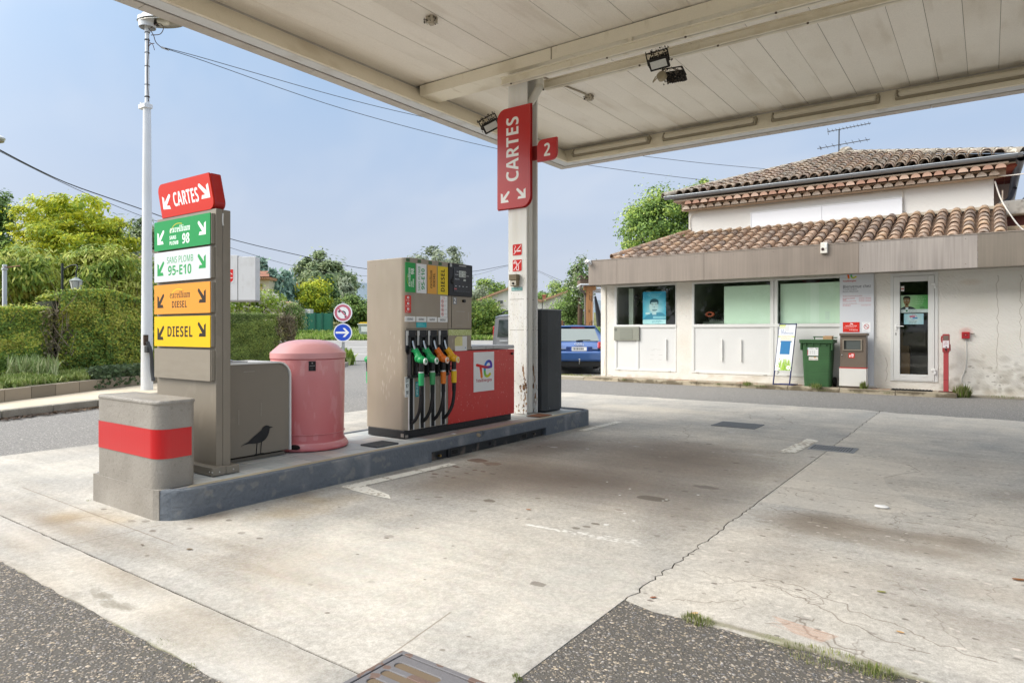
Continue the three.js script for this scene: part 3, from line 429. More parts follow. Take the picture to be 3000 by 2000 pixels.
{
  const t = thing('canopy', 'large flat cream canopy of long ceiling panels over the fuel island', 'canopy', [-4.9, 4.37, -7.1]);
  const XL = -6.6, XR = 7.9, ZF = -10.95, ZN = -2.3, YC = 4.715, W = .335;
  let i = 0;
  for (let x = XL; x < XR; x += W, i++) for (const [za, zb] of [[ZF, -7.22], [-6.88, ZN]]) {
    const w = Math.min(W, XR - x) - .005, g = uvBox(box(x + .0025, x + .0025 + w, YC, YC + .006, za, zb)); part(t, 'ceiling_panel', g, ceilMats[(i * 7 + (za < -8 ? 0 : 2)) % 5]).position.y -= ((i * 37) % 5) * .0011;
  }
  part(t, 'deck', box(XL - .1, XR + .1, 4.7225, 5.15, ZF - .07, ZN + .06), mat('#857c6c', .8));
  part(t, 'beam', [uvBox(box(-6.52, XR, 4.55, 4.70, -6.9, -6.86)), uvBox(box(-6.52, XR, 4.55, 4.58, -7.2, -6.9)), uvBox(box(-6.52, XR, 4.581, 4.70, -7.24, -7.2))], creamMat);
  part(t, 'beam_joint', [box(-4.335, -4.325, 4.552, 4.70, -6.858, -6.852), box(-1.2, -1.19, 4.552, 4.70, -6.858, -6.852)], mat('#9c9280', .7));
  // sloping inner boards, flat return, groove and outer lip on every side seen
  const run = (pts) => { const s = poly(pts); return s; };
  const prof = [[-6.42, 4.40], [-6.40, 4.41], [-6.62, 4.72], [-6.66, 4.72]];
  const alongZ = (p, z0, z1) => extrude(run(p), z1 - z0).translate(0, 0, z0);
  const alongX = (p, x0, x1) => extrude(run(p.map(([x, y]) => [-(x + 6.72 - 11.03) , y])), x1 - x0).rotateY(Math.PI / 2).translate(x0, 0, 0);   // the same profile on the far side
  part(t, 'inner_board', uvBox(alongZ(prof, -10.95, ZN)), creamMat); part(t, 'inner_board', uvBox(alongX(prof.map(([x, y]) => [x, y]), -6.62, XR).clone().scale(1, 1, 1)), creamMat);
  const ret = [[-6.42, 4.395], [-6.42, 4.42], [-6.585, 4.42], [-6.585, 4.395]], lip = [[-6.60, 4.40], [-6.60, 5.0], [-6.75, 5.0], [-6.75, 4.385], [-6.60, 4.385]], groove = [[-6.585, 4.41], [-6.585, 4.43], [-6.60, 4.43], [-6.60, 4.41]];
  part(t, 'return_board', uvBox(alongZ(ret, -10.73, ZN)), greyWhite); part(t, 'return_board', uvBox(alongX(ret, -6.585, XR)), greyWhite);
  part(t, 'groove', alongZ(groove, -10.9, ZN), mat('#3b342b', .9)); part(t, 'groove', alongX(groove, -6.59, XR), mat('#3b342b', .9));
  const lipM = new THREE.MeshPhysicalMaterial({ map: again(grime(37, [196, 190, 182], [136, 120, 102], .5), .7, .7), roughness: .5, side: THREE.DoubleSide });
  for (let z = -11.06; z < ZN; z += 1.98) part(t, 'fascia_strip', uvBox(alongZ(lip, z, Math.min(z + 1.974, ZN))), lipM);
  for (let x = -6.60; x < XR; x += 1.98) part(t, 'fascia_strip', uvBox(alongX(lip, x, Math.min(x + 1.974, XR))), lipM);
  part(t, 'near_fascia', uvBox(box(-6.75, XR + .1, 4.385, 5.0, ZN, ZN + .12)), lipM); part(t, 'end_fascia', uvBox(box(XR, XR + .1, 4.385, 5.0, -11.0, ZN)), lipM);
  // two channels slung under the beam
  const ch = (z, y0, y1, x0) => [box(x0, XR, y0, y1, z - .006, z + .006), box(x0, XR, y0, y0 + .012, z - .055, z + .035), box(x0, XR, y1 - .012, y1, z - .055, z + .035)].map((g) => uvBox(g));
  part(t, 'steel_channel', ch(-6.83, 4.375, 4.475, -5.06), creamMat); part(t, 'steel_channel', ch(-7.27, 4.385, 4.495, -4.70), creamMat);
  part(t, 'channel_bolts', [-4.9, -3.55, -2.62, -1.7, -.8].flatMap((x) => [cyl(.012, .012, .02, x, 4.36, -6.81, 6), cyl(.012, .012, .02, x + .2, 4.37, -7.25, 6)]), mat('#6d6355', .6, .5));
  // hangers to the beam
  part(t, 'hanger', [-3.3, -1.4, .6, 2.6].map((x) => box(x, x + .04, 4.475, 4.55, -6.9, -6.85)), creamMat);
}
function ceilingBox(label, x, z, y = 4.715) {
  const t = thing('junction_box', label, 'junction box', [x, y - .085, z]);
  part(t, 'box', [box(x - .05, x + .05, y - .07, y, z - .05, z + .05, .012), cyl(.032, .036, .02, x, y - .085, z, 12)], mat('#b5ab98', .7)); part(t, 'webs', foliage(5, 90, (r) => [x + (r() - .5) * .13, y - .02 - r() * .05, z + (r() - .5) * .13, 0, -1, 0], [.012, .03], [[.08, .07, .055]]), leafMat);
}
ceilingBox('grubby round junction box alone on the near ceiling panels', -5.0, -5.45);
ceilingBox('small junction box with a cable on the far ceiling beyond the column', -4.77, -8.6);
solo('cable_duct', 'thin cable duct running along the ceiling to the far junction box', 'cable', [rod([-4.78, 4.70, -8.5], [-5.0, 4.705, -7.3], .012)], mat('#a79d8a', .7));
{ // four fluorescent fittings on the far sloping board
  const spots = [[-6.33, -4.78], [-4.55, -2.98], [-2.76, -1.27], [-1.08, .6]];
  const lab = ['fluorescent batten light nearest the canopy corner', 'fluorescent batten light second from the canopy corner', 'fluorescent batten light above the aerial on the roof', 'fluorescent batten light at the top right picture edge'];
  spots.forEach(([a, b], i) => {
    const mid = (a + b) / 2, t = thing('batten_light', lab[i], 'light', [mid, 4.5, -10.78], 'batten lights along the canopy edge'), L = b - a;
    const tilt = (g) => g.rotateX(-.62).translate(mid, 4.565, -10.80);
    part(t, 'tray', tilt(new RoundedBoxGeometry(L, .155, .06, 2, .02)), mat('#8f8672', .6));
    part(t, 'diffuser', tilt(new THREE.CapsuleGeometry(.05, L - .16, 4, 12).rotateZ(Math.PI / 2).translate(0, -.012, .035)), new THREE.MeshPhysicalMaterial({ color: '#c9c0ab', roughness: .3, side: THREE.DoubleSide }));
    for (const s of [-1, 1]) part(t, 'end_cap', tilt(new RoundedBoxGeometry(.03, .13, .085, 2, .01).translate(s * (L / 2 - .02), 0, .02)), mat('#9b927e', .6));
  });
}
function floodlight(label, pos, rot) {
  const t = thing('floodlight', label, 'floodlight', pos, 'LED floodlights under the canopy'), b = pos, at = (g) => { const m = new THREE.Matrix4().makeRotationFromEuler(new THREE.Euler(...rot)); return g.scale(.84, .84, .84).applyMatrix4(m).translate(...b); };
  const black = mat('#211d19', .7);
  part(t, 'housing', [at(new RoundedBoxGeometry(.27, .16, .045, 2, .012)), ...Array.from({ length: 8 }, (_, i) => at(new THREE.BoxGeometry(.012, .14, .05).translate(-.105 + i * .03, .02, -.045)))], black);
  part(t, 'lens', at(plate(.215, .10, .004, print(108, 50, (g, w, h) => { g.fillStyle = '#d9dad6'; g.fillRect(0, 0, w, h); g.fillStyle = '#b9bab4'; for (let i = 0; i < 12; i++) for (let j = 0; j < 5; j++) g.fillRect(6 + i * 8.4, 6 + j * 8.6, 4, 4); })).translate(0, 0, .023)), printMat);
  part(t, 'bracket', [at(rod([-.145, 0, 0], [-.145, .15, -.03], .009)), at(rod([.145, 0, 0], [.145, .15, -.03], .009)), at(rod([-.145, .15, -.03], [.145, .15, -.03], .009))], black);
  part(t, 'dirt', foliage(17, 160, (r) => { const p = new THREE.Vector3((r() - .5) * .28, (r() - .2) * .18, -.03 - r() * .06).applyEuler(new THREE.Euler(...rot)); return [p.x, p.y, p.z, 0, 0, 0]; }, [.008, .025], [[.05, .04, .03], [.12, .10, .08]]).translate(...b), leafMat);
}
floodlight('floodlight with its pale LED face towards the viewer, under the channel', [-3.0, 4.24, -7.0], [.75, .1, 0]);
floodlight('floodlight turned away, its dirty black fins showing, below its neighbour', [-2.88, 4.13, -7.2], [.9, 3.0, 0]);
floodlight('small floodlight peeping out left of the tall red sign', [-5.48, 4.02, -7.15], [.6, .75, .1]);
part(scene.children[scene.children.length - 1], 'arm', [rod([-5.4, 4.1, -7.16], [-5.03, 4.12, -7.16], .015)], mat('#2a2622', .6));
solo('cable_box', 'round cream cable box with loose wires between the two floodlights', 'junction box', [new THREE.CylinderGeometry(.055, .055, .05, 16).rotateX(1.2).translate(-3.0, 4.12, -7.08), tube([[-3.06, 4.12, -7.05], [-3.09, 4.06, -7.04], [-3.04, 4.09, -7.03]], .006), tube([[-2.95, 4.15, -7.06], [-2.92, 4.3, -7.04], [-2.9, 4.38, -7.0]], .006)], mat('#a69a80', .7));

// ---------------------------------------------------------------- the column and what hangs on it
{
  const rust = canvasTex(256, 1024, (g, w, h) => {
    const r = rng(8); g.fillStyle = '#efeeea'; g.fillRect(0, 0, w, h);
    for (let i = 0; i < 260; i++) blob(g, r() * w, r() * h, 20 + r() * 50, 20 + r() * 80, r() < .5 ? '212,206,194' : '242,240,236', .12);
    for (let i = 0; i < 34; i++) { const y = h * (.84 + .16 * r()), x = r() < .55 ? w * (.82 + .18 * r()) : r() * w, k = 2 + r() * r() * 10; blot(g, r, x, y, k, k * 1.3, r() < .5 ? '#8a5a34' : '#a88458', 10, .6); blot(g, r, x + 2, y - 3, k * .5, k * .7, '#6a4128', 8, .6); }
    for (let i = 0; i < 240; i++) blot(g, r, r() * w, h * (.55 + .45 * r()), .8 + r() * 2, .8 + r() * 2.4, 'rgba(104,84,62,.7)', 7);
    g.strokeStyle = 'rgba(120,112,100,.5)'; g.lineWidth = 2; g.strokeRect(30, h * .665, w - 62, h * .09); g.fillStyle = 'rgba(150,142,128,.35)'; for (let i = 0; i < 30; i++) g.fillRect(30 + r() * (w - 70), h * .665 + r() * h * .09, 8 * r(), 3);
  }, { repeat: true });
  const cm = new THREE.MeshPhysicalMaterial({ map: rust, roughness: .5, side: THREE.DoubleSide }), uvCol = (g) => { g = uvBox(g); const u = g.attributes.uv; for (let i = 0; i < u.count; i++) { u.setX(i, u.getX(i) / .29 + 5.05 / .29); u.setY(i, (u.getY(i) - .2) / 4.35); } return g; };
  const t = thing('canopy_column', 'white painted steel H column with rust at its foot, holding the canopy', 'column', [-4.9, .2, -7.08]);
  part(t, 'front_flange', uvCol(box(-5.04, -4.752, .2, 4.56, -6.97, -6.945, .004)), cm);
  part(t, 'web', uvCol(box(-4.905, -4.885, .2, 4.56, -7.175, -6.97)), cm);
  part(t, 'rear_flange', uvCol(box(-5.04, -4.752, .2, 4.56, -7.2, -7.175, .004)), cm);
  part(t, 'drain_pipe', [uvCol(box(-4.875, -4.775, .2, 3.98, -7.125, -7.02, .02)), tube([[-4.825, 3.95, -7.07], [-4.825, 4.12, -7.07], [-4.72, 4.26, -7.08], [-4.66, 4.36, -7.09], [-4.66, 4.56, -7.09]], .052, 20, 14)], mat('#dedbd0', .45));
  part(t, 'pipe_collar', [tube([[-4.825, 4.04, -7.07], [-4.825, 4.08, -7.07]], .058, 2, 14), tube([[-4.66, 4.34, -7.09], [-4.66, 4.38, -7.09]], .058, 2, 14)], mat('#d2cebf', .5));
  part(t, 'rust_scale', foliage(23, 34, (r) => [-4.752 - .29 * r() * r(), .22 + r() * .5, -6.944, 0, 0, 4], [.012, .035], [[.20, .10, .045], [.12, .06, .03], [.3, .2, .11]], { up: 0, long: 1.2 }), leafMat);
}
solo('rust_plate', 'rusty flat iron plate on the island beside the column foot', 'plate', box(-4.66, -4.46, .2, .206, -7.08, -6.80), mat('#7a4e34', .9));
const RED = '#c01a18';
{
  const q = print(240, 600, (g, w, h) => {
    g.fillStyle = RED; g.fillRect(0, 0, w, h);
    g.save(); g.translate(w * .275, h * .745); g.rotate(-Math.PI / 2); words(g, 'CARTES', 0, 0, h * .655, w * .385, '#f4f2ee'); g.restore();
    arrow(g, w * .245, h * .885, w * .27, 0, '#f4f2ee'); arrow(g, w * .735, h * .865, w * .27, -Math.PI / 2, '#f4f2ee');
  });
  const t = thing('card_sign', 'tall red sign reading CARTES upwards with two white arrows', 'sign', [-4.925, 2.82, -6.93]);
  const s = rrShape(-5.18, -4.67, 2.82, 4.10, [0, .13, 0, .13]);
  part(t, 'sign_face', uvRegion(extrude(s, .028), q, -5.18, -4.67, 2.82, 4.10).translate(0, 0, -6.925), glossMat);
  part(t, 'backing', extrude(rrShape(-5.19, -4.66, 2.81, 4.11, [0, .13, 0, .13]), .012).translate(0, 0, -6.938), mat('#a11a1a', .5));
}
{
  const q = print(150, 140, (g, w, h) => { g.fillStyle = RED; g.fillRect(0, 0, w, h); words(g, '2', w * .34, h * .2, w * .36, h * .6, '#f2efe9'); });
  const t = thing('pump_number_sign', 'small red sign with a white 2 on the right of the column', 'sign', [-4.44, 3.355, -6.96]);
  part(t, 'sign_face', uvRegion(extrude(rrShape(-4.59, -4.305, 3.36, 3.63, [0, .085, 0, .085]), .04, .003), q, -4.59, -4.305, 3.36, 3.63).translate(0, 0, -6.975), glossMat);
  part(t, 'bracket', box(-4.752, -4.585, 3.40, 3.58, -7.0, -6.975, .004), mat('#8e2222', .5));
}
{
  const rounded = (g, w, h) => { g.fillStyle = '#e2e0d8'; g.fillRect(0, 0, w, h); g.fillStyle = '#d02626'; g.beginPath(); g.moveTo(w * .16, 2); g.lineTo(w - 2, 2); g.lineTo(w - 2, h * .84); g.quadraticCurveTo(w - 2, h - 2, w * .84, h - 2); g.lineTo(2, h - 2); g.lineTo(2, h * .16); g.quadraticCurveTo(2, 2, w * .16, 2); g.fill(); };
  const slash = (g, w, h) => { g.strokeStyle = '#d02626'; g.lineWidth = w * .13; g.beginPath(); g.moveTo(w * .12, h * .88); g.lineTo(w * .9, h * .12); g.stroke(); g.strokeStyle = '#fff'; g.lineWidth = w * .06; g.beginPath(); g.moveTo(w * .12, h * .88); g.lineTo(w * .9, h * .12); g.stroke(); };
  const a = print(96, 96, (g, w, h) => { rounded(g, w, h); g.fillStyle = '#fff'; g.fillRect(w * .2, h * .56, w * .68, h * .11); g.strokeStyle = '#fff'; g.lineWidth = w * .05; g.beginPath(); g.moveTo(w * .24, h * .5); g.bezierCurveTo(w * .1, h * .34, w * .42, h * .3, w * .26, h * .14); g.stroke(); slash(g, w, h); });
  const b = print(96, 96, (g, w, h) => { rounded(g, w, h); g.strokeStyle = '#fff'; g.lineWidth = w * .055; g.strokeRect(w * .44, h * .36, w * .2, h * .52); g.beginPath(); g.moveTo(w * .42, h * .4); g.lineTo(w * .42, h * .16); g.stroke(); for (let i = 1; i < 4; i++) { g.beginPath(); g.arc(w * .38, h * .36, w * .09 * i, 3.2, 4.6); g.stroke(); } slash(g, w, h); });
  const c = print(150, 40, (g, w, h) => { g.fillStyle = '#5d9c98'; g.fillRect(0, 0, w, h); words(g, 'pour nous appeler', 6, 4, w - 12, 14, '#dcecea'); words(g, 'appuyer puis relâcher', 6, 22, w - 12, 14, '#dcecea'); });
  tag(solo('warning_sticker', 'red no smoking sticker with a crossed out cigarette on the column', 'sticker', faceZ(-4.97, -4.823, 2.215, 2.362, -6.944, .003, a), printMat, 'warning stickers on the column'), 'red no smoking sticker with a crossed out cigarette on the column');
  solo('warning_sticker', 'red no phone sticker with a crossed out telephone on the column', 'sticker', faceZ(-4.97, -4.823, 2.012, 2.164, -6.944, .003, b), printMat, 'warning stickers on the column');
  solo('call_sticker', 'small teal sticker under the intercom on the column', 'sticker', faceZ(-4.985, -4.818, 1.765, 1.812, -6.944, .003, c), printMat);
  const t = thing('intercom', 'weathered beige intercom box with a black button on the column', 'intercom', [-4.915, 1.82, -6.92]);
  part(t, 'case', [box(-4.972, -4.862, 1.822, 1.966, -6.944, -6.885, .012)], mat('#8d8068', .7));
  part(t, 'hood', box(-4.978, -4.856, 1.90, 1.972, -6.944, -6.87, .006), mat('#7a6e58', .8));
  part(t, 'speaker_plate', box(-4.962, -4.875, 1.832, 1.892, -6.886, -6.882), mat('#c9c3b4', .5));
  part(t, 'button', new THREE.CylinderGeometry(.014, .016, .014, 16).rotateX(Math.PI / 2).translate(-4.918, 1.857, -6.877), mat('#1c1b1a', .4));
}
{ // dark cabinet behind the column
  const steel = new THREE.MeshPhysicalMaterial({ roughness: .62, metalness: .1, side: THREE.DoubleSide, map: again(pixelTex(256, 256, (u, v, x, y) => { const k = 66 + 26 * (fbm(u * 5, v * 2, 81, 4) - .5) + 26 * smooth(.6, .8, fbm(u * 4 + 9, v * 3, 82, 4)) + 8 * (hash2(x, y, 3) - .5); return [k, k + 3, k + 5]; }), 1, 1) });
  const t = thing('steel_cabinet', 'tall dark grey steel cabinet with bent corners behind the column', 'cabinet', [-4.88, .2, -7.41]);
  const s = poly([[-5.1, 7.24], [-4.72, 7.24], [-4.665, 7.30], [-4.665, 7.64], [-5.1, 7.64]]);
  part(t, 'shell', uvBox(plan(s, .215, 1.525, .004)), steel); part(t, 'top', plan(poly([[-5.1, 7.235], [-4.715, 7.235], [-4.66, 7.30], [-4.66, 7.645], [-5.1, 7.645]]), 1.525, 1.54), mat('#8f9394', .5, .2));
  part(t, 'foot', box(-5.09, -4.68, .2, .215, -7.63, -7.26), mat('#222426', .8));
  part(t, 'bolt', new THREE.SphereGeometry(.012, 8, 6).translate(-4.668, .245, -7.345), mat('#777', .4, .6));
}
// ---------------------------------------------------------------- fuel island
const kerbPaint = new THREE.MeshPhysicalMaterial({ roughness: .8, side: THREE.DoubleSide, bumpMap: again(pixelTex(256, 256, (u, v) => fbm(u * 26, v * 26, 91, 4), { srgb: false }), 1.6, 1.6), bumpScale: .008, map: pixelTex(1024, 256, (u, v, x, y) => { const a = fbm(u * 10, v * 3, 92, 5), b = vnoise(u * 34, v * 2, 93), s = smooth(.5, .8, a * .6 + b * .4), e = smooth(.62, .76, fbm(u * 40, v * 12, 94, 3)) * .3, n = 8 * (hash2(x, y, 3) - .5); return [[104, 110, 117], [150, 151, 150], [172, 163, 146]].reduce((p, q, i) => i === 0 ? q : p.map((k, j) => lerp(k, q[j], i === 1 ? s * .8 : e)), []).map((k) => k + n); }) });
kerbPaint.map.repeat.set(.36, 1.2);
const isl = new THREE.Group(); isl.name = 'fuel_island'; isl.userData.kind = 'structure'; scene.add(isl); bases.set(isl, [0, 0, 0]);
{
  const ev = new Evaluator(); ev.useGroups = false;
  const ring = rrShape(-5.46, -4.33, 2.2, 7.95, [.12, .20, .22, .16]); ring.holes.push(rrShape(-5.385, -4.405, 2.27, 7.875, .1));
  const a = new Brush(plan(ring, -.02, .2, .014, 12)), b = new Brush(box(-4.40, -4.2, -.1, .092, -6.737, -4.72)), chip = new Brush(new THREE.SphereGeometry(.1, 9, 7).scale(.55, .5, .8).rotateZ(.4).translate(-4.315, .185, -5.47));
  [a, b, chip].forEach((q) => q.updateMatrixWorld());
  const cut = ev.evaluate(ev.evaluate(a, b, SUBTRACTION), chip, SUBTRACTION);
  part(isl, 'kerb_ring', uvBox(cut.geometry), kerbPaint);
  part(isl, 'core', plan(rrShape(-5.39, -4.40, 2.265, 7.88, .1), 0, .178), mat('#6b6862', .95));
  const r = rng(404), tileMats = ['#c6c8c4', '#bdc1be', '#cccbc5', '#c3beb8', '#b9bbb9'].map((c) => mat(c, .55)), pinkMats = ['#b8aaa5', '#b0a29b'].map((c) => mat(c, .6));
  const tg = new RoundedBoxGeometry(.192, .016, .192, 1, .004), tgE = new RoundedBoxGeometry(.172, .016, .192, 1, .004);
  for (let i = 0; i < 5; i++) for (let j = 0; j < 28; j++) { const z = -2.375 - j * .1965, e = i === 4; piece(isl, 'paving_tile', e ? tgE : tg, i > 2 && z < -4.9 && z > -6.6 && r() < .8 ? pinkMats[(r() * 2) | 0] : tileMats[(r() * 5) | 0], [-5.285 + i * .1965 - (e ? .01 : 0), .186 + (r() - .5) * .0012, z], [0, 0, 0]); }
  part(isl, 'kerb_edge_wear', uvBox(new THREE.ExtrudeGeometry(poly([[-4.418, 2.4], [-4.372, 2.36], [-4.365, 3.2], [-4.37, 4.4], [-4.36, 5.3], [-4.375, 5.4], [-4.36, 5.6], [-4.362, 6.6], [-4.37, 7.5], [-4.42, 7.7]]), { depth: .0035, bevelEnabled: false }).rotateX(-Math.PI / 2).translate(0, .199, 0)), mat('#b3a68c', .9));
  part(isl, 'broken_concrete', new THREE.IcosahedronGeometry(.055, 2).scale(.5, .6, 1).translate(-4.372, .15, -5.47), mat('#9a8c74', .95));
  // steel plates in the recess
  const iron = new THREE.MeshPhysicalMaterial({ roughness: .55, metalness: .35, side: THREE.DoubleSide, map: again(pixelTex(256, 128, (u, v, x, y) => { const s = smooth(.55, .8, fbm(u * 12, v * 3, 111, 4)), n = 10 * (hash2(x, y, 7) - .5); return [lerp(48, 108, s) + n, lerp(50, 98, s) + n, lerp(52, 88, s) + n]; }), .8, 2) });
  const bars = [[-4.74, -4.98, -4.368], [-4.985, -5.42, -4.352], [-5.425, -6.4, -4.352], [-6.405, -6.72, -4.368]];
  bars.forEach(([z1, z0, x]) => part(isl, 'steel_plate', uvBox(box(x - .03, x, 0, .088, z0, z1, .004)), iron));
  part(isl, 'steel_lip', box(-4.36, -4.322, .088, .096, -6.737, -4.72, .002), mat('#3a3c3e', .6, .3));
  const vent = (z) => { part(isl, 'vent_frame', [box(-4.352, -4.345, .02, .026, z - .055, z + .055), box(-4.352, -4.345, .066, .072, z - .055, z + .055), box(-4.352, -4.345, .026, .066, z - .055, z - .049), box(-4.352, -4.345, .026, .066, z + .049, z + .055), ...[.036, .046, .056].map((y) => rod([-4.347, y, z - .05], [-4.347, y + .004, z + .05], .002))], mat('#4c4a46', .6, .4)); part(isl, 'vent_hole', box(-4.354, -4.351, .026, .066, z - .049, z + .049), mat('#0c0b0a', .9)); };
  vent(-5.08); vent(-6.3);
  const brass = mat('#a8905a', .35, .8); part(isl, 'bolt', new THREE.CylinderGeometry(.013, .013, .03, 10).rotateZ(Math.PI / 2).translate(-4.352, .04, -4.86), brass); part(isl, 'bolt', new THREE.CylinderGeometry(.013, .013, .03, 10).rotateZ(Math.PI / 2).translate(-4.352, .045, -6.52), mat('#77716a', .4, .6)); part(isl, 'bolt_hole', new THREE.CylinderGeometry(.018, .018, .006, 14).rotateZ(Math.PI / 2).translate(-4.35, .048, -5.66), mat('#101010', .8));
}
{ // concrete guard block with the red band
  const conc = new THREE.MeshPhysicalMaterial({ roughness: .9, side: THREE.DoubleSide, bumpMap: again(pixelTex(256, 256, (u, v) => fbm(u * 40, v * 40, 121, 3), { srgb: false }), 2, 2), bumpScale: .0022, map: again(pixelTex(512, 512, (u, v, x, y) => { const k = 146 + 34 * (fbm(u * 5, v * 5, 122, 5) - .5) + 14 * (hash2(x, y, 4) - .5), p = smooth(.74, .80, fbm(u * 48, v * 48, 123, 2)) * 9; return [k + 2 - p, k - 4 - p, k - 13 - p]; }), .9, .9) });
  const t = thing('guard_block', 'rough concrete guard block with a wide red reflective band at the island end', 'concrete block', [-4.9, 0, -2.35]);
  part(t, 'block', uvBox(plan(rrShape(-5.325, -4.45, 2.2, 2.47, [.03, .10, .06, .03]), .2, .77, 0, 12)), conc);
  part(t, 'cap', uvBox(plan(rrShape(-5.33, -4.445, 2.195, 2.475, [.03, .10, .06, .03]), .755, .788, .012, 12)), new THREE.MeshPhysicalMaterial({ color: '#ffffff', roughness: .55, side: THREE.DoubleSide, map: conc.map, bumpMap: conc.bumpMap, bumpScale: .006 }));
  part(t, 'plinth', uvBox(plan(poly([[-5.385, 2.195], [-4.5, 2.195], [-4.452, 2.21], [-4.452, 2.3], [-5.385, 2.47]]), -.01, .2, .0)), conc);
  const pts = [[-5.329, -2.5]]; for (let i = 0; i <= 6; i++) { const a = Math.PI + i / 6 * Math.PI / 2; pts.push([-5.295 + Math.cos(a) * .034, -(2.23 + Math.sin(a) * .034)]); } for (let i = 0; i <= 12; i++) { const a = -Math.PI / 2 + i / 12 * Math.PI / 2; pts.push([-4.55 + Math.cos(a) * .1035, -(2.30 + Math.sin(a) * .1035)]); } pts.push([-4.4465, -2.43]);
  const P = [], I = [], UV = []; let L = 0; pts.forEach(([x, z], i) => { if (i) L += Math.hypot(x - pts[i - 1][0], z - pts[i - 1][1]); const w = .004 * Math.sin(L * 9); P.push(x, .404 + w, z, x, .598 + w * .6, z); UV.push(L, 0, L, .2); if (i) { const k = i * 2; I.push(k - 2, k, k - 1, k - 1, k, k + 1); } });
  const g = new THREE.BufferGeometry(); g.setAttribute('position', new THREE.Float32BufferAttribute(P, 3)); g.setAttribute('uv', new THREE.Float32BufferAttribute(UV, 2)); g.setIndex(I); g.computeVertexNormals();
  part(t, 'red_band', g, new THREE.MeshPhysicalMaterial({ color: '#c4161b', roughness: .3, clearcoat: .3, side: THREE.DoubleSide, bumpMap: again(pixelTex(128, 8, (u) => .5 + .5 * Math.sin(u * 6.283 * 16), { srgb: false }), 6, 1), bumpScale: .0006 }));
}
const TAUPE = '#8c8375';
const taupeMat = new THREE.MeshPhysicalMaterial({ roughness: .42, metalness: .05, side: THREE.DoubleSide, map: again(pixelTex(512, 512, (u, v, x, y) => { const k = 1 + .10 * (fbm(u * 4, v * 2, 131, 4) - .5) + .03 * (hash2(x, y, 4) - .5) + .05 * smooth(.66, .74, fbm(u * 9, v * 5, 132, 3)); return [136 * k, 127 * k, 113 * k]; }), .7, .7) });
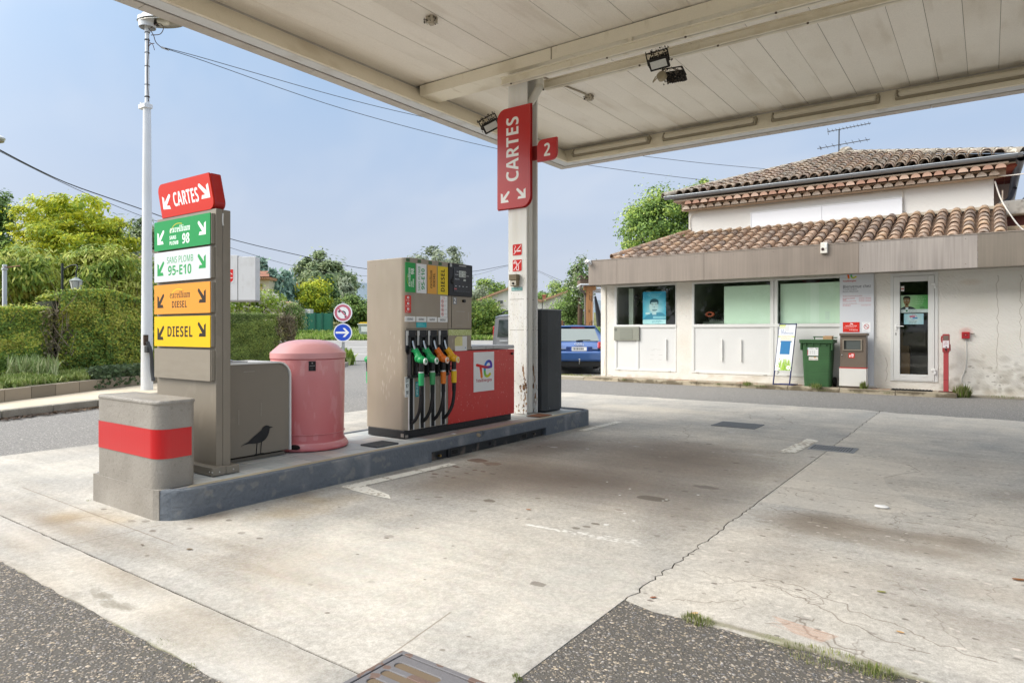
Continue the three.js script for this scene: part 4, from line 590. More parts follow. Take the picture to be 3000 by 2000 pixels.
{ // price totem
  const t = thing('price_totem', 'taupe fuel totem with green, white, orange and yellow grade panels', 'totem', [-5.0, .2, -2.76]);
  part(t, 'front_shell', uvBox(box(-5.435, -4.575, .2, 2.15, -2.752, -2.70, .004)), taupeMat); part(t, 'rear_shell', uvBox(box(-5.43, -4.575, .2, 2.148, -2.815, -2.754, .004)), taupeMat);
  part(t, 'base_plate', [box(-5.46, -4.53, .2, .262, -2.752, -2.645, .006), box(-5.46, -4.53, .2, .258, -2.86, -2.754, .006)].map((g) => uvBox(g)), taupeMat);
  part(t, 'screw', [[-4.565, .23, -2.644], [-4.53, .23, -2.644], [-4.529, .225, -2.70], [-4.529, .228, -2.81]].map(([x, y, z]) => new THREE.SphereGeometry(.006, 8, 6).translate(x, y, z)), mat('#c9c6bf', .3, .7));
  part(t, 'sealant', tube([[-4.573, 2.12, -2.753], [-4.571, 2.06, -2.75], [-4.573, 2.03, -2.755]], .006, 8, 6), mat('#d8d6cf', .6));
  const A = (g, w, h, css) => { arrow(g, w * .125, h * .56, h * .46, 0, css); arrow(g, w * .865, h * .44, h * .46, -Math.PI / 2, css); };
  const P = [
    ['green_panel', 1.887, 2.117, (g, w, h) => { g.fillStyle = '#1f9450'; g.fillRect(0, 0, w, h); A(g, w, h, '#f3f4f1'); swoosh(g, w * .29, h * .22, w * .37, h * .22, '#f0c524', '#f5f6f3'); words(g, 'SANS', w * .29, h * .54, w * .125, h * .13, '#f5f6f3'); words(g, 'PLOMB', w * .29, h * .73, w * .165, h * .13, '#f5f6f3'); words(g, '98', w * .52, h * .52, w * .135, h * .34, '#f5f6f3'); }],
    ['white_panel', 1.638, 1.872, (g, w, h) => { g.fillStyle = '#d3d6d8'; g.fillRect(0, 0, w, h); A(g, w, h, '#2a9a50'); words(g, 'SANS PLOMB', w * .24, h * .18, w * .48, h * .22, '#2a9a50', '100px sans-serif'); words(g, '95-E10', w * .26, h * .47, w * .43, h * .33, '#2a9a50'); }],
    ['orange_panel', 1.385, 1.615, (g, w, h) => { g.fillStyle = '#e79a38'; g.fillRect(0, 0, w, h); A(g, w, h, '#33291f'); swoosh(g, w * .29, h * .24, w * .37, h * .23, '#f3d02c', '#33291f'); words(g, 'DIESEL', w * .33, h * .58, w * .28, h * .22, '#33291f'); }],
    ['yellow_panel', 1.132, 1.366, (g, w, h) => { g.fillStyle = '#edbe12'; g.fillRect(0, 0, w, h); A(g, w, h, '#2f281d'); words(g, 'DIESEL', w * .24, h * .32, w * .47, h * .36, '#2f281d'); }],
    ['blank_panel', .884, 1.114, (g, w, h) => { g.fillStyle = '#91887a'; g.fillRect(0, 0, w, h); const r = rng(5); for (let i = 0; i < 40; i++) blob(g, w * r(), h * (.3 + r() * .7), 20 + 40 * r(), 6 + r() * 10, r() < .5 ? '160,152,138' : '126,116,104', .12); }],
  ];
  for (const [name, y0, y1, d] of P) { const q = print(420, 118, d); part(t, 'panel_tray', uvBox(box(-5.425, -4.588, y0 + .003, y1 - .003, -2.70, -2.672, .003)), taupeMat); part(t, name, faceZ(-5.412, -4.597, y0, y1, -2.672, .006, q, .003), printMat, { green_panel: 'green unleaded 98 panel', white_panel: 'white unleaded 95-E10 panel', orange_panel: 'orange diesel panel', yellow_panel: 'yellow diesel panel', blank_panel: 'blank taupe panel' }[name]); }
  // leaning red head
  const q = print(330, 130, (g, w, h) => { const gr = '#cb2a18'; g.fillStyle = gr; g.fillRect(0, 0, w, h); arrow(g, w * .14, h * .55, h * .42, .06, '#eef0ef'); words(g, 'CARTES', w * .27, h * .31, w * .49, h * .42, '#eef0ef'); arrow(g, w * .87, h * .46, h * .44, -Math.PI / 2, '#eef0ef'); });
  const lean = (g) => { const p = g.attributes.position; for (let i = 0; i < p.count; i++) p.setX(i, p.getX(i) - (p.getY(i) - 2.15) * .31); g.computeVertexNormals(); return g; };
  const hs = rrShape(-5.345, -4.585, 2.15, 2.425, [.0, .075, .0, .075]);
  part(t, 'head_face', lean(uvRegion(extrude(hs, .012), q, -5.345, -4.585, 2.15, 2.425).translate(0, 0, -2.708)), printMat, 'leaning red head panel that reads CARTES'); t.position.x -= .03;
  part(t, 'head_body', lean(extrude(rrShape(-5.345, -4.585, 2.15, 2.425, [.0, .075, .0, .075]), .088, .01)).translate(0, 0, -2.797), new THREE.MeshPhysicalMaterial({ color: '#b21a1c', roughness: .3, clearcoat: .2, side: THREE.DoubleSide }));
}
{ // rounded service cabinet with the bird
  const t = thing('service_cabinet', 'low taupe cabinet with rounded corner, white edge and a black bird', 'cabinet', [-5.1, .2, -3.25]);
  const prof = (o) => { const s = rrShape(2.9 + o, 3.545 - o, .225 + o, .995 - o, [0, 0, .125, 0]); return s; };
  const side = (g) => g.rotateY(Math.PI / 2);                                   // drawn in (-z, y), pushed out along +x
  part(t, 'body', uvBox(side(extrude(prof(.014), .40, .004)).translate(-5.29, 0, 0)), taupeMat);
  const rim = new THREE.Shape(); rim.moveTo(2.9, .24); rim.lineTo(2.9, .995); rim.lineTo(3.42, .995); rim.absarc(3.42, .87, .125, Math.PI / 2, 0, true); rim.lineTo(3.545, .235); rim.lineTo(3.531, .235); rim.lineTo(3.531, .87); rim.absarc(3.42, .87, .111, 0, Math.PI / 2, false); rim.lineTo(2.914, .981); rim.lineTo(2.914, .24); part(t, 'white_edge', side(extrude(rim, .43, .003)).translate(-5.305, 0, 0), mat('#e9e8e3', .4));
  part(t, 'foot', box(-5.28, -4.91, .2, .225, -3.50, -2.93), mat('#6f675a', .6));
  part(t, 'lid_handle', [box(-5.2, -4.98, .995, 1.004, -3.2, -2.95, .003), new THREE.SphereGeometry(.05, 16, 8).scale(1.2, .35, 1.2).translate(-5.08, 1.005, -3.06)], mat('#b0aea8', .3, .4));
  const bird = (g, w, h) => { g.fillStyle = '#857c6e'; g.fillRect(0, 0, w, h); };
  void bird;
  const s = new THREE.Shape(); s.moveTo(3.077, .322); s.lineTo(3.14, .352); s.bezierCurveTo(3.18, .385, 3.22, .405, 3.262, .435); s.bezierCurveTo(3.275, .468, 3.315, .478, 3.338, .456); s.lineTo(3.373, .448); s.lineTo(3.338, .44); s.bezierCurveTo(3.332, .38, 3.30, .345, 3.255, .335); s.bezierCurveTo(3.2, .326, 3.16, .338, 3.13, .336); s.lineTo(3.085, .332); s.closePath();
  const leg = (x, y, q) => [rod([x, y, 0], [x - .008, .245, 0], .0035, .003, 5), rod([x - .008, .245, 0], [x - .03, .238, 0], .003, .002, 5), rod([x - .008, .245, 0], [x + .022, .24, 0], .003, .002, 5)];
  part(t, 'bird_mark', [new THREE.ExtrudeGeometry(s, { depth: .002, bevelEnabled: false, curveSegments: 10 }), ...leg(3.222, .335), ...leg(3.262, .336)].map((g) => side(g).translate(-4.886, 0, 0)), mat('#191a1c', .6));
  part(t, 'scratch', [box(-4.8862, -4.8857, .5, .62, -3.06, -3.055), box(-4.8862, -4.8857, .55, .66, -3.26, -3.256), box(-4.8862, -4.8857, .92, .925, -3.2, -3.1)], mat('#a9a294', .6));
}
{ // faded red round bin
  const pink = new THREE.MeshPhysicalMaterial({ roughness: .38, clearcoat: .15, side: THREE.DoubleSide, map: pixelTex(512, 512, (u, v, x, y) => { const f = fbm(u * 6, v * 3, 141, 4) + .5 * (smooth(.55, .7, fbm(u * 40, v * 9, 142, 3)) - .3) - .5 * smooth(.12, 0, v), dn = smooth(.75, .1, v) * .55 + (f - .5) * .45, k = clamp(dn + .18), n = 4 * (hash2(x, y, 6) - .5); return [lerp(208, 230, k) + n, lerp(98, 172, k) + n, lerp(100, 172, k) + n]; }, { repeat: false }) });
  const x = -5.10, z = -3.89, t = thing('round_bin', 'big faded pinkish red round bin with a domed lid on the island', 'bin', [x, .2, z]);
  const y = (p) => p.map(([r, h]) => [r, h]);
  part(t, 'body', lathe(y([[.33, .22], [.335, .25], [.318, .30], [.322, .5], [.326, .8], [.329, .99], [.331, 1.0]]), 56).translate(x, 0, z), pink);
  part(t, 'foot_ring', lathe(y([[.30, .2], [.352, .2], [.36, .212], [.356, .232], [.336, .262], [.326, .268]]), 56).translate(x, 0, z), pink);
  part(t, 'foot_seam', new THREE.TorusGeometry(.326, .004, 6, 64).rotateX(Math.PI / 2).translate(x, .34, z), pink);
  part(t, 'lid', lathe(y([[.330, 1.003], [.336, 1.008], [.336, 1.01], [.336, 1.054], [.3355, 1.056], [.333, 1.0575], [.30, 1.088], [.25, 1.132], [.18, 1.158], [.10, 1.172], [0, 1.176]]), 56).translate(x, 0, z), new THREE.MeshPhysicalMaterial({ color: '#e0a0a0', roughness: .34, clearcoat: .25, clearcoatRoughness: .2, side: THREE.DoubleSide }));
  part(t, 'ring_gap', lathe(y([[.326, .998], [.333, 1.0], [.333, 1.004], [.326, 1.006]]), 56).translate(x, 0, z), mat('#a34a4a', .6));
  part(t, 'hole', new THREE.IcosahedronGeometry(.05, 1).scale(1.2, .45, .7).translate(-4.905, .242, -3.60), mat('#1d0f0d', .9));
  const q = print(60, 74, (g, w, h) => { g.fillStyle = '#2a2728'; g.fillRect(0, 0, w, h); g.fillStyle = '#9a9696'; g.beginPath(); g.arc(w / 2, 14, 6, 0, 7); g.fill(); words(g, 'propreté', 8, 30, w - 16, 12, '#a8a4a4'); lines(g, rng(3), 14, 52, w - 28, 2, 9, '#7d7a7a'); });
  const a = Math.atan2(.875 * 1 - .62, 1);                                     // turned towards the yard
  part(t, 'label', plate(.06, .085, .003, q).rotateY(1.02).translate(x + Math.sin(1.02) * .3295, .945, z + Math.cos(1.02) * .3295), printMat); void a;
}
{ // the pump
  const t = thing('fuel_pump', 'taupe and red fuel pump with four nozzles and a black display', 'fuel pump', [-4.9, .2, -5.5]);
  const X = -4.62, sideTex = new THREE.MeshPhysicalMaterial({ roughness: .4, metalness: .05, side: THREE.DoubleSide, map: canvasTex(512, 1024, (g, w, h) => { const r = rng(15); g.fillStyle = '#a09483'; g.fillRect(0, 0, w, h); for (let i = 0; i < 90; i++) blob(g, r() * w, r() * h, 30 + r() * 60, 40 + r() * 120, r() < .5 ? '178,166,150' : '140,128,113', .12); for (let i = 0; i < 34; i++) blob(g, w * (.1 + r() * .6), h * (.42 + r() * .42), 5 + r() * 4, 16 + r() * 10, '206,196,182', .45, (r() - .5) * .5); for (let i = 0; i < 14; i++) blob(g, w * r(), h * r(), 4, 4, '90,80,70', .4); }, { repeat: true }) });
  const uvSide = (g) => { g = uvBox(g); const u = g.attributes.uv; for (let i = 0; i < u.count; i++) { u.setX(i, u.getX(i) / .56); u.setY(i, (u.getY(i) - .27) / 1.72); } return g; };
  part(t, 'tower', uvSide(plan(rrShape(-5.185, X, 4.67, 5.285, [.02, .075, 0, 0]), .278, 1.972, .006, 14)), sideTex);
  part(t, 'upper_housing', uvSide(box(-5.185, X - .003, 1.045, 1.972, -5.68, -5.289, .006)), sideTex);
  part(t, 'plinth', [box(-5.15, X - .012, .2, .28, -6.44, -4.66, .006), ...Array.from({ length: 12 }, (_, i) => new THREE.SphereGeometry(.007, 8, 6).translate(X - .011, .235 + (i % 2) * .025, -4.74 - i * .14))], mat('#191a1b', .55));
  part(t, 'plinth_patch', [box(X - .013, X - .0105, .205, .235, -4.71, -4.67), box(X - .06, X - .02, .215, .25, -4.661, -4.657)], mat('#8d857b', .8));
  part(t, 'lower_housing', box(-5.16, X - .02, .278, 1.035, -6.48, -5.29), mat('#7d7468', .6));
  const redM = new THREE.MeshPhysicalMaterial({ roughness: .28, clearcoat: .35, clearcoatRoughness: .12, side: THREE.DoubleSide, map: again(pixelTex(512, 512, (u, v, x, y) => { const k = 1 + .05 * (fbm(u * 30, v * 2, 151, 3) - .5), s = smooth(.80, .83, fbm(u * 60, v * 60, 152, 2)) * .6; return [lerp(204 * k, 226, s), lerp(28 * k, 150, s), lerp(24 * k, 140, s)]; }), .8, .8) });
  part(t, 'red_panel', uvBox(box(X - .02, X, .272, 1.038, -6.488, -5.287, .004)), redM, 'red lower panel');
  part(t, 'lid', uvBox(extrude(rrShape(-5.2, X + .006, 1.045, 1.088, [0, .012, .02, .01]), .80, .004).translate(0, 0, -6.48)), new THREE.MeshPhysicalMaterial({ roughness: .4, metalness: .25, side: THREE.DoubleSide, map: again(grime(39, [186, 184, 182], [120, 114, 106], .9), 1, 1) }));
  part(t, 'lock', [new THREE.CylinderGeometry(.014, .014, .02, 14).rotateZ(Math.PI / 2).translate(X + .008, .985, -6.43), box(X, X + .02, .98, .99, -6.45, -6.42)], mat('#4a2a28', .5, .3));
  // printed panels
  const L = (name, z0, z1, y0, y1, q, label) => part(t, name, faceX(z0, z1, y0, y1, X + .001, .003, q), printMat, label);
  const vertical = (g, w, h, f) => { g.save(); g.translate(0, h); g.rotate(-Math.PI / 2); f(g, h, w); g.restore(); };
  L('grade_label', -4.655, -4.797, 1.632, 1.923, print(104, 212, (g, w, h) => { g.fillStyle = '#3ba55a'; g.fillRect(0, 0, w, h); vertical(g, w, h, (c, a, b) => { swoosh(c, a * .18, b * .24, a * .64, b * .26, '#d9dc3a', '#f4f6f2'); words(c, 'SANS', a * .18, b * .57, a * .2, b * .12, '#f4f6f2'); words(c, 'PLOMB', a * .18, b * .74, a * .28, b * .12, '#f4f6f2'); words(c, '98', a * .6, b * .56, a * .22, b * .3, '#f4f6f2'); }); }), 'green 98 label');
  L('grade_label', -4.812, -4.955, 1.630, 1.923, print(104, 212, (g, w, h) => { g.fillStyle = '#eceef0'; g.fillRect(0, 0, w, h); vertical(g, w, h, (c, a, b) => { words(c, 'SANS PLOMB', a * .07, b * .16, a * .84, b * .22, '#3aa05c', '100px sans-serif'); words(c, '95-E10', a * .12, b * .48, a * .73, b * .34, '#3aa05c'); }); }), 'white 95-E10 label');
  L('grade_label', -4.972, -5.11, 1.630, 1.921, print(104, 212, (g, w, h) => { g.fillStyle = '#e8ad55'; g.fillRect(0, 0, w, h); vertical(g, w, h, (c, a, b) => { swoosh(c, a * .18, b * .2, a * .64, b * .3, '#e7ba45', '#2d241b'); words(c, 'DIESEL', a * .24, b * .58, a * .5, b * .24, '#2d241b'); }); }), 'orange diesel label');
  L('grade_label', -5.125, -5.282, 1.630, 1.921, print(104, 212, (g, w, h) => { g.fillStyle = '#efd43c'; g.fillRect(0, 0, w, h); vertical(g, w, h, (c, a, b) => words(c, 'DIESEL', a * .08, b * .3, a * .84, b * .38, '#2a251c')); }), 'yellow diesel label');
  for (const z of [-4.69, -4.85, -5.01, -5.16]) part(t, 'green_tab', box(X, X + .002, 1.93, 1.962, z - .03, z + .02), mat('#4d6b4a', .6));
  L('notice_strip', -4.655, -4.735, 1.43, 1.60, print(56, 118, (g, w, h) => { const r = rng(6); g.fillStyle = '#d8453c'; g.fillRect(0, 0, w, h); for (const y of [6, 46, 84]) { g.fillStyle = '#fff'; g.beginPath(); g.ellipse(w / 2, y + 8, 11, 8, 0, 0, 7); g.fill(); g.fillStyle = '#d8453c'; g.fillRect(w / 2 - 2, y + 6, 9, 4); lines(g, r, 6, y + 20, w - 12, 3, 5, '#f6dcd9'); } }), 'red notice strip');
  L('notice_strip', -5.165, -5.275, 1.395, 1.615, print(74, 150, (g, w, h) => { const r = rng(7); g.fillStyle = '#f0f0ef'; g.fillRect(0, 0, w, h); lines(g, r, 14, 5, w - 26, 3, 6, '#cf8a86'); for (let i = 0; i < 4; i++) { const y = 38 + i * 30; g.strokeStyle = '#d3352f'; g.lineWidth = 3; g.beginPath(); g.arc(22, y, 11, 0, 7); g.moveTo(14, y - 8); g.lineTo(30, y + 8); g.stroke(); g.fillStyle = '#3a3a3a'; g.fillRect(18, y - 3, 8, 6); lines(g, r, 42, y - 3, w - 46, 1, 5, '#8a8a8a'); } }), 'white strip of four prohibition signs');
  [['ESSENCE', -4.652, -4.797], ['ESSENCE', -4.81, -4.955], ['GAZOLE', -4.968, -5.112], ['GAZOLE', -5.126, -5.278]].forEach(([s, a, b], i) => L('fuel_label', a, b, 1.343, 1.396 - (i === 3 ? .003 : 0), print(104, 42, (g, w, h) => { g.fillStyle = '#f0f0ee'; g.fillRect(0, 0, w, h); words(g, s, w * .22, h * .3, w * .56, h * .42, '#23262b'); })));
  L('info_label', -4.81, -4.957, 1.288, 1.338, print(104, 40, (g, w, h) => { g.fillStyle = '#38b0b8'; g.fillRect(0, 0, w, h); lines(g, rng(8), 12, 6, w - 24, 5, 6, '#9fdcdc'); }), 'teal information label');
  part(t, 'seam', [box(X, X + .0015, 1.272, 1.278, -5.285, -4.67), box(X, X + .0015, .28, 1.97, -5.289, -5.285), box(X - .003, X, 1.27, 1.276, -5.68, -5.29), box(X - .003, X, 1.285, 1.62, -5.347, -5.344)], mat('#4e473d', .7));
  // display unit
  part(t, 'display_unit', box(X - .02, X + .012, 1.622, 1.968, -5.682, -5.292, .006), mat('#17181a', .35));
  part(t, 'display_glass', faceX(-5.362, -5.635, 1.672, 1.925, X + .012, .006, print(200, 192, (g, w, h) => {
    g.fillStyle = '#111214'; g.fillRect(0, 0, w, h); g.strokeStyle = '#4a4c50'; g.lineWidth = 3; g.strokeRect(3, 3, w - 6, h - 6); g.fillStyle = '#c9cfc9'; g.fillRect(62, 22, 82, 52);
    g.font = 'bold 24px monospace'; g.fillStyle = '#4a524c'; g.fillText('62,43', 70, 45); g.fillText('35,90', 70, 69); g.fillStyle = '#c9cfc9'; g.fillRect(116, 88, 30, 16); g.fillStyle = '#4a524c'; g.font = 'bold 13px monospace'; g.fillText('1,74', 117, 101);
    g.fillStyle = '#d8dadb'; g.font = 'bold 10px sans-serif'; g.fillText('PRIX', 34, 36); g.fillText('VOLUME', 14, 60); g.fillText('€', 150, 36); g.fillText('LITRES', 150, 64); g.fillText('PRIX/LITRE', 14, 96); for (let i = 0; i < 4; i++) g.fillRect(16 + i * 44, 146, 16, 5); g.fillStyle = '#c24a48'; g.fillRect(6, 166, 28, 10); }), .004), glossMat, 'black display with price and volume');
  part(t, 'display_knob', [new THREE.SphereGeometry(.028, 14, 10).scale(.4, 1, 1).translate(X + .016, 1.775, -5.345), rod([X + .014, 1.79, -5.33], [X + .014, 1.83, -5.36], .004)], mat('#0d0e0f', .4));
  part(t, 'display_tag', [box(X + .0125, X + .0145, 1.928, 1.962, -5.335, -5.305), box(X + .0125, X + .0145, 1.944, 1.954, -5.57, -5.45)], mat('#b9bcbc', .5));
  part(t, 'cabinet_door', uvSide(box(X - .006, X + .002, 1.283, 1.612, -5.678, -5.35, .003)), sideTex);
  part(t, 'door_knob', new THREE.CylinderGeometry(.015, .017, .03, 14).rotateZ(Math.PI / 2).translate(X + .015, 1.575, -5.53), mat('#161616', .4));
  part(t, 'pump_number', faceX(-5.365, -5.425, 1.535, 1.612, X + .003, .002, print(44, 56, (g, w, h) => { g.fillStyle = '#8f9093'; g.fillRect(0, 0, w, h); words(g, '2', w * .16, h * .12, w * .62, h * .74, '#f3f3f2'); })), printMat);
  part(t, 'tape_marks', [box(X + .002, X + .003, 1.46, 1.464, -5.56, -5.42), box(X + .002, X + .003, 1.35, 1.47, -5.365, -5.362), box(X + .002, X + .003, 1.36, 1.46, -5.63, -5.626), box(X + .002, X + .003, 1.31, 1.313, -5.52, -5.42)], mat('#b6b0a6', .6));
  part(t, 'hex_strip', faceX(-5.292, -5.678, 1.205, 1.268, X - .004, .006, print(190, 32, (g, w, h) => { const r = rng(9); g.fillStyle = '#c6cf8e'; g.fillRect(0, 0, w, h); for (let i = 0; i < 48; i++) for (let j = 0; j < 8; j++) { g.fillStyle = `rgba(${r() < .5 ? '160,172,96' : '222,228,178'},.9)`; g.fillRect(i * 4 + (j % 2) * 2, j * 4, 2.4, 2.6); } for (let i = 0; i < 8; i++) { g.fillStyle = '#6d7350'; g.fillRect(r() * w, r() * h, 2, 2); } })), printMat, 'yellow green honeycomb strip');
  part(t, 'paper_notice', uvRegion(extrude((() => { const s = new THREE.Shape(); s.moveTo(-.1, -.078); s.lineTo(.1, -.078); s.lineTo(.1, .078); s.lineTo(-.065, .078); s.lineTo(-.1, .05); s.closePath(); return s; })(), .002), print(104, 84, (g, w, h) => { g.fillStyle = '#e9e9e4'; g.fillRect(0, 0, w, h); g.fillStyle = '#e2dd9a'; g.fillRect(0, 0, w * .62, h * .66); lines(g, rng(10), 8, 8, w * .5, 8, 6, '#cfc988'); g.fillStyle = '#7f9ec0'; g.fillRect(w * .84, h * .76, 8, 6); }), -.1, .1, -.078, .078).rotateY(Math.PI / 2).translate(X - .002, 1.118, -5.50), printMat);
  L('measure_label', -4.652, -4.714, .608, .806, print(52, 150, (g, w, h) => { g.fillStyle = '#f0f0ee'; g.fillRect(0, 0, w, h); const r = rng(11); lines(g, r, 6, 5, w - 12, 5, 8, '#55585c', 4); words(g, '87', 12, 52, w - 24, 28, '#202224'); lines(g, r, 12, 86, w - 24, 1, 6, '#77797c'); words(g, '98', 12, 102, w - 24, 28, '#202224'); lines(g, r, 6, 136, w - 12, 2, 6, '#77797c'); }), 'white octane label 87 98');
  L('side_label', -4.80, -4.845, .60, .75, print(30, 100, (g, w, h) => { g.fillStyle = '#3fa9ae'; g.fillRect(0, 0, w, h); g.save(); g.translate(w * .2, h * .9); g.rotate(-Math.PI / 2); words(g, 'SP95 E10', 0, 0, h * .8, w * .5, '#eaf6f6'); g.restore(); }), 'teal vertical label');
  part(t, 'logo_panel', faceX(-5.712, -6.082, .578, 1.018, X + .001, .004, print(230, 276, (g, w, h) => { g.fillStyle = '#efefed'; g.fillRect(0, 0, w, h); brand(g, w * .11, h * .22, w * .70); words(g, 'TotalEnergies', w * .11, h * .68, w * .78, h * .10, '#a81e28'); })), printMat, 'white logo panel');
  // nozzles, holsters, hoses, rails
  const black = mat('#17181a', .45), black2 = mat('#26282a', .55), rail = mat('#d9d9d6', .3, .3), steel = mat('#c9ccce', .22, .9);
  const cs = [-4.735, -4.89, -5.045, -5.205], hues = [['#17a158', '#2fae68'], ['#17a158', '#3f9a5c'], ['#e3701d', '#e77a20'], ['#efb31c', '#f0c01c']], caps = ['#e6f0e8', '#dfe9e2', '#f0dccb', '#f4e4b0'];
  cs.forEach((z, i) => {
    const hol = part(t, 'nozzle_holder', [box(X - .002, X + .012, 1.06, 1.262, z - .062, z + .078, .004), extrude(poly([[z - .062, 1.06], [z + .078, 1.06], [z + .05, 1.015], [z - .05, 1.015]].map(([a, b]) => [-a, b])), .012).rotateY(Math.PI / 2).translate(X - .001, 0, 0), box(X, X + .05, .80, 1.08, z + .03, z + .05, .006), box(X, X + .045, .80, 1.04, z - .05, z - .034, .006), box(X, X + .055, .795, .82, z - .05, z + .05, .006)], black);
    part(hol, 'nozzle_mouth', [box(X + .012, X + .03, 1.09, 1.205, z - .05, z - .025, .004), box(X + .012, X + .03, 1.09, 1.205, z + .028, z + .05, .004), box(X + .012, X + .03, 1.19, 1.21, z - .05, z + .05, .004)], black2);
    part(hol, 'mouth_hole', box(X + .010, X + .0135, 1.09, 1.19, z - .025, z + .028), mat('#050506', .9));
    part(hol, 'grade_sticker', box(X + .0125, X + .0145, 1.112, 1.255, z + .045, z + .077), mat('#cfd0cd', .5));
    const [c, c2] = hues[i], cm = new THREE.MeshPhysicalMaterial({ color: c, roughness: .38, side: THREE.DoubleSide }), dz = -.008 - i * .004;
    const N = part(t, 'nozzle', [tube([[X + .055, 1.07, z], [X + .075, 1.035, z + dz], [X + .105, 1.0, z + dz], [X + .14, .965, z + dz * 1.5]], .033, 14, 12), new THREE.SphereGeometry(.047, 18, 12).scale(1.05, .82, .85).translate(X + .135, .972, z + dz), new THREE.SphereGeometry(.036, 14, 10).scale(.8, 1.1, .8).translate(X + .092, .985, z + dz + .012)], cm, ['green nozzle nearest the corner', 'second green nozzle', 'orange nozzle', 'yellow nozzle'][i]);
    part(N, 'spout', tube([[X + .022, 1.155, z], [X + .034, 1.115, z], [X + .056, 1.065, z]], .0125, 10, 10), steel);
    if (i < 2) part(N, 'splash_guard', new THREE.ConeGeometry(.05, .022, 18, 1, true).rotateZ(-.6).translate(X + .055, 1.068, z), new THREE.MeshPhysicalMaterial({ color: '#128a4c', roughness: .5, side: THREE.DoubleSide }));
    part(N, 'end_cap', new THREE.CylinderGeometry(.031, .033, .012, 22).rotateZ(Math.PI / 2).rotateY(.25).translate(X + .184, .958, z + dz - .004), mat(caps[i], .4)); part(N, 'cap_print', new THREE.CylinderGeometry(.015, .015, .003, 16).rotateZ(Math.PI / 2).rotateY(.25).translate(X + .1925, .958, z + dz - .006), mat(i < 2 ? '#4c9c6c' : c2, .5));
    part(N, 'grip', [tube([[X + .135, .955, z + dz], [X + .135, .90, z + dz * 1.1], [X + .13, .85, z + dz * 1.2]], .0235, 8, 12)], black); part(N, 'trigger', [tube([[X + .09, .955, z + dz], [X + .075, .90, z + dz], [X + .085, .84, z + dz], [X + .125, .835, z + dz]], .008, 14, 6), box(X + .09, X + .125, .885, .893, z + dz - .01, z + dz + .01)], black2);
    part(N, 'grip_ring', new THREE.CylinderGeometry(.026, .026, .014, 16).translate(X + .13, .85, z + dz * 1.2), mat('#cfd6d2', .4, .3));
    const H = part(t, 'hose', tube([[X + .128, .69, z + dz * 1.6], [X + .122, .58, z + dz * 1.7], [X + .105, .47, z + dz], [X + .065, .39, z], [X + .012, .345, z + .004]], .0175, 30, 10), black);
    part(H, 'hose_sleeve', [cyl(.027, .029, .12, X + .13, .722, z + dz * 1.4, 18), cyl(.0275, .0275, .01, X + .13, .77, z + dz * 1.4, 18)], new THREE.MeshPhysicalMaterial({ color: c2, roughness: .45, side: THREE.DoubleSide }));
    part(H, 'hose_spring', Array.from({ length: 8 }, (_, k) => new THREE.TorusGeometry(.0185, .0045, 6, 14).rotateX(Math.PI / 2).translate(X + .129, .715 - k * .0105, z + dz * 1.5)), black2);
    part(t, 'hose_slot', box(X - .001, X + .003, .285, .80, z - .028, z + .026), mat('#1b1c1d', .7));
    for (const s of [-.034, .032]) part(t, 'hose_rail', new RoundedBoxGeometry(.012, .52, .013, 1, .003).translate(X + .005, .54, z + s), rail);
    part(t, 'rail_bracket', [box(X, X + .03, .79, .80, z - .05, z + .06), new THREE.SphereGeometry(.009, 8, 6).translate(X + .012, .80, z - .034)], mat('#55585a', .4, .5));
  });
  // one nozzle of the far face peeps out
  const N = part(t, 'nozzle', [new THREE.SphereGeometry(.05, 16, 12).scale(1, .8, .9).translate(-5.27, .955, -4.78), tube([[-5.2, 1.05, -4.78], [-5.24, 1.0, -4.78], [-5.28, .95, -4.78]], .033, 8, 12)], mat('#1b9c56', .4), 'green nozzle of the far face'); part(N, 'grip', tube([[-5.28, .93, -4.78], [-5.275, .83, -4.785]], .024, 4, 10), black);
  const H = part(t, 'hose', tube([[-5.27, .7, -4.785], [-5.265, .55, -4.79], [-5.23, .42, -4.78], [-5.18, .34, -4.77]], .0175, 20, 10), black); part(H, 'hose_sleeve', cyl(.028, .029, .12, -5.272, .71, -4.785, 16), mat('#2fae68', .45));
}
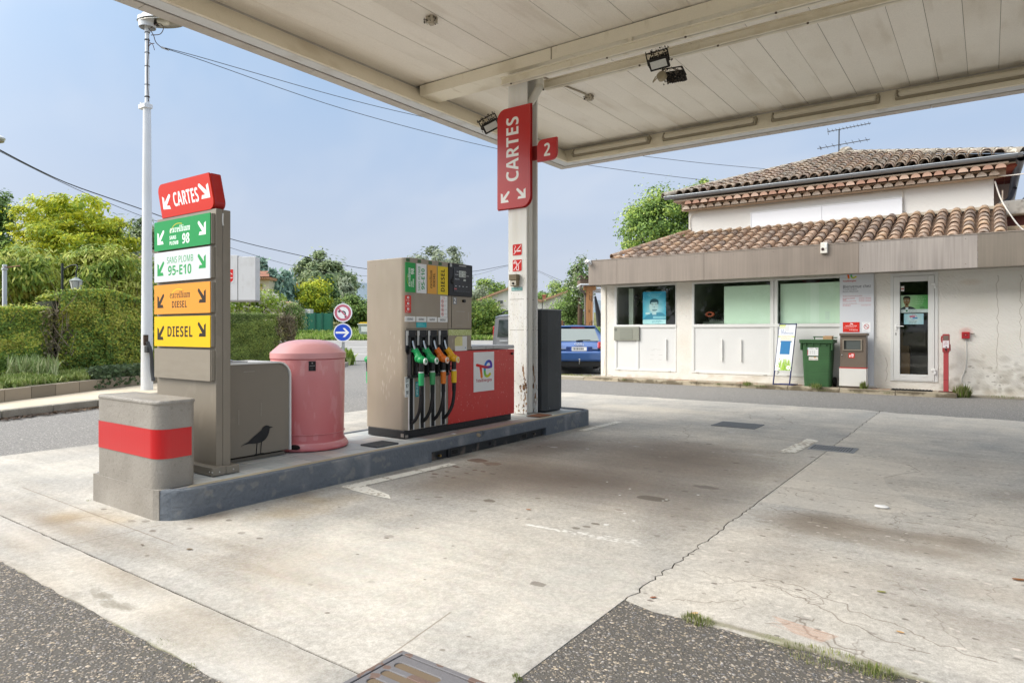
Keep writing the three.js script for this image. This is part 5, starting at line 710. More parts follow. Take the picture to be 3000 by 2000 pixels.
// ---------------------------------------------------------------- station kiosk
const stuccoBump = canvasTex(512, 512, (g, w) => { const r = rng(161); g.fillStyle = '#606060'; g.fillRect(0, 0, w, w); for (let i = 0; i < 2600; i++) { const x = r() * w, y = r() * w, k = 4 + r() * 12; for (const dx of [-w, 0, w]) for (const dy of [-w, 0, w]) if (x + dx > -20 && x + dx < w + 20 && y + dy > -20 && y + dy < w + 20) blob(g, x + dx, y + dy, k * 1.5, k * .7, r() < .6 ? '220,220,220' : '30,30,30', .28, .6 + r() * .5); } }, { srgb: false, repeat: true });
const wallMap = canvasTex(2048, 512, (g, w, h) => {
  const r = rng(162), sx = w / 11.6, sy = h / 2.7, X = (x) => (x + 8.4) * sx, Y = (y) => h - y * sy;
  g.fillStyle = '#e3dfd7'; g.fillRect(0, 0, w, h);
  for (let i = 0; i < 260; i++) blob(g, r() * w, r() * h, 20 + r() * 60, 16 + r() * 50, r() < .5 ? '206,196,178' : '232,228,220', .16);
  for (let i = 0; i < 130; i++) blob(g, X(-8.4 + r() * 11.6), Y(r() * r() * .3), 10 + r() * 30, 6 + r() * 20, r() < .5 ? '150,132,104' : '186,170,146', .16);
  for (let i = 0; i < 90; i++) blob(g, X(-.75 + r() * 1.5), Y(.12 + r() * r() * .75), 6 + r() * 16, 5 + r() * 14, r() < .5 ? '112,102,90' : '140,128,112', .20);
  for (let i = 0; i < 50; i++) blot(g, r, X(-.4 + r() * 1.3), Y(.15 + r() * .45), 2 + r() * 6, 1 + r() * 4, `rgba(96,88,78,${.15 + r() * .3})`, 9, .6);
  blob(g, X(-.3), Y(2.2), 40, 14, '196,172,148', .3);
  g.lineWidth = 1.2; for (const [x, y0, y1] of [[.12, 2.3, .5], [.48, 2.3, .9], [-1.72, .7, .2]]) { g.strokeStyle = 'rgba(128,116,100,.6)'; g.beginPath(); g.moveTo(X(x), Y(y0)); for (let y = y0; y > y1; y -= .08) g.lineTo(X(x + (r() - .5) * .05), Y(y)); g.stroke(); }
  g.strokeStyle = 'rgba(110,84,58,.8)'; g.beginPath(); g.moveTo(X(-8.17), Y(1.0)); g.lineTo(X(-8.2), Y(.45)); g.lineTo(X(-8.23), Y(.15)); g.lineTo(X(-7.95), Y(.08)); g.stroke();
  for (let i = 0; i < 12; i++) blob(g, X(-.37), Y(1.24), 22, 20, '208,170,160', .10);
}, { repeat: false });
const stucco = new THREE.MeshPhysicalMaterial({ map: wallMap, roughness: .92, side: THREE.DoubleSide });
{ const b = stuccoBump.clone(); b.repeat.set(11.6 / .9, 2.7 / .9); stucco.bumpMap = b; stucco.bumpScale = .012; }
const uvWall = (g) => { g = uvBox(g); const u = g.attributes.uv; for (let i = 0; i < u.count; i++) { u.setX(i, (u.getX(i) + 8.4) / 11.6); u.setY(i, u.getY(i) / 2.7); } return g; };
const pvc = mat('#dededb', .38), pvcPanel = new THREE.MeshPhysicalMaterial({ roughness: .42, side: THREE.DoubleSide, map: again(pixelTex(256, 256, (u, v, x, y) => { const k = 216 + 10 * (fbm(u * 4, v * 4, 171, 3) - .5) + 3 * (hash2(x, y, 1) - .5); return [k, k, k - 2]; }), .5, .5) });
const paneGreen = new THREE.MeshPhysicalMaterial({ color: '#f3faf6', roughness: .02, transmission: 1, thickness: 0, ior: 1.5, side: THREE.DoubleSide });
const paneClear = new THREE.MeshPhysicalMaterial({ color: '#e4ebe8', roughness: .02, transmission: 1, thickness: 0, ior: 1.5, side: THREE.DoubleSide });
const kiosk = thing('kiosk', 'low white rendered station shop with a long taupe fascia and tiled lean-to roof', 'shop', [-4, 0, -16.5]);
{
  const t = kiosk, ZW = -15.6, ZI = -15.8, Wl = (x0, x1, y0, y1) => uvWall(box(x0, x1, y0, y1, ZI, ZW));
  part(t, 'wall', [Wl(-8.31, -7.907, -.05, 2.42), Wl(-7.907, -6.237, -.05, .25), Wl(-6.237, -5.84, -.05, 2.42), Wl(-5.84, -1.94, -.05, .25), Wl(-2.583, -1.94, .25, 2.42), Wl(-1.94, -1.648, -.05, 2.42), Wl(-1.648, -.826, -.05, .26), Wl(-.826, 3.2, -.05, 2.42), Wl(-8.31, 3.2, 2.42, 2.62), uvWall(box(-8.31, -8.11, -.05, 2.62, -18.5, ZI)), uvWall(box(3.0, 3.2, -.05, 2.62, -18.5, ZI))], stucco);
  part(t, 'back_wall', box(-8.31, 3.2, 0, 2.9, -18.7, -18.5), mat('#8d9089', .9)); part(t, 'floor', box(-8.11, 3.0, -.05, .1, -18.5, ZI), mat('#5c5a56', .8)); part(t, 'ceiling', box(-8.11, 3.0, 2.55, 2.62, -18.5, ZI), mat('#b9bab4', .9));
  part(t, 'inner_partition', [box(-6.1, -5.98, .1, 2.55, -18.5, -15.81), box(-2.4, -2.3, .1, 2.55, -18.5, -15.81)], mat('#a7aaa3', .9));
  // the step that the shop stands on
  const fl = new THREE.MeshPhysicalMaterial({ roughness: .85, side: THREE.DoubleSide, map: again(pixelTex(512, 128, (u, v, x, y) => { const k = fbm(u * 16, v * 4, 181, 4), n = 12 * (hash2(x, y, 2) - .5); return k > .55 ? [150 + n, 122 + n, 100 + n] : [158 + n, 148 + n, 130 + n]; }), .5, .8) });
  const edge = new THREE.MeshPhysicalMaterial({ roughness: .9, side: THREE.DoubleSide, map: again(pixelTex(512, 64, (u, v, x, y) => { const k = fbm(u * 9, v * 4, 182, 4), n = 14 * (hash2(x, y, 2) - .5); return [lerp(112, 178, smooth(.38, .62, k)) + n, lerp(102, 166, smooth(.38, .62, k)) + n, lerp(84, 144, smooth(.38, .62, k)) + n]; }), .6, 2) });
  for (let i = 0, x = -8.5; x < -.55; i++, x += 1.0) part(t, 'step_stone', uvBox(box(x + .004, Math.min(x + .996, -.5), -.03, .082 + (i % 3) * .002, -15.12, -15.0, .012)), edge);
  part(t, 'step', uvBox(box(-8.48, -.5, -.05, .078, -15.6, -15.12)), fl); part(t, 'wall_foot', uvBox(box(-.5, 3.2, -.03, .03, -15.6, -15.35, .01)), mat('#9b9385', .9));
  // frames, rails, panels and panes
  const F = (name, x0, x1, y0, y1, z = ZW, d = .05, m = pvc) => part(t, name, box(x0, x1, y0, y1, z - .06, z + d - .04, .004), m);
  const frame = (x0, x1, xs) => part(t, 'window_frame', [box(x0, x1, 2.388, 2.42, ZW - .06, ZW + .012), box(x0, x1, 1.345, 1.416, ZW - .06, ZW + .016, .004), box(x0, x1, .25, .285, ZW - .06, ZW + .012), ...xs.map(([a, b]) => box(a, b, .285, 2.388, ZW - .0605, ZW + .010, .004))], pvc);
  frame(-7.907, -6.237, [[-7.907, -7.849], [-6.255, -6.237]]); frame(-5.84, -2.583, [[-5.84, -5.785], [-4.019, -3.94], [-3.93, -3.859]]);
  for (const [x0, x1, m] of [[-7.849, -6.255, paneGreen], [-5.785, -4.019, paneGreen], [-3.859, -2.583, paneGreen]]) part(t, 'window_pane', new THREE.PlaneGeometry(x1 - x0, .972).translate((x0 + x1) / 2, 1.902, ZW - .03), m);
  for (const [x0, x1] of [[-7.849, -7.29], [-7.235, -6.255], [-5.785, -4.019], [-3.859, -2.583]]) { part(t, 'lower_panel', uvBox(box(x0 + .004, x1 - .004, .289, 1.341, ZW - .05, ZW - .012, .002)), pvcPanel); part(t, 'panel_bead', [box(x0, x1, .285, .305, ZW - .03, ZW), box(x0, x1, 1.327, 1.345, ZW - .03, ZW), box(x0, x0 + .014, .305, 1.327, ZW - .03, ZW), box(x1 - .014, x1, .305, 1.327, ZW - .03, ZW)], pvc); }
  part(t, 'mullion', box(-7.29, -7.235, .285, 1.345, ZW - .06, ZW + .008, .004), pvc);
  part(t, 'drain_cap', [-7.77, -6.4, -5.7, -4.13, -3.62].map((x) => box(x - .04, x + .03, .262, .278, ZW + .01, ZW + .03, .004)), mat('#cfcdc7', .5));
  for (const x of [-6.496, -5.108, -4.664]) part(t, 'grab_rail', [new RoundedBoxGeometry(.03, .52, .025, 2, .008).translate(x, .805, ZW + .02), ...[.57, 1.04].map((y) => new THREE.CylinderGeometry(.004, .004, .004, 8).rotateX(Math.PI / 2).translate(x, y, ZW + .034))], mat('#e4e3df', .35));
  part(t, 'scuff', [[-6.9, .77], [-6.85, .80], [-6.92, .66], [-6.7, .655], [-6.93, .54], [-6.72, .54], [-6.75, .79]].map(([x, y]) => box(x, x + .10, y, y + .005, ZW - .0125, ZW - .0115)), mat('#a9a7a2', .8));
  const hatch = part(t, 'night_drawer', [box(-7.905, -7.205, 1.016, 1.366, ZW - .01, ZW + .045, .006)], mat('#8f9084', .45, .2)); part(hatch, 'drawer_front', [box(-7.735, -7.385, 1.045, 1.255, ZW + .045, ZW + .051, .003), box(-7.735, -7.385, 1.26, 1.325, ZW + .045, ZW + .049, .003)], mat('#888a7f', .42, .25)); part(hatch, 'speaker_grille', new THREE.CylinderGeometry(.042, .042, .006, 6).rotateX(Math.PI / 2).translate(-7.855, 1.29, ZW + .047), mat('#6d6f66', .5, .3));
  part(t, 'corner_duct', box(-8.185, -8.15, .08, 2.40, ZW, ZW + .025, .004), mat('#d6d0c2', .6));
  // frosted boards behind the middle panes and what the first window shows
  part(t, 'frosted_board', [box(-5.10, -4.025, 1.42, 2.305, ZW - .13, ZW - .12), box(-3.83, -2.59, 1.42, 2.312, ZW - .13, ZW - .12)], mat('#dcefdc', .7)); part(t, 'board_stripe', box(-3.2, -3.02, 1.42, 2.31, ZW - .1195, ZW - .1175), mat('#e6f4e6', .7)); part(t, 'board_note', box(-2.9, -2.81, 1.50, 1.68, ZW - .1195, ZW - .1175), mat('#d8e8da', .6));
  part(t, 'shelf_unit', [box(-7.66, -7.54, .1, 2.36, -16.0, -15.92), box(-7.30, -7.24, .1, 2.3, -16.3, -16.2), ...Array.from({ length: 16 }, (_, i) => box(-7.61, -7.59, .5 + i * .11, .56 + i * .11, -15.918, -15.914))], mat('#c6cbc0', .5));
  part(t, 'screen_arm', [box(-7.66, -7.1, 2.05, 2.10, -16.4, -16.3), tube([[-7.65, 2.1, -16.2], [-7.6, 2.2, -16.2], [-7.5, 2.05, -16.25], [-7.55, 1.9, -16.2]], .012), tube([[-7.72, 1.9, -16.1], [-7.7, 1.7, -16.1], [-7.75, 1.6, -16.1], [-7.68, 1.5, -16.1]], .02)], mat('#2c2f2e', .6));
  part(t, 'monitor', [box(-7.42, -6.9, 1.62, 1.9, -16.35, -16.28).applyMatrix4(new THREE.Matrix4().makeShear(0, 0, .12, 0, 0, 0).makeTranslation(0, 0, 0)), box(-7.5, -6.85, 2.08, 2.36, -16.7, -16.6)], mat('#1b2422', .4));
  part(t, 'counter', [box(-7.9, -6.15, .1, 1.42, -16.7, -16.0), box(-7.4, -7.05, 1.42, 1.62, -16.5, -16.2)], mat('#c3cbbf', .6)); part(t, 'gooseneck_microphone', tube([[-7.28, 1.42, -15.95], [-7.27, 1.52, -15.93], [-7.25, 1.6, -15.9]], .01), mat('#161616', .5));
  part(t, 'counter', [box(-5.75, -4.9, .1, 1.48, -16.5, -16.1), box(-5.6, -5.25, 1.48, 1.53, -16.4, -16.15)], mat('#aab3a6', .6)); part(t, 'cable_tangle', Array.from({ length: 7 }, (_, i) => tube([[-5.65 + i * .05, 1.5, -15.98], [-5.6 + i * .06, 1.66 + (i % 3) * .06, -15.95], [-5.45 + i * .03, 1.70 - (i % 2) * .08, -16], [-5.4 + i * .06, 1.5, -15.96]], .006)), mat('#141515', .5)); part(t, 'orange_reel', new THREE.TorusGeometry(.07, .03, 8, 18).scale(1.2, .7, 1).translate(-5.52, 1.66, -15.95), mat('#b8573a', .5));
}
{ // door
  const t = kiosk, Z = -15.6;
  part(t, 'door_frame', [box(-1.648, -1.595, .26, 2.43, Z - .06, Z + .014, .004), box(-.88, -.826, .26, 2.43, Z - .06, Z + .014, .004), box(-1.595, -.88, 2.365, 2.43, Z - .06, Z + .0135, .004), box(-1.648, -.826, .245, .262, Z - .06, Z + .02, .003)], pvc);
  const D = part(t, 'door', [box(-1.591, -1.478, .265, 2.36, Z - .05, Z + .022, .005), box(-.992, -.884, .265, 2.36, Z - .05, Z + .022, .005), box(-1.478, -.992, 2.25, 2.36, Z - .05, Z + .0215, .005), box(-1.478, -.992, .265, .38, Z - .05, Z + .0215, .005)], pvc, 'white glazed door');
  part(D, 'door_pane', new THREE.PlaneGeometry(.49, 1.874).translate(-1.235, 1.315, Z - .017), paneClear);
  part(D, 'handle', [box(-1.562, -1.532, 1.27, 1.40, Z + .022, Z + .034, .006), rod([-1.548, 1.358, Z + .03], [-1.548, 1.358, Z + .06], .008), rod([-1.548, 1.358, Z + .06], [-1.41, 1.35, Z + .06], .009)], mat('#eeeeec', .3)); part(D, 'keyhole', box(-1.555, -1.54, 1.17, 1.22, Z + .022, Z + .027, .004), mat('#5d5c58', .4, .6));
  part(D, 'hinge', [.46, 2.16].flatMap((y) => [box(-.935, -.865, y, y + .045, Z + .02, Z + .045, .006), box(-.895, -.855, y - .06, y + .0, Z + .014, Z + .04, .006)]), mat('#eeeeec', .35)); part(D, 'drain_cap', [box(-1.43, -1.375, .335, .347, Z + .021, Z + .03, .003), box(-1.09, -1.035, .335, .347, Z + .021, Z + .03, .003)], pvc);
  part(t, 'stored_boxes', [box(-1.5, -1.36, .1, 1.3, -16.4, -16.0), box(-1.48, -1.33, .1, .8, -15.98, -15.84), box(-1.3, -.95, .1, .55, -16.6, -16.2)], mat('#8a6c4c', .9)); part(t, 'stored_panel', [box(-1.45, -1.06, .95, 1.32, -15.98, -15.95), box(-1.36, -.98, .38, .75, -16.0, -15.97)], mat('#4e4a47', .8));
}
{ // long metal fascia, panel by panel, with its soffit
  const t = kiosk, streak = (seed, base, amp) => pixelTex(512, 128, (u, v, x, y) => { const k = 1 + amp * (vnoise(u * 170, v * 1.2, seed) - .5) + amp * .9 * (vnoise(u * 22, v * .8, seed + 3) - .5) + .05 * (fbm(u * 6, v * 3, seed + 5, 3) - .5) + .02 * (hash2(x, y, seed) - .5); return base.map((q) => q * k); });
  const a = streak(191, [139, 128, 118], .07), b = streak(192, [160, 152, 146], .11), c = streak(193, [132, 123, 112], .06);
  const M = (x) => new THREE.MeshPhysicalMaterial({ map: (() => { const c = again(x, .3, 1.4); c.offset.y = .63; return c; })(), roughness: .5, metalness: .15, side: THREE.DoubleSide }), ms = [M(a), M(a), M(a), M(b), M(c)];
  [[-8.35, -7.54], [-7.54, -5.33], [-5.33, -2.14], [-2.14, -.175], [-.175, 3.3]].forEach(([x0, x1], i) => part(t, 'fascia_panel', uvBox(box(x0 + .002, x1 - .002, 2.425, 3.045, -15.04, -15.0, .003)), ms[i]));
  part(t, 'fascia_cap', box(-8.37, 3.3, 3.045, 3.06, -15.06, -14.99), mat('#9c9186', .5, .1)); part(t, 'fascia_end', box(-8.352, -8.335, 2.425, 3.045, -18.4, -15.04), ms[0]); part(t, 'soffit', box(-8.33, 3.3, 2.44, 2.455, -15.6, -15.04), mat('#9a948a', .7));
  part(t, 'fascia_screws', Array.from({ length: 26 }, (_, i) => new THREE.SphereGeometry(.007, 6, 5).translate(-8.1 + (i >> 1) * .86, i % 2 ? 2.5 : 2.97, -14.999)), mat('#6f675d', .5, .4));
}
// half-round tiles: shared shapes, a few tones
const tileShape = (r0, r1, L) => { const g = new THREE.CylinderGeometry(r1, r0, L, 9, 1, true, -Math.PI / 2, Math.PI).rotateX(-Math.PI / 2); const h = new THREE.CylinderGeometry(r1 - .014, r0 - .014, L, 9, 1, true, -Math.PI / 2, Math.PI).rotateX(-Math.PI / 2); const e = new THREE.RingGeometry(r0 - .014, r0, 9, 1, 0, Math.PI).translate(0, 0, L / 2); return merge([g, h, e]); };
const tileMap = (seed, base, lich) => { const t = pixelTex(128, 128, (u, v, x, y) => { const k = 1 + .3 * (fbm(u * 5, v * 5, seed, 4) - .5) + .08 * (hash2(x, y, seed) - .5), s = smooth(.52, .68, fbm(u * 9 + 3, v * 9, seed + 7, 3)) * lich; return [lerp(base[0] * k, 196, s), lerp(base[1] * k, 190, s), lerp(base[2] * k, 176, s)]; }); return new THREE.MeshPhysicalMaterial({ map: t, roughness: .9, side: THREE.DoubleSide }); };
const oldTiles = [[140, 120, 102], [124, 108, 94], [156, 134, 112], [112, 100, 88], [132, 110, 96], [150, 124, 104]].map((c, i) => tileMap(200 + i, c, .7)), newTiles = [[148, 118, 94], [134, 110, 92], [156, 128, 106], [126, 106, 92], [142, 116, 96], [118, 100, 88], [156, 126, 98]].map((c, i) => tileMap(220 + i, c, .45)), ridgeMat = tileMap(240, [138, 130, 118], .9);
function tileFrame(p, right, down) { const x = right.clone(), z = down.clone(), y = new THREE.Vector3().crossVectors(z, x).normalize(); return new THREE.Matrix4().makeBasis(x, y, z).setPosition(p); }
function placeTile(parent, name, g, m, M) { const o = new THREE.Mesh(g, m), b = bases.get(parent); o.name = name; o.castShadow = o.receiveShadow = true; M.clone().premultiply(new THREE.Matrix4().makeTranslation(-b[0], -b[1], -b[2])).decompose(o.position, o.quaternion, o.scale); parent.add(o); return o; }
{ // lean-to roof of the kiosk
  const r = rng(501), rise = 1.22, run = 3.2, L = Math.hypot(rise, run), down = new THREE.Vector3(0, -rise / L, run / L), right = new THREE.Vector3(1, 0, 0), z0 = -18.5, y0 = 4.02;
  const deck = new THREE.BufferGeometry(); deck.setAttribute('position', new THREE.Float32BufferAttribute([-7.03, y0 - .05, z0, .3, y0 - .05, z0, .3, y0 - rise - .05, z0 + run, -8.33, y0 - rise - .05, z0 + run, -8.33, y0 - rise * .656 - .05, -16.4, -8.33, y0 - rise * .656 - .3, -18.5], 3)); deck.setIndex([0, 4, 3, 0, 3, 2, 0, 2, 1, 0, 5, 4]); deck.computeVertexNormals(); 
  const roof = part(kiosk, 'lean_to_roof', deck, mat('#6f5846', .95));
  const g = tileShape(.108, .088, .46), pitch = .262, gap = .365, list = [];
  for (let i = 0; ; i++) { const x = .17 - i * pitch; if (x < -8.25) break; for (let k = 0; k < 10; k++) { const s = .12 + k * gap + (i % 2) * .02, f = s / L; if (s > L - .1) break; const xl = lerp(-7.03, -8.33, Math.min(1, f / .656)); if (x < xl - .02) continue; list.push([x, s, i, k]); } }
  const extra = [];
  list.forEach(([x, s, i, k], n) => {
    const p = new THREE.Vector3(x + (r() - .5) * .012, y0 - rise * s / L + .0 + (r() - .5) * .01, z0 + run * s / L), M = tileFrame(p, new THREE.Vector3(1, (r() - .5) * .05, (r() - .5) * .06).normalize(), new THREE.Vector3(down.x, down.y + .045, down.z).normalize()), m = newTiles[Math.min(6, (r() * 7) | 0)];
    if (n < 296) placeTile(roof, 'roof_tile', g, k === 0 && r() < .8 ? newTiles[6] : m, M); else extra.push(g.clone().applyMatrix4(M));
  });
  if (extra.length) part(kiosk, 'far_roof_tiles', extra, newTiles[1]).userData.kind = 'stuff';
  const hip = []; for (let k = 0; k < 8; k++) { const f = (k + .5) / 8, d = new THREE.Vector3(-8.33 + 7.03, -rise * .656, run * .656).normalize(); placeTile(kiosk, 'ridge_tile', tileShape(.11, .09, .46), newTiles[k % 6], tileFrame(new THREE.Vector3(lerp(-7.03, -8.33, f), y0 - rise * .656 * f + .05, z0 + run * .656 * f), new THREE.Vector3(d.z, 0, -d.x).normalize(), d)); } void hip;
  part(kiosk, 'flashing', box(-7.1, .3, 3.99, 4.06, -18.5, -18.42), mat('#b9ae9c', .8));
}
// ---------------------------------------------------------------- the house that rises behind
{
  const t = thing('house', 'white two storey house behind the shop with an old hipped tile roof and grey gutter', 'house', [-3.5, 0, -22]);
  const render = new THREE.MeshPhysicalMaterial({ color: '#d9d7d2', roughness: .9, side: THREE.DoubleSide, bumpMap: again(stuccoBump, .7, .7), bumpScale: .004 });
  part(t, 'wall', uvBox(box(-7.03, .08, 0, 4.9, -25.6, -18.52)), render);
  part(t, 'blank_sign_board', [box(-5.25, -3.487, 4.015, 4.445, -18.52, -18.45, .006), box(-3.483, -1.72, 4.015, 4.445, -18.52, -18.45, .006)], mat('#e4e6ea', .35)); part(t, 'board_frame', [box(-5.27, -1.70, 4.445, 4.465, -18.52, -18.44), box(-5.27, -1.70, 3.995, 4.015, -18.52, -18.44), box(-5.27, -5.25, 4.015, 4.445, -18.52, -18.44), box(-1.72, -1.70, 4.015, 4.445, -18.52, -18.44)], mat('#dfe0e2', .4));
  part(t, 'cable', [tube([[-6.95, 4.05, -18.5], [-6.97, 4.5, -18.49], [-6.85, 4.62, -18.49], [-5.5, 4.63, -18.49], [-3.5, 4.64, -18.49], [-1.7, 4.66, -18.49], [-.2, 4.71, -18.49], [.05, 4.72, -18.49]], .012, 60, 5), tube([[-1.69, 4.66, -18.49], [-1.69, 4.3, -18.49], [-1.66, 4.12, -18.49]], .01, 10, 5)], mat('#cfc8bb', .7));
  part(t, 'string_course', box(-7.06, .11, 4.00, 4.06, -18.5, -18.46), mat('#d8d2c8', .85));
  // three stepped rows of tile ends under the eaves
  const end = new THREE.CylinderGeometry(.098, .098, .42, 8, 1, false, -Math.PI / 2, Math.PI).rotateX(-Math.PI / 2), cm = [mat('#d8c9b8', .9), mat('#cfbaa6', .9), mat('#c9ac98', .9), mat('#bf9c86', .9), mat('#b28c78', .9)], r = rng(502);
  for (let i = 0; i < 32; i++) for (let k = 0; k < 2; k++) piece(t, 'eaves_tile', end, k ? cm[2 + ((r() * 3) | 0)] : cm[(r() * 2) | 0], [-6.98 + i * .228 + k * .114, 4.70 + k * .115, -18.40 + k * .16]);
  part(t, 'cornice_bed', [box(-7.1, .14, 4.795, 4.815, -18.5, -18.2), box(-7.3, .34, 4.91, 4.945, -18.5, -18.04), box(-7.1, .14, 4.68, 4.70, -18.5, -18.26)], mat('#b7a48f', .9));
  part(t, 'wall_head', uvBox(box(-7.2, .3, 4.70, 4.95, -18.52, -18.42)), mat('#cdb9a4', .9));
  const eb = new THREE.BoxGeometry(.20, .05, .095), bm = [mat('#8a4332', .9), mat('#7c3b2c', .9), mat('#96503c', .9)]; for (let i = 0; i < 20; i++) for (let k = 0; k < 2; k++) piece(t, 'brick', eb, bm[(r() * 3) | 0], [.19 + k * .208, 4.90, -18.3 - i * .11], [0, 0, .03]);
  part(t, 'verge_mortar', box(.085, .52, 4.925, 4.95, -25.6, -18.2), mat('#c9b9a6', .9));
  // gutter and downpipe
  const gut = mat('#8d9399', .38, .6), half = new THREE.CylinderGeometry(.075, .075, 8.12, 14, 1, true, Math.PI / 2, Math.PI).rotateZ(Math.PI / 2); void half;
  const gs = new THREE.CylinderGeometry(.078, .078, 8.12, 16, 1, true, 0, Math.PI).rotateX(-Math.PI / 2 + Math.PI).rotateZ(0);
  gs.rotateY(0); const gutter = new THREE.CylinderGeometry(.078, .078, 8.12, 16, 1, true, Math.PI * .5, Math.PI); gutter.rotateZ(Math.PI / 2); gutter.rotateX(Math.PI / 2); const gb = gutter.clone(); gb.computeBoundingBox(); if (gb.boundingBox.max.y > .03) gutter.rotateX(Math.PI);
  part(t, 'gutter', gutter.translate(-3.47, 5.06, -17.98), gut); part(t, 'gutter_lip', rod([-7.53, 5.062, -17.9], [.59, 5.062, -17.9], .012, .012, 8), mat('#b4babf', .3, .6));
  part(t, 'gutter_bracket', Array.from({ length: 13 }, (_, i) => new THREE.TorusGeometry(.08, .007, 5, 14, Math.PI).rotateZ(Math.PI).rotateY(Math.PI / 2).translate(-7.2 + i * .64, 5.06, -17.98)), mat('#7b8085', .5, .4));
  part(t, 'side_gutter', [tube([[.56, 4.98, -18.0], [.50, 4.86, -19.2], [.47, 4.75, -21.5], [.45, 4.7, -24.5]], .085, 16, 12), tube([[.50, 4.72, -20.2], [.4, 4.5, -20.4], [.2, 4.35, -20.6], [.14, 4.1, -20.7]], .05, 12, 10)], gut);
  // hipped roof
  const E = 5.07, apex = [-3.49, 6.52, -22.0], xl = -7.5, xr = .55, zf = -18.02, zb = -26.0;
  const deck = new THREE.BufferGeometry(); deck.setAttribute('position', new THREE.Float32BufferAttribute([xl, E, zf, xr, E, zf, ...apex, xl, E, zb, xr, E, zb], 3)); deck.setIndex([0, 1, 2, 3, 0, 2, 1, 4, 2, 4, 3, 2]); deck.computeVertexNormals();
  const roof = part(t, 'hipped_roof', deck, mat('#655a4d', .95));
  const run = zf - apex[2], rise = apex[1] - E, L = Math.hypot(rise, run), down = new THREE.Vector3(0, -rise / L, run / L), g = tileShape(.112, .088, .46);
  for (let i = 0; i < 34; i++) { const x = xr - .14 - i * .234, top = Math.min((x - xl) / (apex[0] - xl), (xr - x) / (xr - apex[0])) * L; for (let k = 0; k < 14; k++) { const s = L - .14 - k * .335; if (L - s > top - .08) break; const M = tileFrame(new THREE.Vector3(x + (r() - .5) * .02, apex[1] - rise * s / L + .05 + (r() - .5) * .014, apex[2] + run * s / L), new THREE.Vector3(1, (r() - .5) * .07, (r() - .5) * .08).normalize(), new THREE.Vector3(0, down.y + .05, down.z).normalize()); placeTile(roof, 'roof_tile', g, oldTiles[(r() * 6) | 0], M); } }
  const rt = tileShape(.135, .115, .46); for (const cx of [xl, xr]) for (let k = 0; k < 17; k++) { const f = (k + .6) / 17, d = new THREE.Vector3(cx - apex[0], -rise, run).normalize(); placeTile(roof, 'ridge_tile', rt, ridgeMat, tileFrame(new THREE.Vector3(lerp(apex[0], cx, f), lerp(apex[1], E, f) + .015, lerp(apex[2], zf, f)), new THREE.Vector3(d.z, 0, -d.x).normalize().multiplyScalar(Math.sign(1)), d)); }
  part(roof, 'apex_mortar', new THREE.SphereGeometry(.2, 12, 8).scale(1, .7, 1).translate(apex[0], apex[1] + .1, apex[2]), ridgeMat);
}
{ // aerial
  const z = -21.9, t = thing('tv_aerial', 'double television aerial on a thin mast at the roof peak', 'aerial', [-3.66, 6.55, z]), grey = mat('#4a4b4d', .5, .5), k = z / -20.5, X = (x) => x * k, Y = (y) => 1.25 + (y - 1.25) * k;
  part(t, 'mast', rod([X(-3.43), 6.5, z], [X(-3.422), Y(6.9), z], .018), grey);
  const boom = (a, b, n, l) => [rod(a, b, .012), ...Array.from({ length: n }, (_, i) => { const f = (i + .5) / n, p = [0, 1, 2].map((c) => lerp(a[c], b[c], f)); return rod([p[0], p[1], p[2] - l], [p[0], p[1] + .02, p[2] + l], .006, .006, 5); })];
  part(t, 'upper_boom', boom([X(-3.721), Y(6.885), z], [X(-2.622), Y(6.905), z + .1], 12, .12), grey); part(t, 'lower_boom', boom([X(-3.987), Y(6.45), z], [X(-2.643), Y(6.47), z + .1], 8, .2), grey); part(t, 'reflector', [rod([X(-3.72), Y(6.99), z], [X(-3.69), Y(6.78), z + .05], .008), rod([X(-3.9), Y(6.5), z], [X(-3.9), Y(6.4), z], .008)], grey);
}
{ // the lower building that shows at the right edge
  const t = thing('annex', 'weathered annex with a stone lintel and a dark brown gable at the right picture edge', 'building', [1.6, 0, -20]);
  part(t, 'wall', box(.12, 5, 2.6, 3.85, -24, -18.9), mat('#5a322b', .9)); part(t, 'lintel', uvBox(box(.17, 5, 3.86, 4.2, -19.2, -18.7, .05)), new THREE.MeshPhysicalMaterial({ map: again(grime(43, [186, 180, 170], [92, 86, 78], 1.2), 1.2, 1.2), roughness: .9, side: THREE.DoubleSide })); part(t, 'stone_shelf', box(.3, 5, 3.42, 3.56, -18.9, -18.3, .02), mat('#c0a888', .9));
  const g = tileShape(.11, .09, .5), r = rng(503); for (let i = 0; i < 9; i++) for (let k = 0; k < 5; k++) piece(t, 'roof_tile', g, newTiles[(r() * 7) | 0], [.52 + i * .26, 3.36 - k * .09, -18.1 + k * .36], [.24, 0, 0]);
  part(t, 'dome', [new THREE.SphereGeometry(.42, 24, 12, 0, 6.3, 0, 1.57).scale(1, .9, 1).translate(1.0, 4.28, -20.6), box(.5, 1.6, 4.2, 4.28, -21, -20.2, .02)], mat('#6e747c', .4, .3));
}
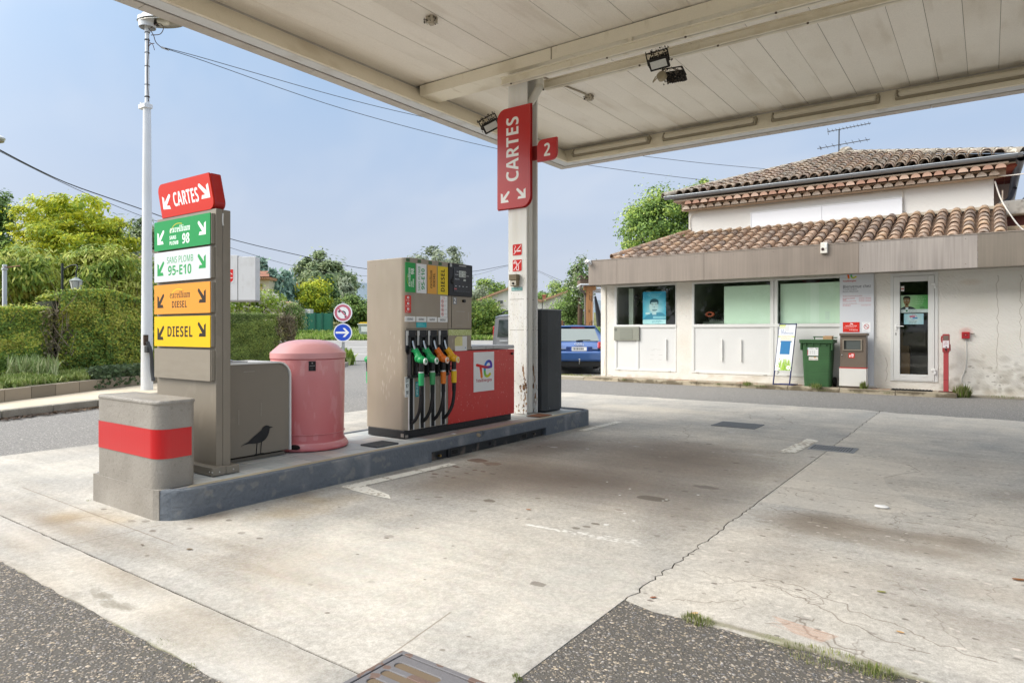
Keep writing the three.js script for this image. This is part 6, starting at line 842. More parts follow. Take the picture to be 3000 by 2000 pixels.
// ---------------------------------------------------------------- things along the shop front
{
  const q = print(168, 620, (g, w, h) => {
    g.fillStyle = '#d6d9de'; g.fillRect(0, 0, w, h); const Y = (y) => (2.46 - y) / 2.36 * h, X = (x) => (x + 2.583) / .64 * w, r = rng(31);
    brand(g, X(-2.50), Y(2.53), w * .36); words(g, 'TotalEnergies', X(-2.525), Y(2.322), w * .40, 10, '#b2312f'); words(g, 'Bienvenue chez', X(-2.525), Y(2.225), w * .83, 17, '#3d4148', '100px sans-serif'); words(g, 'TotalEnergies', X(-2.52), Y(2.145), w * .42, 10, '#6f747b', '100px sans-serif'); words(g, 'Relais Meyreuil', X(-2.525), Y(2.10), w * .46, 10, '#6f747b', '100px sans-serif');
    words(g, 'Horaires d’ouverture de la station', X(-2.525), Y(2.005), w * .58, 7, '#a06a6e', '100px sans-serif'); g.fillStyle = '#c9a2a4'; g.fillRect(X(-2.525), Y(1.975), w * .84, 1); [['Du lundi au vendredi', 1.955], ['Samedi', 1.922], ['Dimanche et jours fériés', 1.89]].forEach(([s, y]) => { words(g, s, X(-2.525), Y(y), Math.min(w * .4, s.length * 3), 6, '#b43d43'); words(g, '24 heures / 24 heures', X(-2.22), Y(y), w * .36, 6, '#b43d43', '100px sans-serif'); });
    words(g, 'Pour tout renseignement', X(-2.525), Y(1.845), w * .42, 6, '#a06a6e', '100px sans-serif'); g.fillStyle = '#c9a2a4'; g.fillRect(X(-2.525), Y(1.82), w * .84, 1); words(g, '09 70 80 96 51', X(-2.525), Y(1.80), w * .24, 6, '#b43d43', '100px sans-serif'); words(g, 'totalenergies.com', X(-2.18), Y(1.80), w * .29, 6, '#b43d43', '100px sans-serif'); void r;
  });
  const t = thing('welcome_board', 'tall white board reading Bienvenue chez beside the shop door', 'notice board', [-2.263, .1, -15.56]);
  part(t, 'panel', faceZ(-2.583, -1.943, .10, 2.46, -15.59, .045, q), printMat); part(t, 'foot', box(-2.6, -1.9, .08, .125, -15.595, -15.48, .006), mat('#c9c6c0', .6));
  solo('camera_notice', 'red VIDEO PROTECTION notice on the white welcome board', 'notice', faceZ(-2.523, -2.205, 1.232, 1.44, -15.544, .004, print(150, 98, (g, w, h) => { g.fillStyle = '#d93228'; g.fillRect(0, 0, w, h); g.fillStyle = '#fff'; g.save(); g.translate(78, 16); g.rotate(.3); g.fillRect(-10, -5, 24, 9); g.restore(); g.fillRect(60, 22, 12, 3); words(g, 'VIDÉO PROTECTION', 24, 30, 102, 10, '#fff'); lines(g, rng(33), 8, 46, w - 16, 2, 7, '#f6cfcb', 2); lines(g, rng(34), 8, 62, w - 16, 1, 7, '#f6cfcb', 2); words(g, '01 55 26 81 49', 58, 72, 74, 9, '#fff'); lines(g, rng(35), 8, 90, 40, 1, 5, '#f0b5b0', 2); lines(g, rng(36), 96, 90, 44, 1, 5, '#f0b5b0', 2); })), printMat);
  solo('no_smoking_notice', 'small white notice with a red crossed circle on the welcome board', 'notice', faceZ(-2.155, -2.0, 1.228, 1.44, -15.544, .003, print(76, 100, (g, w, h) => { g.fillStyle = '#f1f2f4'; g.fillRect(0, 0, w, h); lines(g, rng(37), 8, 8, w - 16, 1, 5, '#9a9a9c'); g.strokeStyle = '#b93230'; g.lineWidth = 5; g.beginPath(); g.arc(w / 2, 44, 22, 0, 7); g.moveTo(w / 2 - 15, 29); g.lineTo(w / 2 + 15, 59); g.stroke(); g.fillStyle = '#555'; g.fillRect(w / 2 - 13, 42, 26, 3); lines(g, rng(38), 10, 76, w - 20, 3, 6, '#b0b0b2'); })), printMat);
}
{ // station litter bin
  const t = thing('litter_bin', 'taupe and white square litter bin with a slot window by the welcome board', 'bin', [-2.28, .078, -15.32]), m = mat('#76695d', .42, .1);
  part(t, 'body', [box(-2.52, -2.04, .505, 1.155, -15.44, -15.2, .005)], m); part(t, 'lid', box(-2.53, -2.015, 1.155, 1.21, -15.45, -15.17, .006), mat('#6e6156', .45, .1)); part(t, 'lower_body', box(-2.535, -2.035, .12, .487, -15.44, -15.19, .004), mat('#dedcd6', .45)); part(t, 'red_band', box(-2.533, -2.033, .487, .505, -15.44, -15.188, .002), mat('#c9302b', .4)); part(t, 'foot', box(-2.51, -2.06, .078, .12, -15.42, -15.2), mat('#544a40', .7));
  part(t, 'slot_frame', [box(-2.47, -2.11, 1.06, 1.085, -15.2, -15.18), box(-2.47, -2.11, .85, .875, -15.2, -15.18), box(-2.47, -2.445, .875, 1.06, -15.2, -15.18), box(-2.135, -2.11, .875, 1.06, -15.2, -15.18)], mat('#948a7c', .4, .2)); part(t, 'slot', box(-2.445, -2.135, .875, 1.06, -15.2, -15.196), mat('#2c2e2e', .4)); part(t, 'slot_flap', box(-2.40, -2.14, .88, 1.055, -15.197, -15.192), mat('#646a68', .3, .3));
  part(t, 'lock', new THREE.SphereGeometry(.014, 10, 8).translate(-2.48, .76, -15.195), mat('#c9cbcc', .25, .8)); part(t, 'symbol', faceZ(-2.36, -2.25, .70, .80, -15.2, .004, print(56, 52, (g, w, h) => { g.fillStyle = '#d8352c'; g.fillRect(0, 0, w, h); g.fillStyle = '#fff'; g.beginPath(); g.moveTo(26, 10); g.lineTo(48, 10); g.lineTo(45, 42); g.lineTo(29, 42); g.fill(); g.fillStyle = '#d8352c'; for (let i = 0; i < 3; i++) g.fillRect(32 + i * 4, 16, 2, 22); g.fillStyle = '#fff'; g.fillRect(8, 26, 10, 16); g.beginPath(); g.arc(14, 22, 5, 0, 7); g.fill(); })), printMat);
}
{ // green wheelie bin
  const t = thing('wheelie_bin', 'green wheelie bin with paper stickers in front of the white panels', 'bin', [-2.98, .078, -15.22]), m = new THREE.MeshPhysicalMaterial({ roughness: .55, side: THREE.DoubleSide, map: again(pixelTex(256, 256, (u, v, x, y) => { const k = 1 + .22 * (fbm(u * 5, v * 5, 251, 4) - .5) + .1 * (vnoise(u * 4, v * 60, 252) - .5); return [52 * k, 92 * k, 52 * k]; }), 1, 1) });
  const ZF = -15.08, ZB = -15.5, taper = (g) => { const p = g.attributes.position; for (let i = 0; i < p.count; i++) { const f = clamp((1.02 - p.getY(i)) / .94); p.setX(i, -2.955 + (p.getX(i) + 2.955) * (1 - .15 * f)); p.setZ(i, -15.29 + (p.getZ(i) + 15.29) * (1 - .14 * f)); } g.computeVertexNormals(); return g; };
  part(t, 'body', uvBox(taper(plan(rrShape(-3.245, -2.665, -ZF, -ZB, .045), .078, 1.02, .012, 8))), m); part(t, 'rim', [box(-3.285, -2.625, 1.0, 1.035, ZB - .02, ZF + .03, .01), ...[-3.16, -3.03, -2.9, -2.77].map((x) => box(x, x + .012, .945, 1.0, ZF - .01, ZF + .022)), box(-3.27, -3.24, .85, 1.0, ZF - .08, ZF + .012, .008), box(-2.67, -2.64, .85, 1.0, ZF - .08, ZF + .012, .008)], m);
  part(t, 'lid', uvBox(box(-3.29, -2.62, 1.036, 1.075, ZB - .02, ZF + .035, .016)), m); part(t, 'handle', [box(-3.08, -3.06, 1.07, 1.135, ZB - .02, ZB + .01), box(-2.9, -2.87, 1.07, 1.135, ZB - .02, ZB + .01), box(-3.1, -2.84, 1.12, 1.14, ZB - .02, ZB + .015, .006), box(-2.87, -2.78, 1.075, 1.13, ZB - .02, ZB + .04, .006), rod([-2.8, 1.11, ZB], [-2.62, 1.115, ZB], .012)], m);
  part(t, 'wheel', new THREE.CylinderGeometry(.1, .1, .05, 20).rotateZ(Math.PI / 2).translate(-2.665, .178, -15.47), mat('#161616', .8)); part(t, 'axle', rod([-3.2, .178, -15.47], [-2.66, .178, -15.47], .012), mat('#444', .5, .5));
  const tilt = (g) => g.rotateX(-.035).translate(0, 0, 0);
  part(t, 'sticker', tilt(plate(.21, .20, .003, print(96, 92, (g, w, h) => { const r = rng(41); g.fillStyle = '#dfe0de'; g.fillRect(0, 0, w, h); g.fillStyle = '#a9c6d0'; g.fillRect(0, 0, 8, 30); g.fillStyle = '#b85a6a'; g.fillRect(0, 34, 6, 52); lines(g, r, 12, 6, 60, 4, 6, '#77797b'); for (let i = 0; i < 3; i++) for (let j = 0; j < 2; j++) blot(g, r, 24 + i * 18, 52 + j * 18, 6, 4, '#5a5c5e', 7); g.fillStyle = '#3e4a4c'; g.beginPath(); g.arc(82, 18, 8, 0, 5); g.lineWidth = 4; g.strokeStyle = '#3e4a4c'; g.stroke(); }))).translate(-3.02, .835, ZF + .004 - .008), printMat); part(t, 'sticker', tilt(plate(.18, .095, .003, print(90, 48, (g, w, h) => { g.fillStyle = '#e6e2d8'; g.fillRect(0, 0, w, h); g.fillStyle = '#dba37a'; g.beginPath(); g.arc(60, 12, 12, 0, 3.3); g.fill(); g.strokeStyle = '#777'; g.lineWidth = 1; g.beginPath(); g.moveTo(4, 28); g.lineTo(60, 10); g.stroke(); words(g, 'PAYS D’AIX', 4, 34, w - 8, 10, '#26282a'); }))).translate(-3.012, .687, ZF - .012), printMat);
  solo('cardboard_box', 'torn cardboard box lying on the green bin lid', 'box', [box(-2.835, -2.665, 1.077, 1.15, -15.32, -15.14, .004), box(-2.83, -2.67, 1.15, 1.154, -15.36, -15.30)], mat('#b2916c', .9));
}
{ // advertising easel
  const t = thing('poster_stand', 'leaning blue steel poster stand with daisies printed on its white sheet', 'sign stand', [-3.62, .078, -15.3]), blue = mat('#2c3163', .45, .2), A = (x, y) => [x + (1.42 - y) * -.075, y, lerp(-15.30, -15.12, (1.42 - y) / 1.34)];
  part(t, 'rail', [rod(A(-3.735, 1.42), A(-3.735, .085), .015), rod(A(-3.398, 1.42), A(-3.398, .085), .015), rod(A(-3.735, 1.40), A(-3.398, 1.40), .012), rod([-3.82, .092, -15.11], [-3.76, .092, -15.42], .012), rod([-3.48, .092, -15.11], [-3.40, .092, -15.42], .012), rod([-3.76, .092, -15.4], [-3.40, .092, -15.4], .012), rod([-3.82, .1, -15.16], [-3.42, .1, -15.16], .014)], blue);
  const q = print(112, 320, (g, w, h) => {
    const r = rng(43); g.fillStyle = '#eceff2'; g.fillRect(0, 0, w, h); g.fillStyle = '#c6d43a'; g.fillRect(0, 0, w * .4, h * .025); g.fillRect(0, h * .245, w, h * .02); words(g, 'MMU', 2, h * .035, w * .42, h * .045, '#c4cb8f'); ['LA P', 'LA R', 'LA MONTAGNE'].forEach((s, i) => words(g, s, w * .12, h * (.105 + i * .034), Math.min(w * .8, s.length * 9), h * .024, '#3d4f86')); g.fillStyle = '#d9dbdd'; g.fillRect(w * .36, h * .01, w * .26, h * .14); g.fillStyle = '#e6e2d0'; g.fillRect(w * .14, h * .22, w * .68, h * .12); lines(g, r, w * .2, h * .24, w * .5, 4, 7, '#c9c5b2'); g.fillStyle = '#8d8f92'; g.fillRect(w * .16, h * .348, w * .7, h * .035); g.fillStyle = '#3b7fb4'; g.fillRect(w * .2, h * .35, w * .6, h * .295);
    for (let i = 0; i < 130; i++) { const x = w * (.2 + .75 * r()), k = h * (.06 + .2 * r()); g.strokeStyle = ['#a9cc3e', '#86b53a', '#c6dc6a', '#6f9f30'][(r() * 4) | 0]; g.lineWidth = 1.6; g.beginPath(); g.moveTo(x, h); g.quadraticCurveTo(x + (r() - .5) * 10, h - k * .6, x + (r() - .5) * 26, h - k); g.stroke(); }
    for (const [x, y, k] of [[.22, .755, 13], [.12, .9, 14], [.82, .935, 15], [.24, .965, 10]]) { for (let i = 0; i < 14; i++) { g.save(); g.translate(w * x, h * y); g.rotate(i / 14 * 6.283); g.fillStyle = '#fbfbfb'; g.beginPath(); g.ellipse(k * .66, 0, k * .42, k * .15, 0, 0, 7); g.fill(); g.restore(); } g.fillStyle = '#e8b33a'; g.beginPath(); g.arc(w * x, h * y, k * .32, 0, 7); g.fill(); }
  });
  const a = A(-3.735, 1.385), b = A(-3.398, 1.385), c = A(-3.735, .40), P = [], U = []; void c;
  const dx = (y) => (1.42 - y) * -.075; for (const y of [.40, 1.385]) for (const s of [0, 1]) { const p = A(s ? -3.40 : -3.733, y); P.push(p[0], p[1], p[2] + .016); U.push(s ? q.u1 : q.u0, y > 1 ? q.v1 : q.v0); } void a; void b; void dx;
  const g = new THREE.BufferGeometry(); g.setAttribute('position', new THREE.Float32BufferAttribute(P, 3)); g.setAttribute('uv', new THREE.Float32BufferAttribute(U, 2)); g.setIndex([0, 1, 3, 0, 3, 2]); g.computeVertexNormals();
  part(t, 'board', (() => { const k = extrude(poly([[-3.735, .395], [-3.398, .395], [-3.398, 1.39], [-3.735, 1.39]]), .006); const p = k.attributes.position; for (let i = 0; i < p.count; i++) { const v = A(p.getX(i), p.getY(i)); p.setXYZ(i, v[0], v[1], v[2] + p.getZ(i) + .008); } k.computeVertexNormals(); return k; })(), mat('#e0e3e6', .5)); part(t, 'poster', g, printMat);
}
{ // posters behind the panes
  const man = (g, x, y, s, skin, hair) => { g.fillStyle = skin; g.fillRect(x - .16 * s, y + .3 * s, .32 * s, .35 * s); g.beginPath(); g.ellipse(x, y, .30 * s, .42 * s, 0, 0, 7); g.fill(); g.fillStyle = hair; g.beginPath(); g.ellipse(x, y - .30 * s, .33 * s, .22 * s, 0, Math.PI * .95, 2.05 * Math.PI); g.fill(); g.fillRect(x - .32 * s, y - .32 * s, .08 * s, .2 * s); g.fillRect(x + .24 * s, y - .32 * s, .08 * s, .2 * s); for (const k of [-1, 1]) { g.fillRect(x + k * .14 * s - .07 * s, y - .15 * s, .13 * s, .022 * s); g.fillStyle = '#f4f6f6'; g.beginPath(); g.ellipse(x + k * .13 * s, y - .06 * s, .06 * s, .035 * s, 0, 0, 7); g.fill(); g.fillStyle = hair; g.beginPath(); g.arc(x + k * .13 * s, y - .06 * s, .02 * s, 0, 7); g.fill(); } g.globalAlpha = .5; g.beginPath(); g.ellipse(x, y + .10 * s, .05 * s, .03 * s, 0, 0, 7); g.fill(); g.globalAlpha = 1; };
  const q1 = print(150, 200, (g, w, h) => { const gr = g.createRadialGradient(w * .5, h * .55, 10, w * .5, h * .5, h * .6); gr.addColorStop(0, '#cfeaf2'); gr.addColorStop(.6, '#54b6d8'); gr.addColorStop(1, '#2e96c6'); g.fillStyle = gr; g.fillRect(0, 0, w, h); ['CONTRAIREMENT À MARC,', 'NE CRAIGNEZ PLUS', 'LA POURRIÈRE'].forEach((s, i) => words(g, s, w * (.5 - s.length * .0155), h * (.075 + i * .04), w * s.length * .031, h * .025, '#a8dcec', '100px sans-serif')); g.fillStyle = '#4a94b4'; g.beginPath(); g.moveTo(0, h * .86); g.quadraticCurveTo(w * .2, h * .68, w * .45, h * .66); g.lineTo(w * .75, h * .64); g.quadraticCurveTo(w * .98, h * .68, w, h * .78); g.lineTo(w, h * .86); g.fill(); man(g, w * .5, h * .44, w * .56, '#c8e2ea', '#33586a'); g.fillStyle = 'rgba(51,88,106,.55)'; g.beginPath(); g.ellipse(w * .5, h * .555, w * .13, h * .05, 0, 0, 3.2); g.fill(); g.fillStyle = '#d6ecf2'; g.beginPath(); g.ellipse(w * .35, h * .5, w * .055, h * .13, -.2, 0, 7); g.fill(); g.fillRect(w * .12, h * .64, w * .18, h * .06); g.fillStyle = '#bfe6ee'; g.fillRect(0, h * .86, w, h * .14); lines(g, rng(44), w * .4, h * .9, w * .5, 3, 5, '#5a98ae'); g.fillStyle = '#8cc9dc'; g.fillRect(w * .45, h * .76, w * .55, h * .07); });
  solo('poster', 'bright blue poster of a man holding his cheek in the first shop window', 'poster', faceZ(-7.142, -6.525, 1.43, 2.245, -15.655, .003, q1), printMat);
  const q2 = print(150, 108, (g, w, h) => { g.fillStyle = '#6fb56c'; g.fillRect(0, 0, w, h); const gr = g.createLinearGradient(0, 0, w, 0); gr.addColorStop(0, '#d7e6cf'); gr.addColorStop(.5, '#a6d098'); gr.addColorStop(1, '#5aa85a'); g.fillStyle = gr; g.fillRect(0, 0, w, h * .8); g.fillStyle = '#3a3d44'; g.beginPath(); g.moveTo(0, h * .8); g.quadraticCurveTo(w * .1, h * .62, w * .24, h * .62); g.quadraticCurveTo(w * .5, h * .66, w * .56, h * .8); g.fill(); g.fillStyle = '#dfe9f2'; g.fillRect(w * .19, h * .64, w * .1, h * .16); man(g, w * .235, h * .33, w * .40, '#9c7758', '#2e241e'); g.fillStyle = '#43261f'; g.beginPath(); g.ellipse(w * .235, h * .52, w * .035, h * .045, 0, 0, 7); g.fill(); lines(g, rng(45), w * .55, h * .12, w * .42, 5, 10, '#cfe6c6'); g.fillStyle = '#e3e8ea'; g.fillRect(0, h * .8, w, h * .2); lines(g, rng(46), w * .3, h * .86, w * .5, 2, 7, '#8d9296'); words(g, 'TOTAL', w * .7, h * .66, w * .18, h * .09, '#3f4a50'); g.fillStyle = '#3f7f58'; g.fillRect(w * .2, h * .84, 10, 10); });
  solo('poster', 'green poster of an astonished man on the shop door glass', 'poster', faceZ(-1.474, -.994, 1.622, 1.98, -15.628, .003, q2), printMat);
  solo('poster', 'small pale blue notice with pink and blue arrows on the door glass', 'poster', faceZ(-1.41, -1.07, 1.388, 1.604, -15.628, .003, print(110, 72, (g, w, h) => { const gr = g.createRadialGradient(w / 2, h / 2, 4, w / 2, h / 2, w * .6); gr.addColorStop(0, '#eef4f6'); gr.addColorStop(1, '#a9d6e8'); g.fillStyle = gr; g.fillRect(0, 0, w, h); g.fillStyle = '#dd5f86'; g.fillRect(32, 14, 30, 10); g.fillStyle = '#5f9fd6'; g.fillRect(48, 25, 28, 10); g.lineWidth = 2; g.strokeStyle = '#dd5f86'; g.beginPath(); g.arc(54, 24, 18, 4.2, 6.1); g.stroke(); g.strokeStyle = '#5f9fd6'; g.beginPath(); g.arc(54, 24, 18, 1.2, 3.0); g.stroke(); lines(g, rng(47), 28, 50, 54, 2, 8, '#7d8a96', 3); })), printMat);
  solo('card_sticker', 'tiny white and red bank card sticker at the top of the door glass', 'sticker', faceZ(-1.465, -1.405, 2.06, 2.165, -15.6135, .001, print(30, 50, (g, w, h) => { g.fillStyle = '#e3e0dc'; g.fillRect(0, 0, w, h); g.fillStyle = '#b4655a'; g.fillRect(2, 20, w - 4, 12); })), printMat);
}
{ // red call post, alarm box, mat
  const t = thing('call_post', 'faded red emergency post with a taped white note beside the door', 'call point', [-.68, .078, -15.32]), red = mat('#b4474a', .5), dk = mat('#a53c3e', .5);
  part(t, 'post', box(-.722, -.638, .09, .845, -15.36, -15.28, .006), red); part(t, 'post_joint', box(-.7225, -.6375, .305, .311, -15.361, -15.279), mat('#6d2a2c', .6)); part(t, 'base', box(-.80, -.56, .078, .09, -15.42, -15.22, .003), mat('#5d3a30', .8)); part(t, 'head', extrude(rrShape(-.738, -.622, .842, 1.196, .02), .12, .006).translate(0, 0, -15.39), dk); part(t, 'head_window', box(-.722, -.636, 1.08, 1.165, -15.271, -15.266), mat('#7a6c62', .3)); part(t, 'handset', tube([[-.748, 1.16, -15.32], [-.756, 1.1, -15.32], [-.745, 1.03, -15.32]], .012), dk); part(t, 'lever', rod([-.615, 1.0, -15.32], [-.61, .87, -15.32], .008), dk);
  part(t, 'note', faceZ(-.732, -.63, .93, 1.072, -15.271, .003, print(52, 70, (g, w, h) => { g.fillStyle = '#e6dfe2'; g.fillRect(0, 0, w, h); lines(g, rng(48), 5, 5, w - 10, 1, 6, '#b06a74'); words(g, 'HORS', 16, 14, 20, 8, '#a84a58'); words(g, 'SERVICE', 10, 26, 32, 7, '#a84a58'); lines(g, rng(49), 8, 38, w - 16, 2, 6, '#b88a92'); blot(g, rng(2), 30, 62, 9, 7, '#4a3c3c'); })), printMat); part(t, 'lock', new THREE.SphereGeometry(.022, 10, 8).scale(.7, 1.2, .7).translate(-.68, .90, -15.262), mat('#3c3230', .6));
  const a = thing('alarm_box', 'small red fire alarm box on the rendered wall right of the post', 'alarm', [-.37, 1.1, -15.57]);
  part(a, 'case', box(-.437, -.307, 1.108, 1.238, -15.6, -15.545, .01), mat('#b32a30', .4)); part(a, 'recess', box(-.405, -.34, 1.155, 1.205, -15.546, -15.541), mat('#8f2026', .4)); part(a, 'button', box(-.38, -.365, 1.172, 1.187, -15.542, -15.537), mat('#d9a9a4', .4));
  solo('wall_cable', 'white cable clipped down the wall below the red alarm box', 'cable', tube([[-.372, 1.10, -15.592], [-.366, 1.0, -15.592], [-.362, .7, -15.592], [-.38, .52, -15.592], [-.44, .32, -15.592], [-.43, .25, -15.592], [-.40, .22, -15.58], [-.37, .16, -15.57], [-.362, .06, -15.57]], .01, 60, 6), mat('#dedcd6', .5)); solo('wall_hook', 'short metal pin in the wall right of the alarm box', 'pin', rod([-.285, 1.203, -15.6], [-.235, 1.205, -15.54], .008), mat('#8a7d70', .6));
  const m = thing('door_mat', 'black rubber mat on the step under the glazed door', 'door mat', [-1.24, .08, -15.28]); part(m, 'mat', box(-1.6, -.9, .08, .098, -15.40, -15.16, .006), mat('#1d1c1b', .9)); part(m, 'ribs', Array.from({ length: 12 }, (_, i) => box(-1.58 + i * .057, -1.555 + i * .057, .096, .104, -15.39, -15.17)), mat('#242322', .9));
  const s = thing('siren_box', 'white siren box with a dark round eye on the taupe fascia', 'siren', [-2.78, 2.86, -14.97]); part(s, 'case', box(-2.845, -2.715, 2.86, 3.085, -15.0, -14.93, .01), mat('#dcd8cf', .45)); part(s, 'eye', new THREE.CylinderGeometry(.03, .03, .012, 18).rotateX(Math.PI / 2).translate(-2.80, 2.945, -14.928), mat('#3a2724', .4)); part(s, 'flash', box(-2.76, -2.72, 2.96, 3.05, -14.932, -14.918, .008), mat('#e9e7e2', .25));
  const c = thing('security_camera', 'white bullet camera on the left corner of the fascia', 'camera', [-8.3, 2.93, -14.93]); part(c, 'body', new THREE.CylinderGeometry(.05, .055, .2, 16).rotateX(1.35).translate(-8.3, 3.0, -14.92), mat('#e6e6e4', .35)); part(c, 'lens', new THREE.CylinderGeometry(.042, .042, .02, 16).rotateX(1.35).translate(-8.3, 2.975, -14.81), mat('#2a2d33', .2)); part(c, 'mount', box(-8.34, -8.26, 3.02, 3.06, -15.05, -14.95, .006), mat('#d6d6d3', .4));
}
// ---------------------------------------------------------------- street furniture on the left
const spot = (px, d) => { const p = fwd((px - 1500) / 1952 * d, d); return [p[0], p[2]]; };   // a bearing and a distance as a place on the ground
const high = (py, d) => 1.25 + (970 - py) / 1952 * d;
const at3 = (px, py, d) => { const [x, z] = spot(px, d); return [x, high(py, d), z]; };
{
  const [x, z] = [-13.29, -6.37], D = 13.0, t = thing('street_lamp', 'tall white octagonal lamp post with a worn half round lamp head by the hedge', 'street lamp', [x, .115, z]), white = new THREE.MeshPhysicalMaterial({ map: again(grime(47, [224, 228, 232], [176, 160, 140], .35), 1, .4), roughness: .5, side: THREE.DoubleSide }), dark = mat('#2b2a2a', .7);
  const yT = high(310, D), yH = high(75, D);
  part(t, 'post', uvBox(new THREE.CylinderGeometry(.073, .115, yT - .1, 8).translate(x, (yT + .1) / 2, z)), white); part(t, 'upper_tube', cyl(.042, .036, yH - yT + .1, x + .01, yT - .05, z, 14), white);
  part(t, 'clamp', [box(x - .16, x + .09, yT - .08, yT + .0, z - .07, z + .09, .006), box(x - .2, x - .05, yT - .05, yT + .01, z - .01, z + .05, .004), cyl(.03, .03, .05, x - .13, yT, z + .04, 10)], white);
  part(t, 'strap', [400, 500, 508, 685, 878, 1142, 1310, 1320].map((p) => new THREE.TorusGeometry(.043, .006, 6, 14).rotateX(Math.PI / 2).translate(x + .01, high(20 + p / 4.9, D), z)), dark);
  part(t, 'cable', tube([[x + .06, yT + .05, z], [x + .055, yT + .6, z + .02], [x + .05, yT + 1.0, z], [x + .07, yH - .3, z]], .008, 20, 5), mat('#4a3f3c', .7));
  part(t, 'hatch', box(x + .06, x + .10, .98, 1.18, z + .02, z + .10), mat('#4a3a30', .8)); part(t, 'loose_conduit', [tube([[x + .14, 1.05, z + .06], [x + .2, .85, z + .02], [x + .2, .5, z], [x + .25, .3, z]], .035, 14, 8), box(x + .1, x + .2, .84, .96, z, z + .1, .01)], mat('#3a3b3d', .6));
  // lamp head: half bowl pointing along the drive, its cover gone
  const hx = x + .14 * CO * 2.6, hz = z - .14 * SI * 2.6, head = (g) => g.rotateY(YAW).rotateZ(0).translate(x + .28 * CO, yH, z - .28 * SI); void hx; void hz;
  part(t, 'lamp_head', head(new THREE.SphereGeometry(1, 28, 12, 0, 6.2832, 0, 1.4).scale(.47, .27, .25)), white); part(t, 'lamp_collar', [head(new THREE.CylinderGeometry(.17, .15, .2, 24, 1, true).translate(-.27, .02, 0)), head(new THREE.CylinderGeometry(.05, .05, .12, 12).translate(-.27, -.1, 0))], white);
  part(t, 'reflector', head(new THREE.SphereGeometry(1, 24, 10, 0, 6.2832, 0, 1.5).scale(.44, .16, .23)), new THREE.MeshPhysicalMaterial({ color: '#bdb9ae', roughness: .3, metalness: .3, side: THREE.DoubleSide })); part(t, 'lamp_bulb', head(new THREE.CapsuleGeometry(.055, .14, 4, 10).rotateZ(1.5).translate(.03, .03, 0)), mat('#e6e2d4', .25)); part(t, 'lamp_socket', head(new THREE.BoxGeometry(.12, .1, .1).translate(-.13, .02, 0)), mat('#2c2825', .7)); part(t, 'loose_wire', head(tube([[-.2, -.08, 0], [-.05, -.02, .05], [.05, -.06, .02], [.0, -.2, .02], [-.2, -.22, 0]], .008, 24, 5)), mat('#6a5a54', .6));
}
{ // second street lamp: only its lamp reaches into the picture
  const D = 20, [x, z] = spot(-70, D), t = thing('street_lamp', 'street lamp of which only the pale head shows at the left picture edge', 'street lamp', [x, .2, z]), y = high(408, D), [ex, ez] = spot(8, D), m = mat('#d8dadb', .5);
  part(t, 'post', cyl(.09, .06, y - .1, x, .2, z, 12), m); part(t, 'arm', tube([[x, y, z], [lerp(x, ex, .4), y + .25, lerp(z, ez, .4)], [lerp(x, ex, .7), y + .12, lerp(z, ez, .7)]], .035, 12, 8), m); part(t, 'lamp_head', new THREE.SphereGeometry(.15, 18, 10).scale(1.5, .55, 1).translate(lerp(x, ex, .85), y + .02, lerp(z, ez, .85)), m); part(t, 'lamp_glass', new THREE.SphereGeometry(.12, 14, 8).scale(1.4, .4, 1).translate(lerp(x, ex, .86), y - .06, lerp(z, ez, .86)), mat('#a39c8c', .3));
}
{ const D = 15, [x, z] = spot(12, D), t = thing('bracket_post', 'thin white post with a rusty bracket standing in the low hedge', 'post', [x, .2, z]); part(t, 'post', new RoundedBoxGeometry(.075, 2.6, .075, 1, .008).translate(x, 1.45, z), mat('#c9ced2', .5)); part(t, 'collar', new RoundedBoxGeometry(.11, .05, .1, 1, .01).translate(x, high(788, D), z), mat('#b9bec2', .5)); part(t, 'bracket', [rod([x, 2.68, z], [x + .3, 2.72, z - .2], .014), new THREE.SphereGeometry(.045, 10, 8).translate(x, 2.68, z)], mat('#7a5240', .8)); }
{ const D = 16.8, [x, z] = spot(222, D), t = thing('lantern', 'old style glass lantern on a curled iron bracket above the hedge', 'lantern', [x, .3, z]), y = high(835, D), iron = mat('#2c3230', .6), px = x - .36; void px;
  part(t, 'post', rod([x - .30, .3, z + .2], [x - .30, y + .55, z + .2], .03), iron); part(t, 'bracket', tube([[x - .30, y + .36, z + .2], [x - .15, y + .48, z + .1], [x + .02, y + .5, z], [x + .07, y + .4, z], [x, y + .34, z], [x, y + .22, z]], .016, 24, 6), iron);
  part(t, 'roof', new THREE.ConeGeometry(.17, .11, 6).translate(x, y + .16, z), mat('#8f9690', .5, .3)); part(t, 'glass', new THREE.CylinderGeometry(.15, .10, .23, 6).translate(x, y - .02, z), mat('#cfd2ca', .25)); part(t, 'lamp_rib', Array.from({ length: 6 }, (_, i) => { const a = i / 6 * 6.283 + .52; return rod([x + Math.sin(a) * .151, y + .095, z + Math.cos(a) * .151], [x + Math.sin(a) * .101, y - .135, z + Math.cos(a) * .101], .006); }), iron); part(t, 'cap', new THREE.SphereGeometry(.025, 8, 6).translate(x, y + .225, z), iron); }
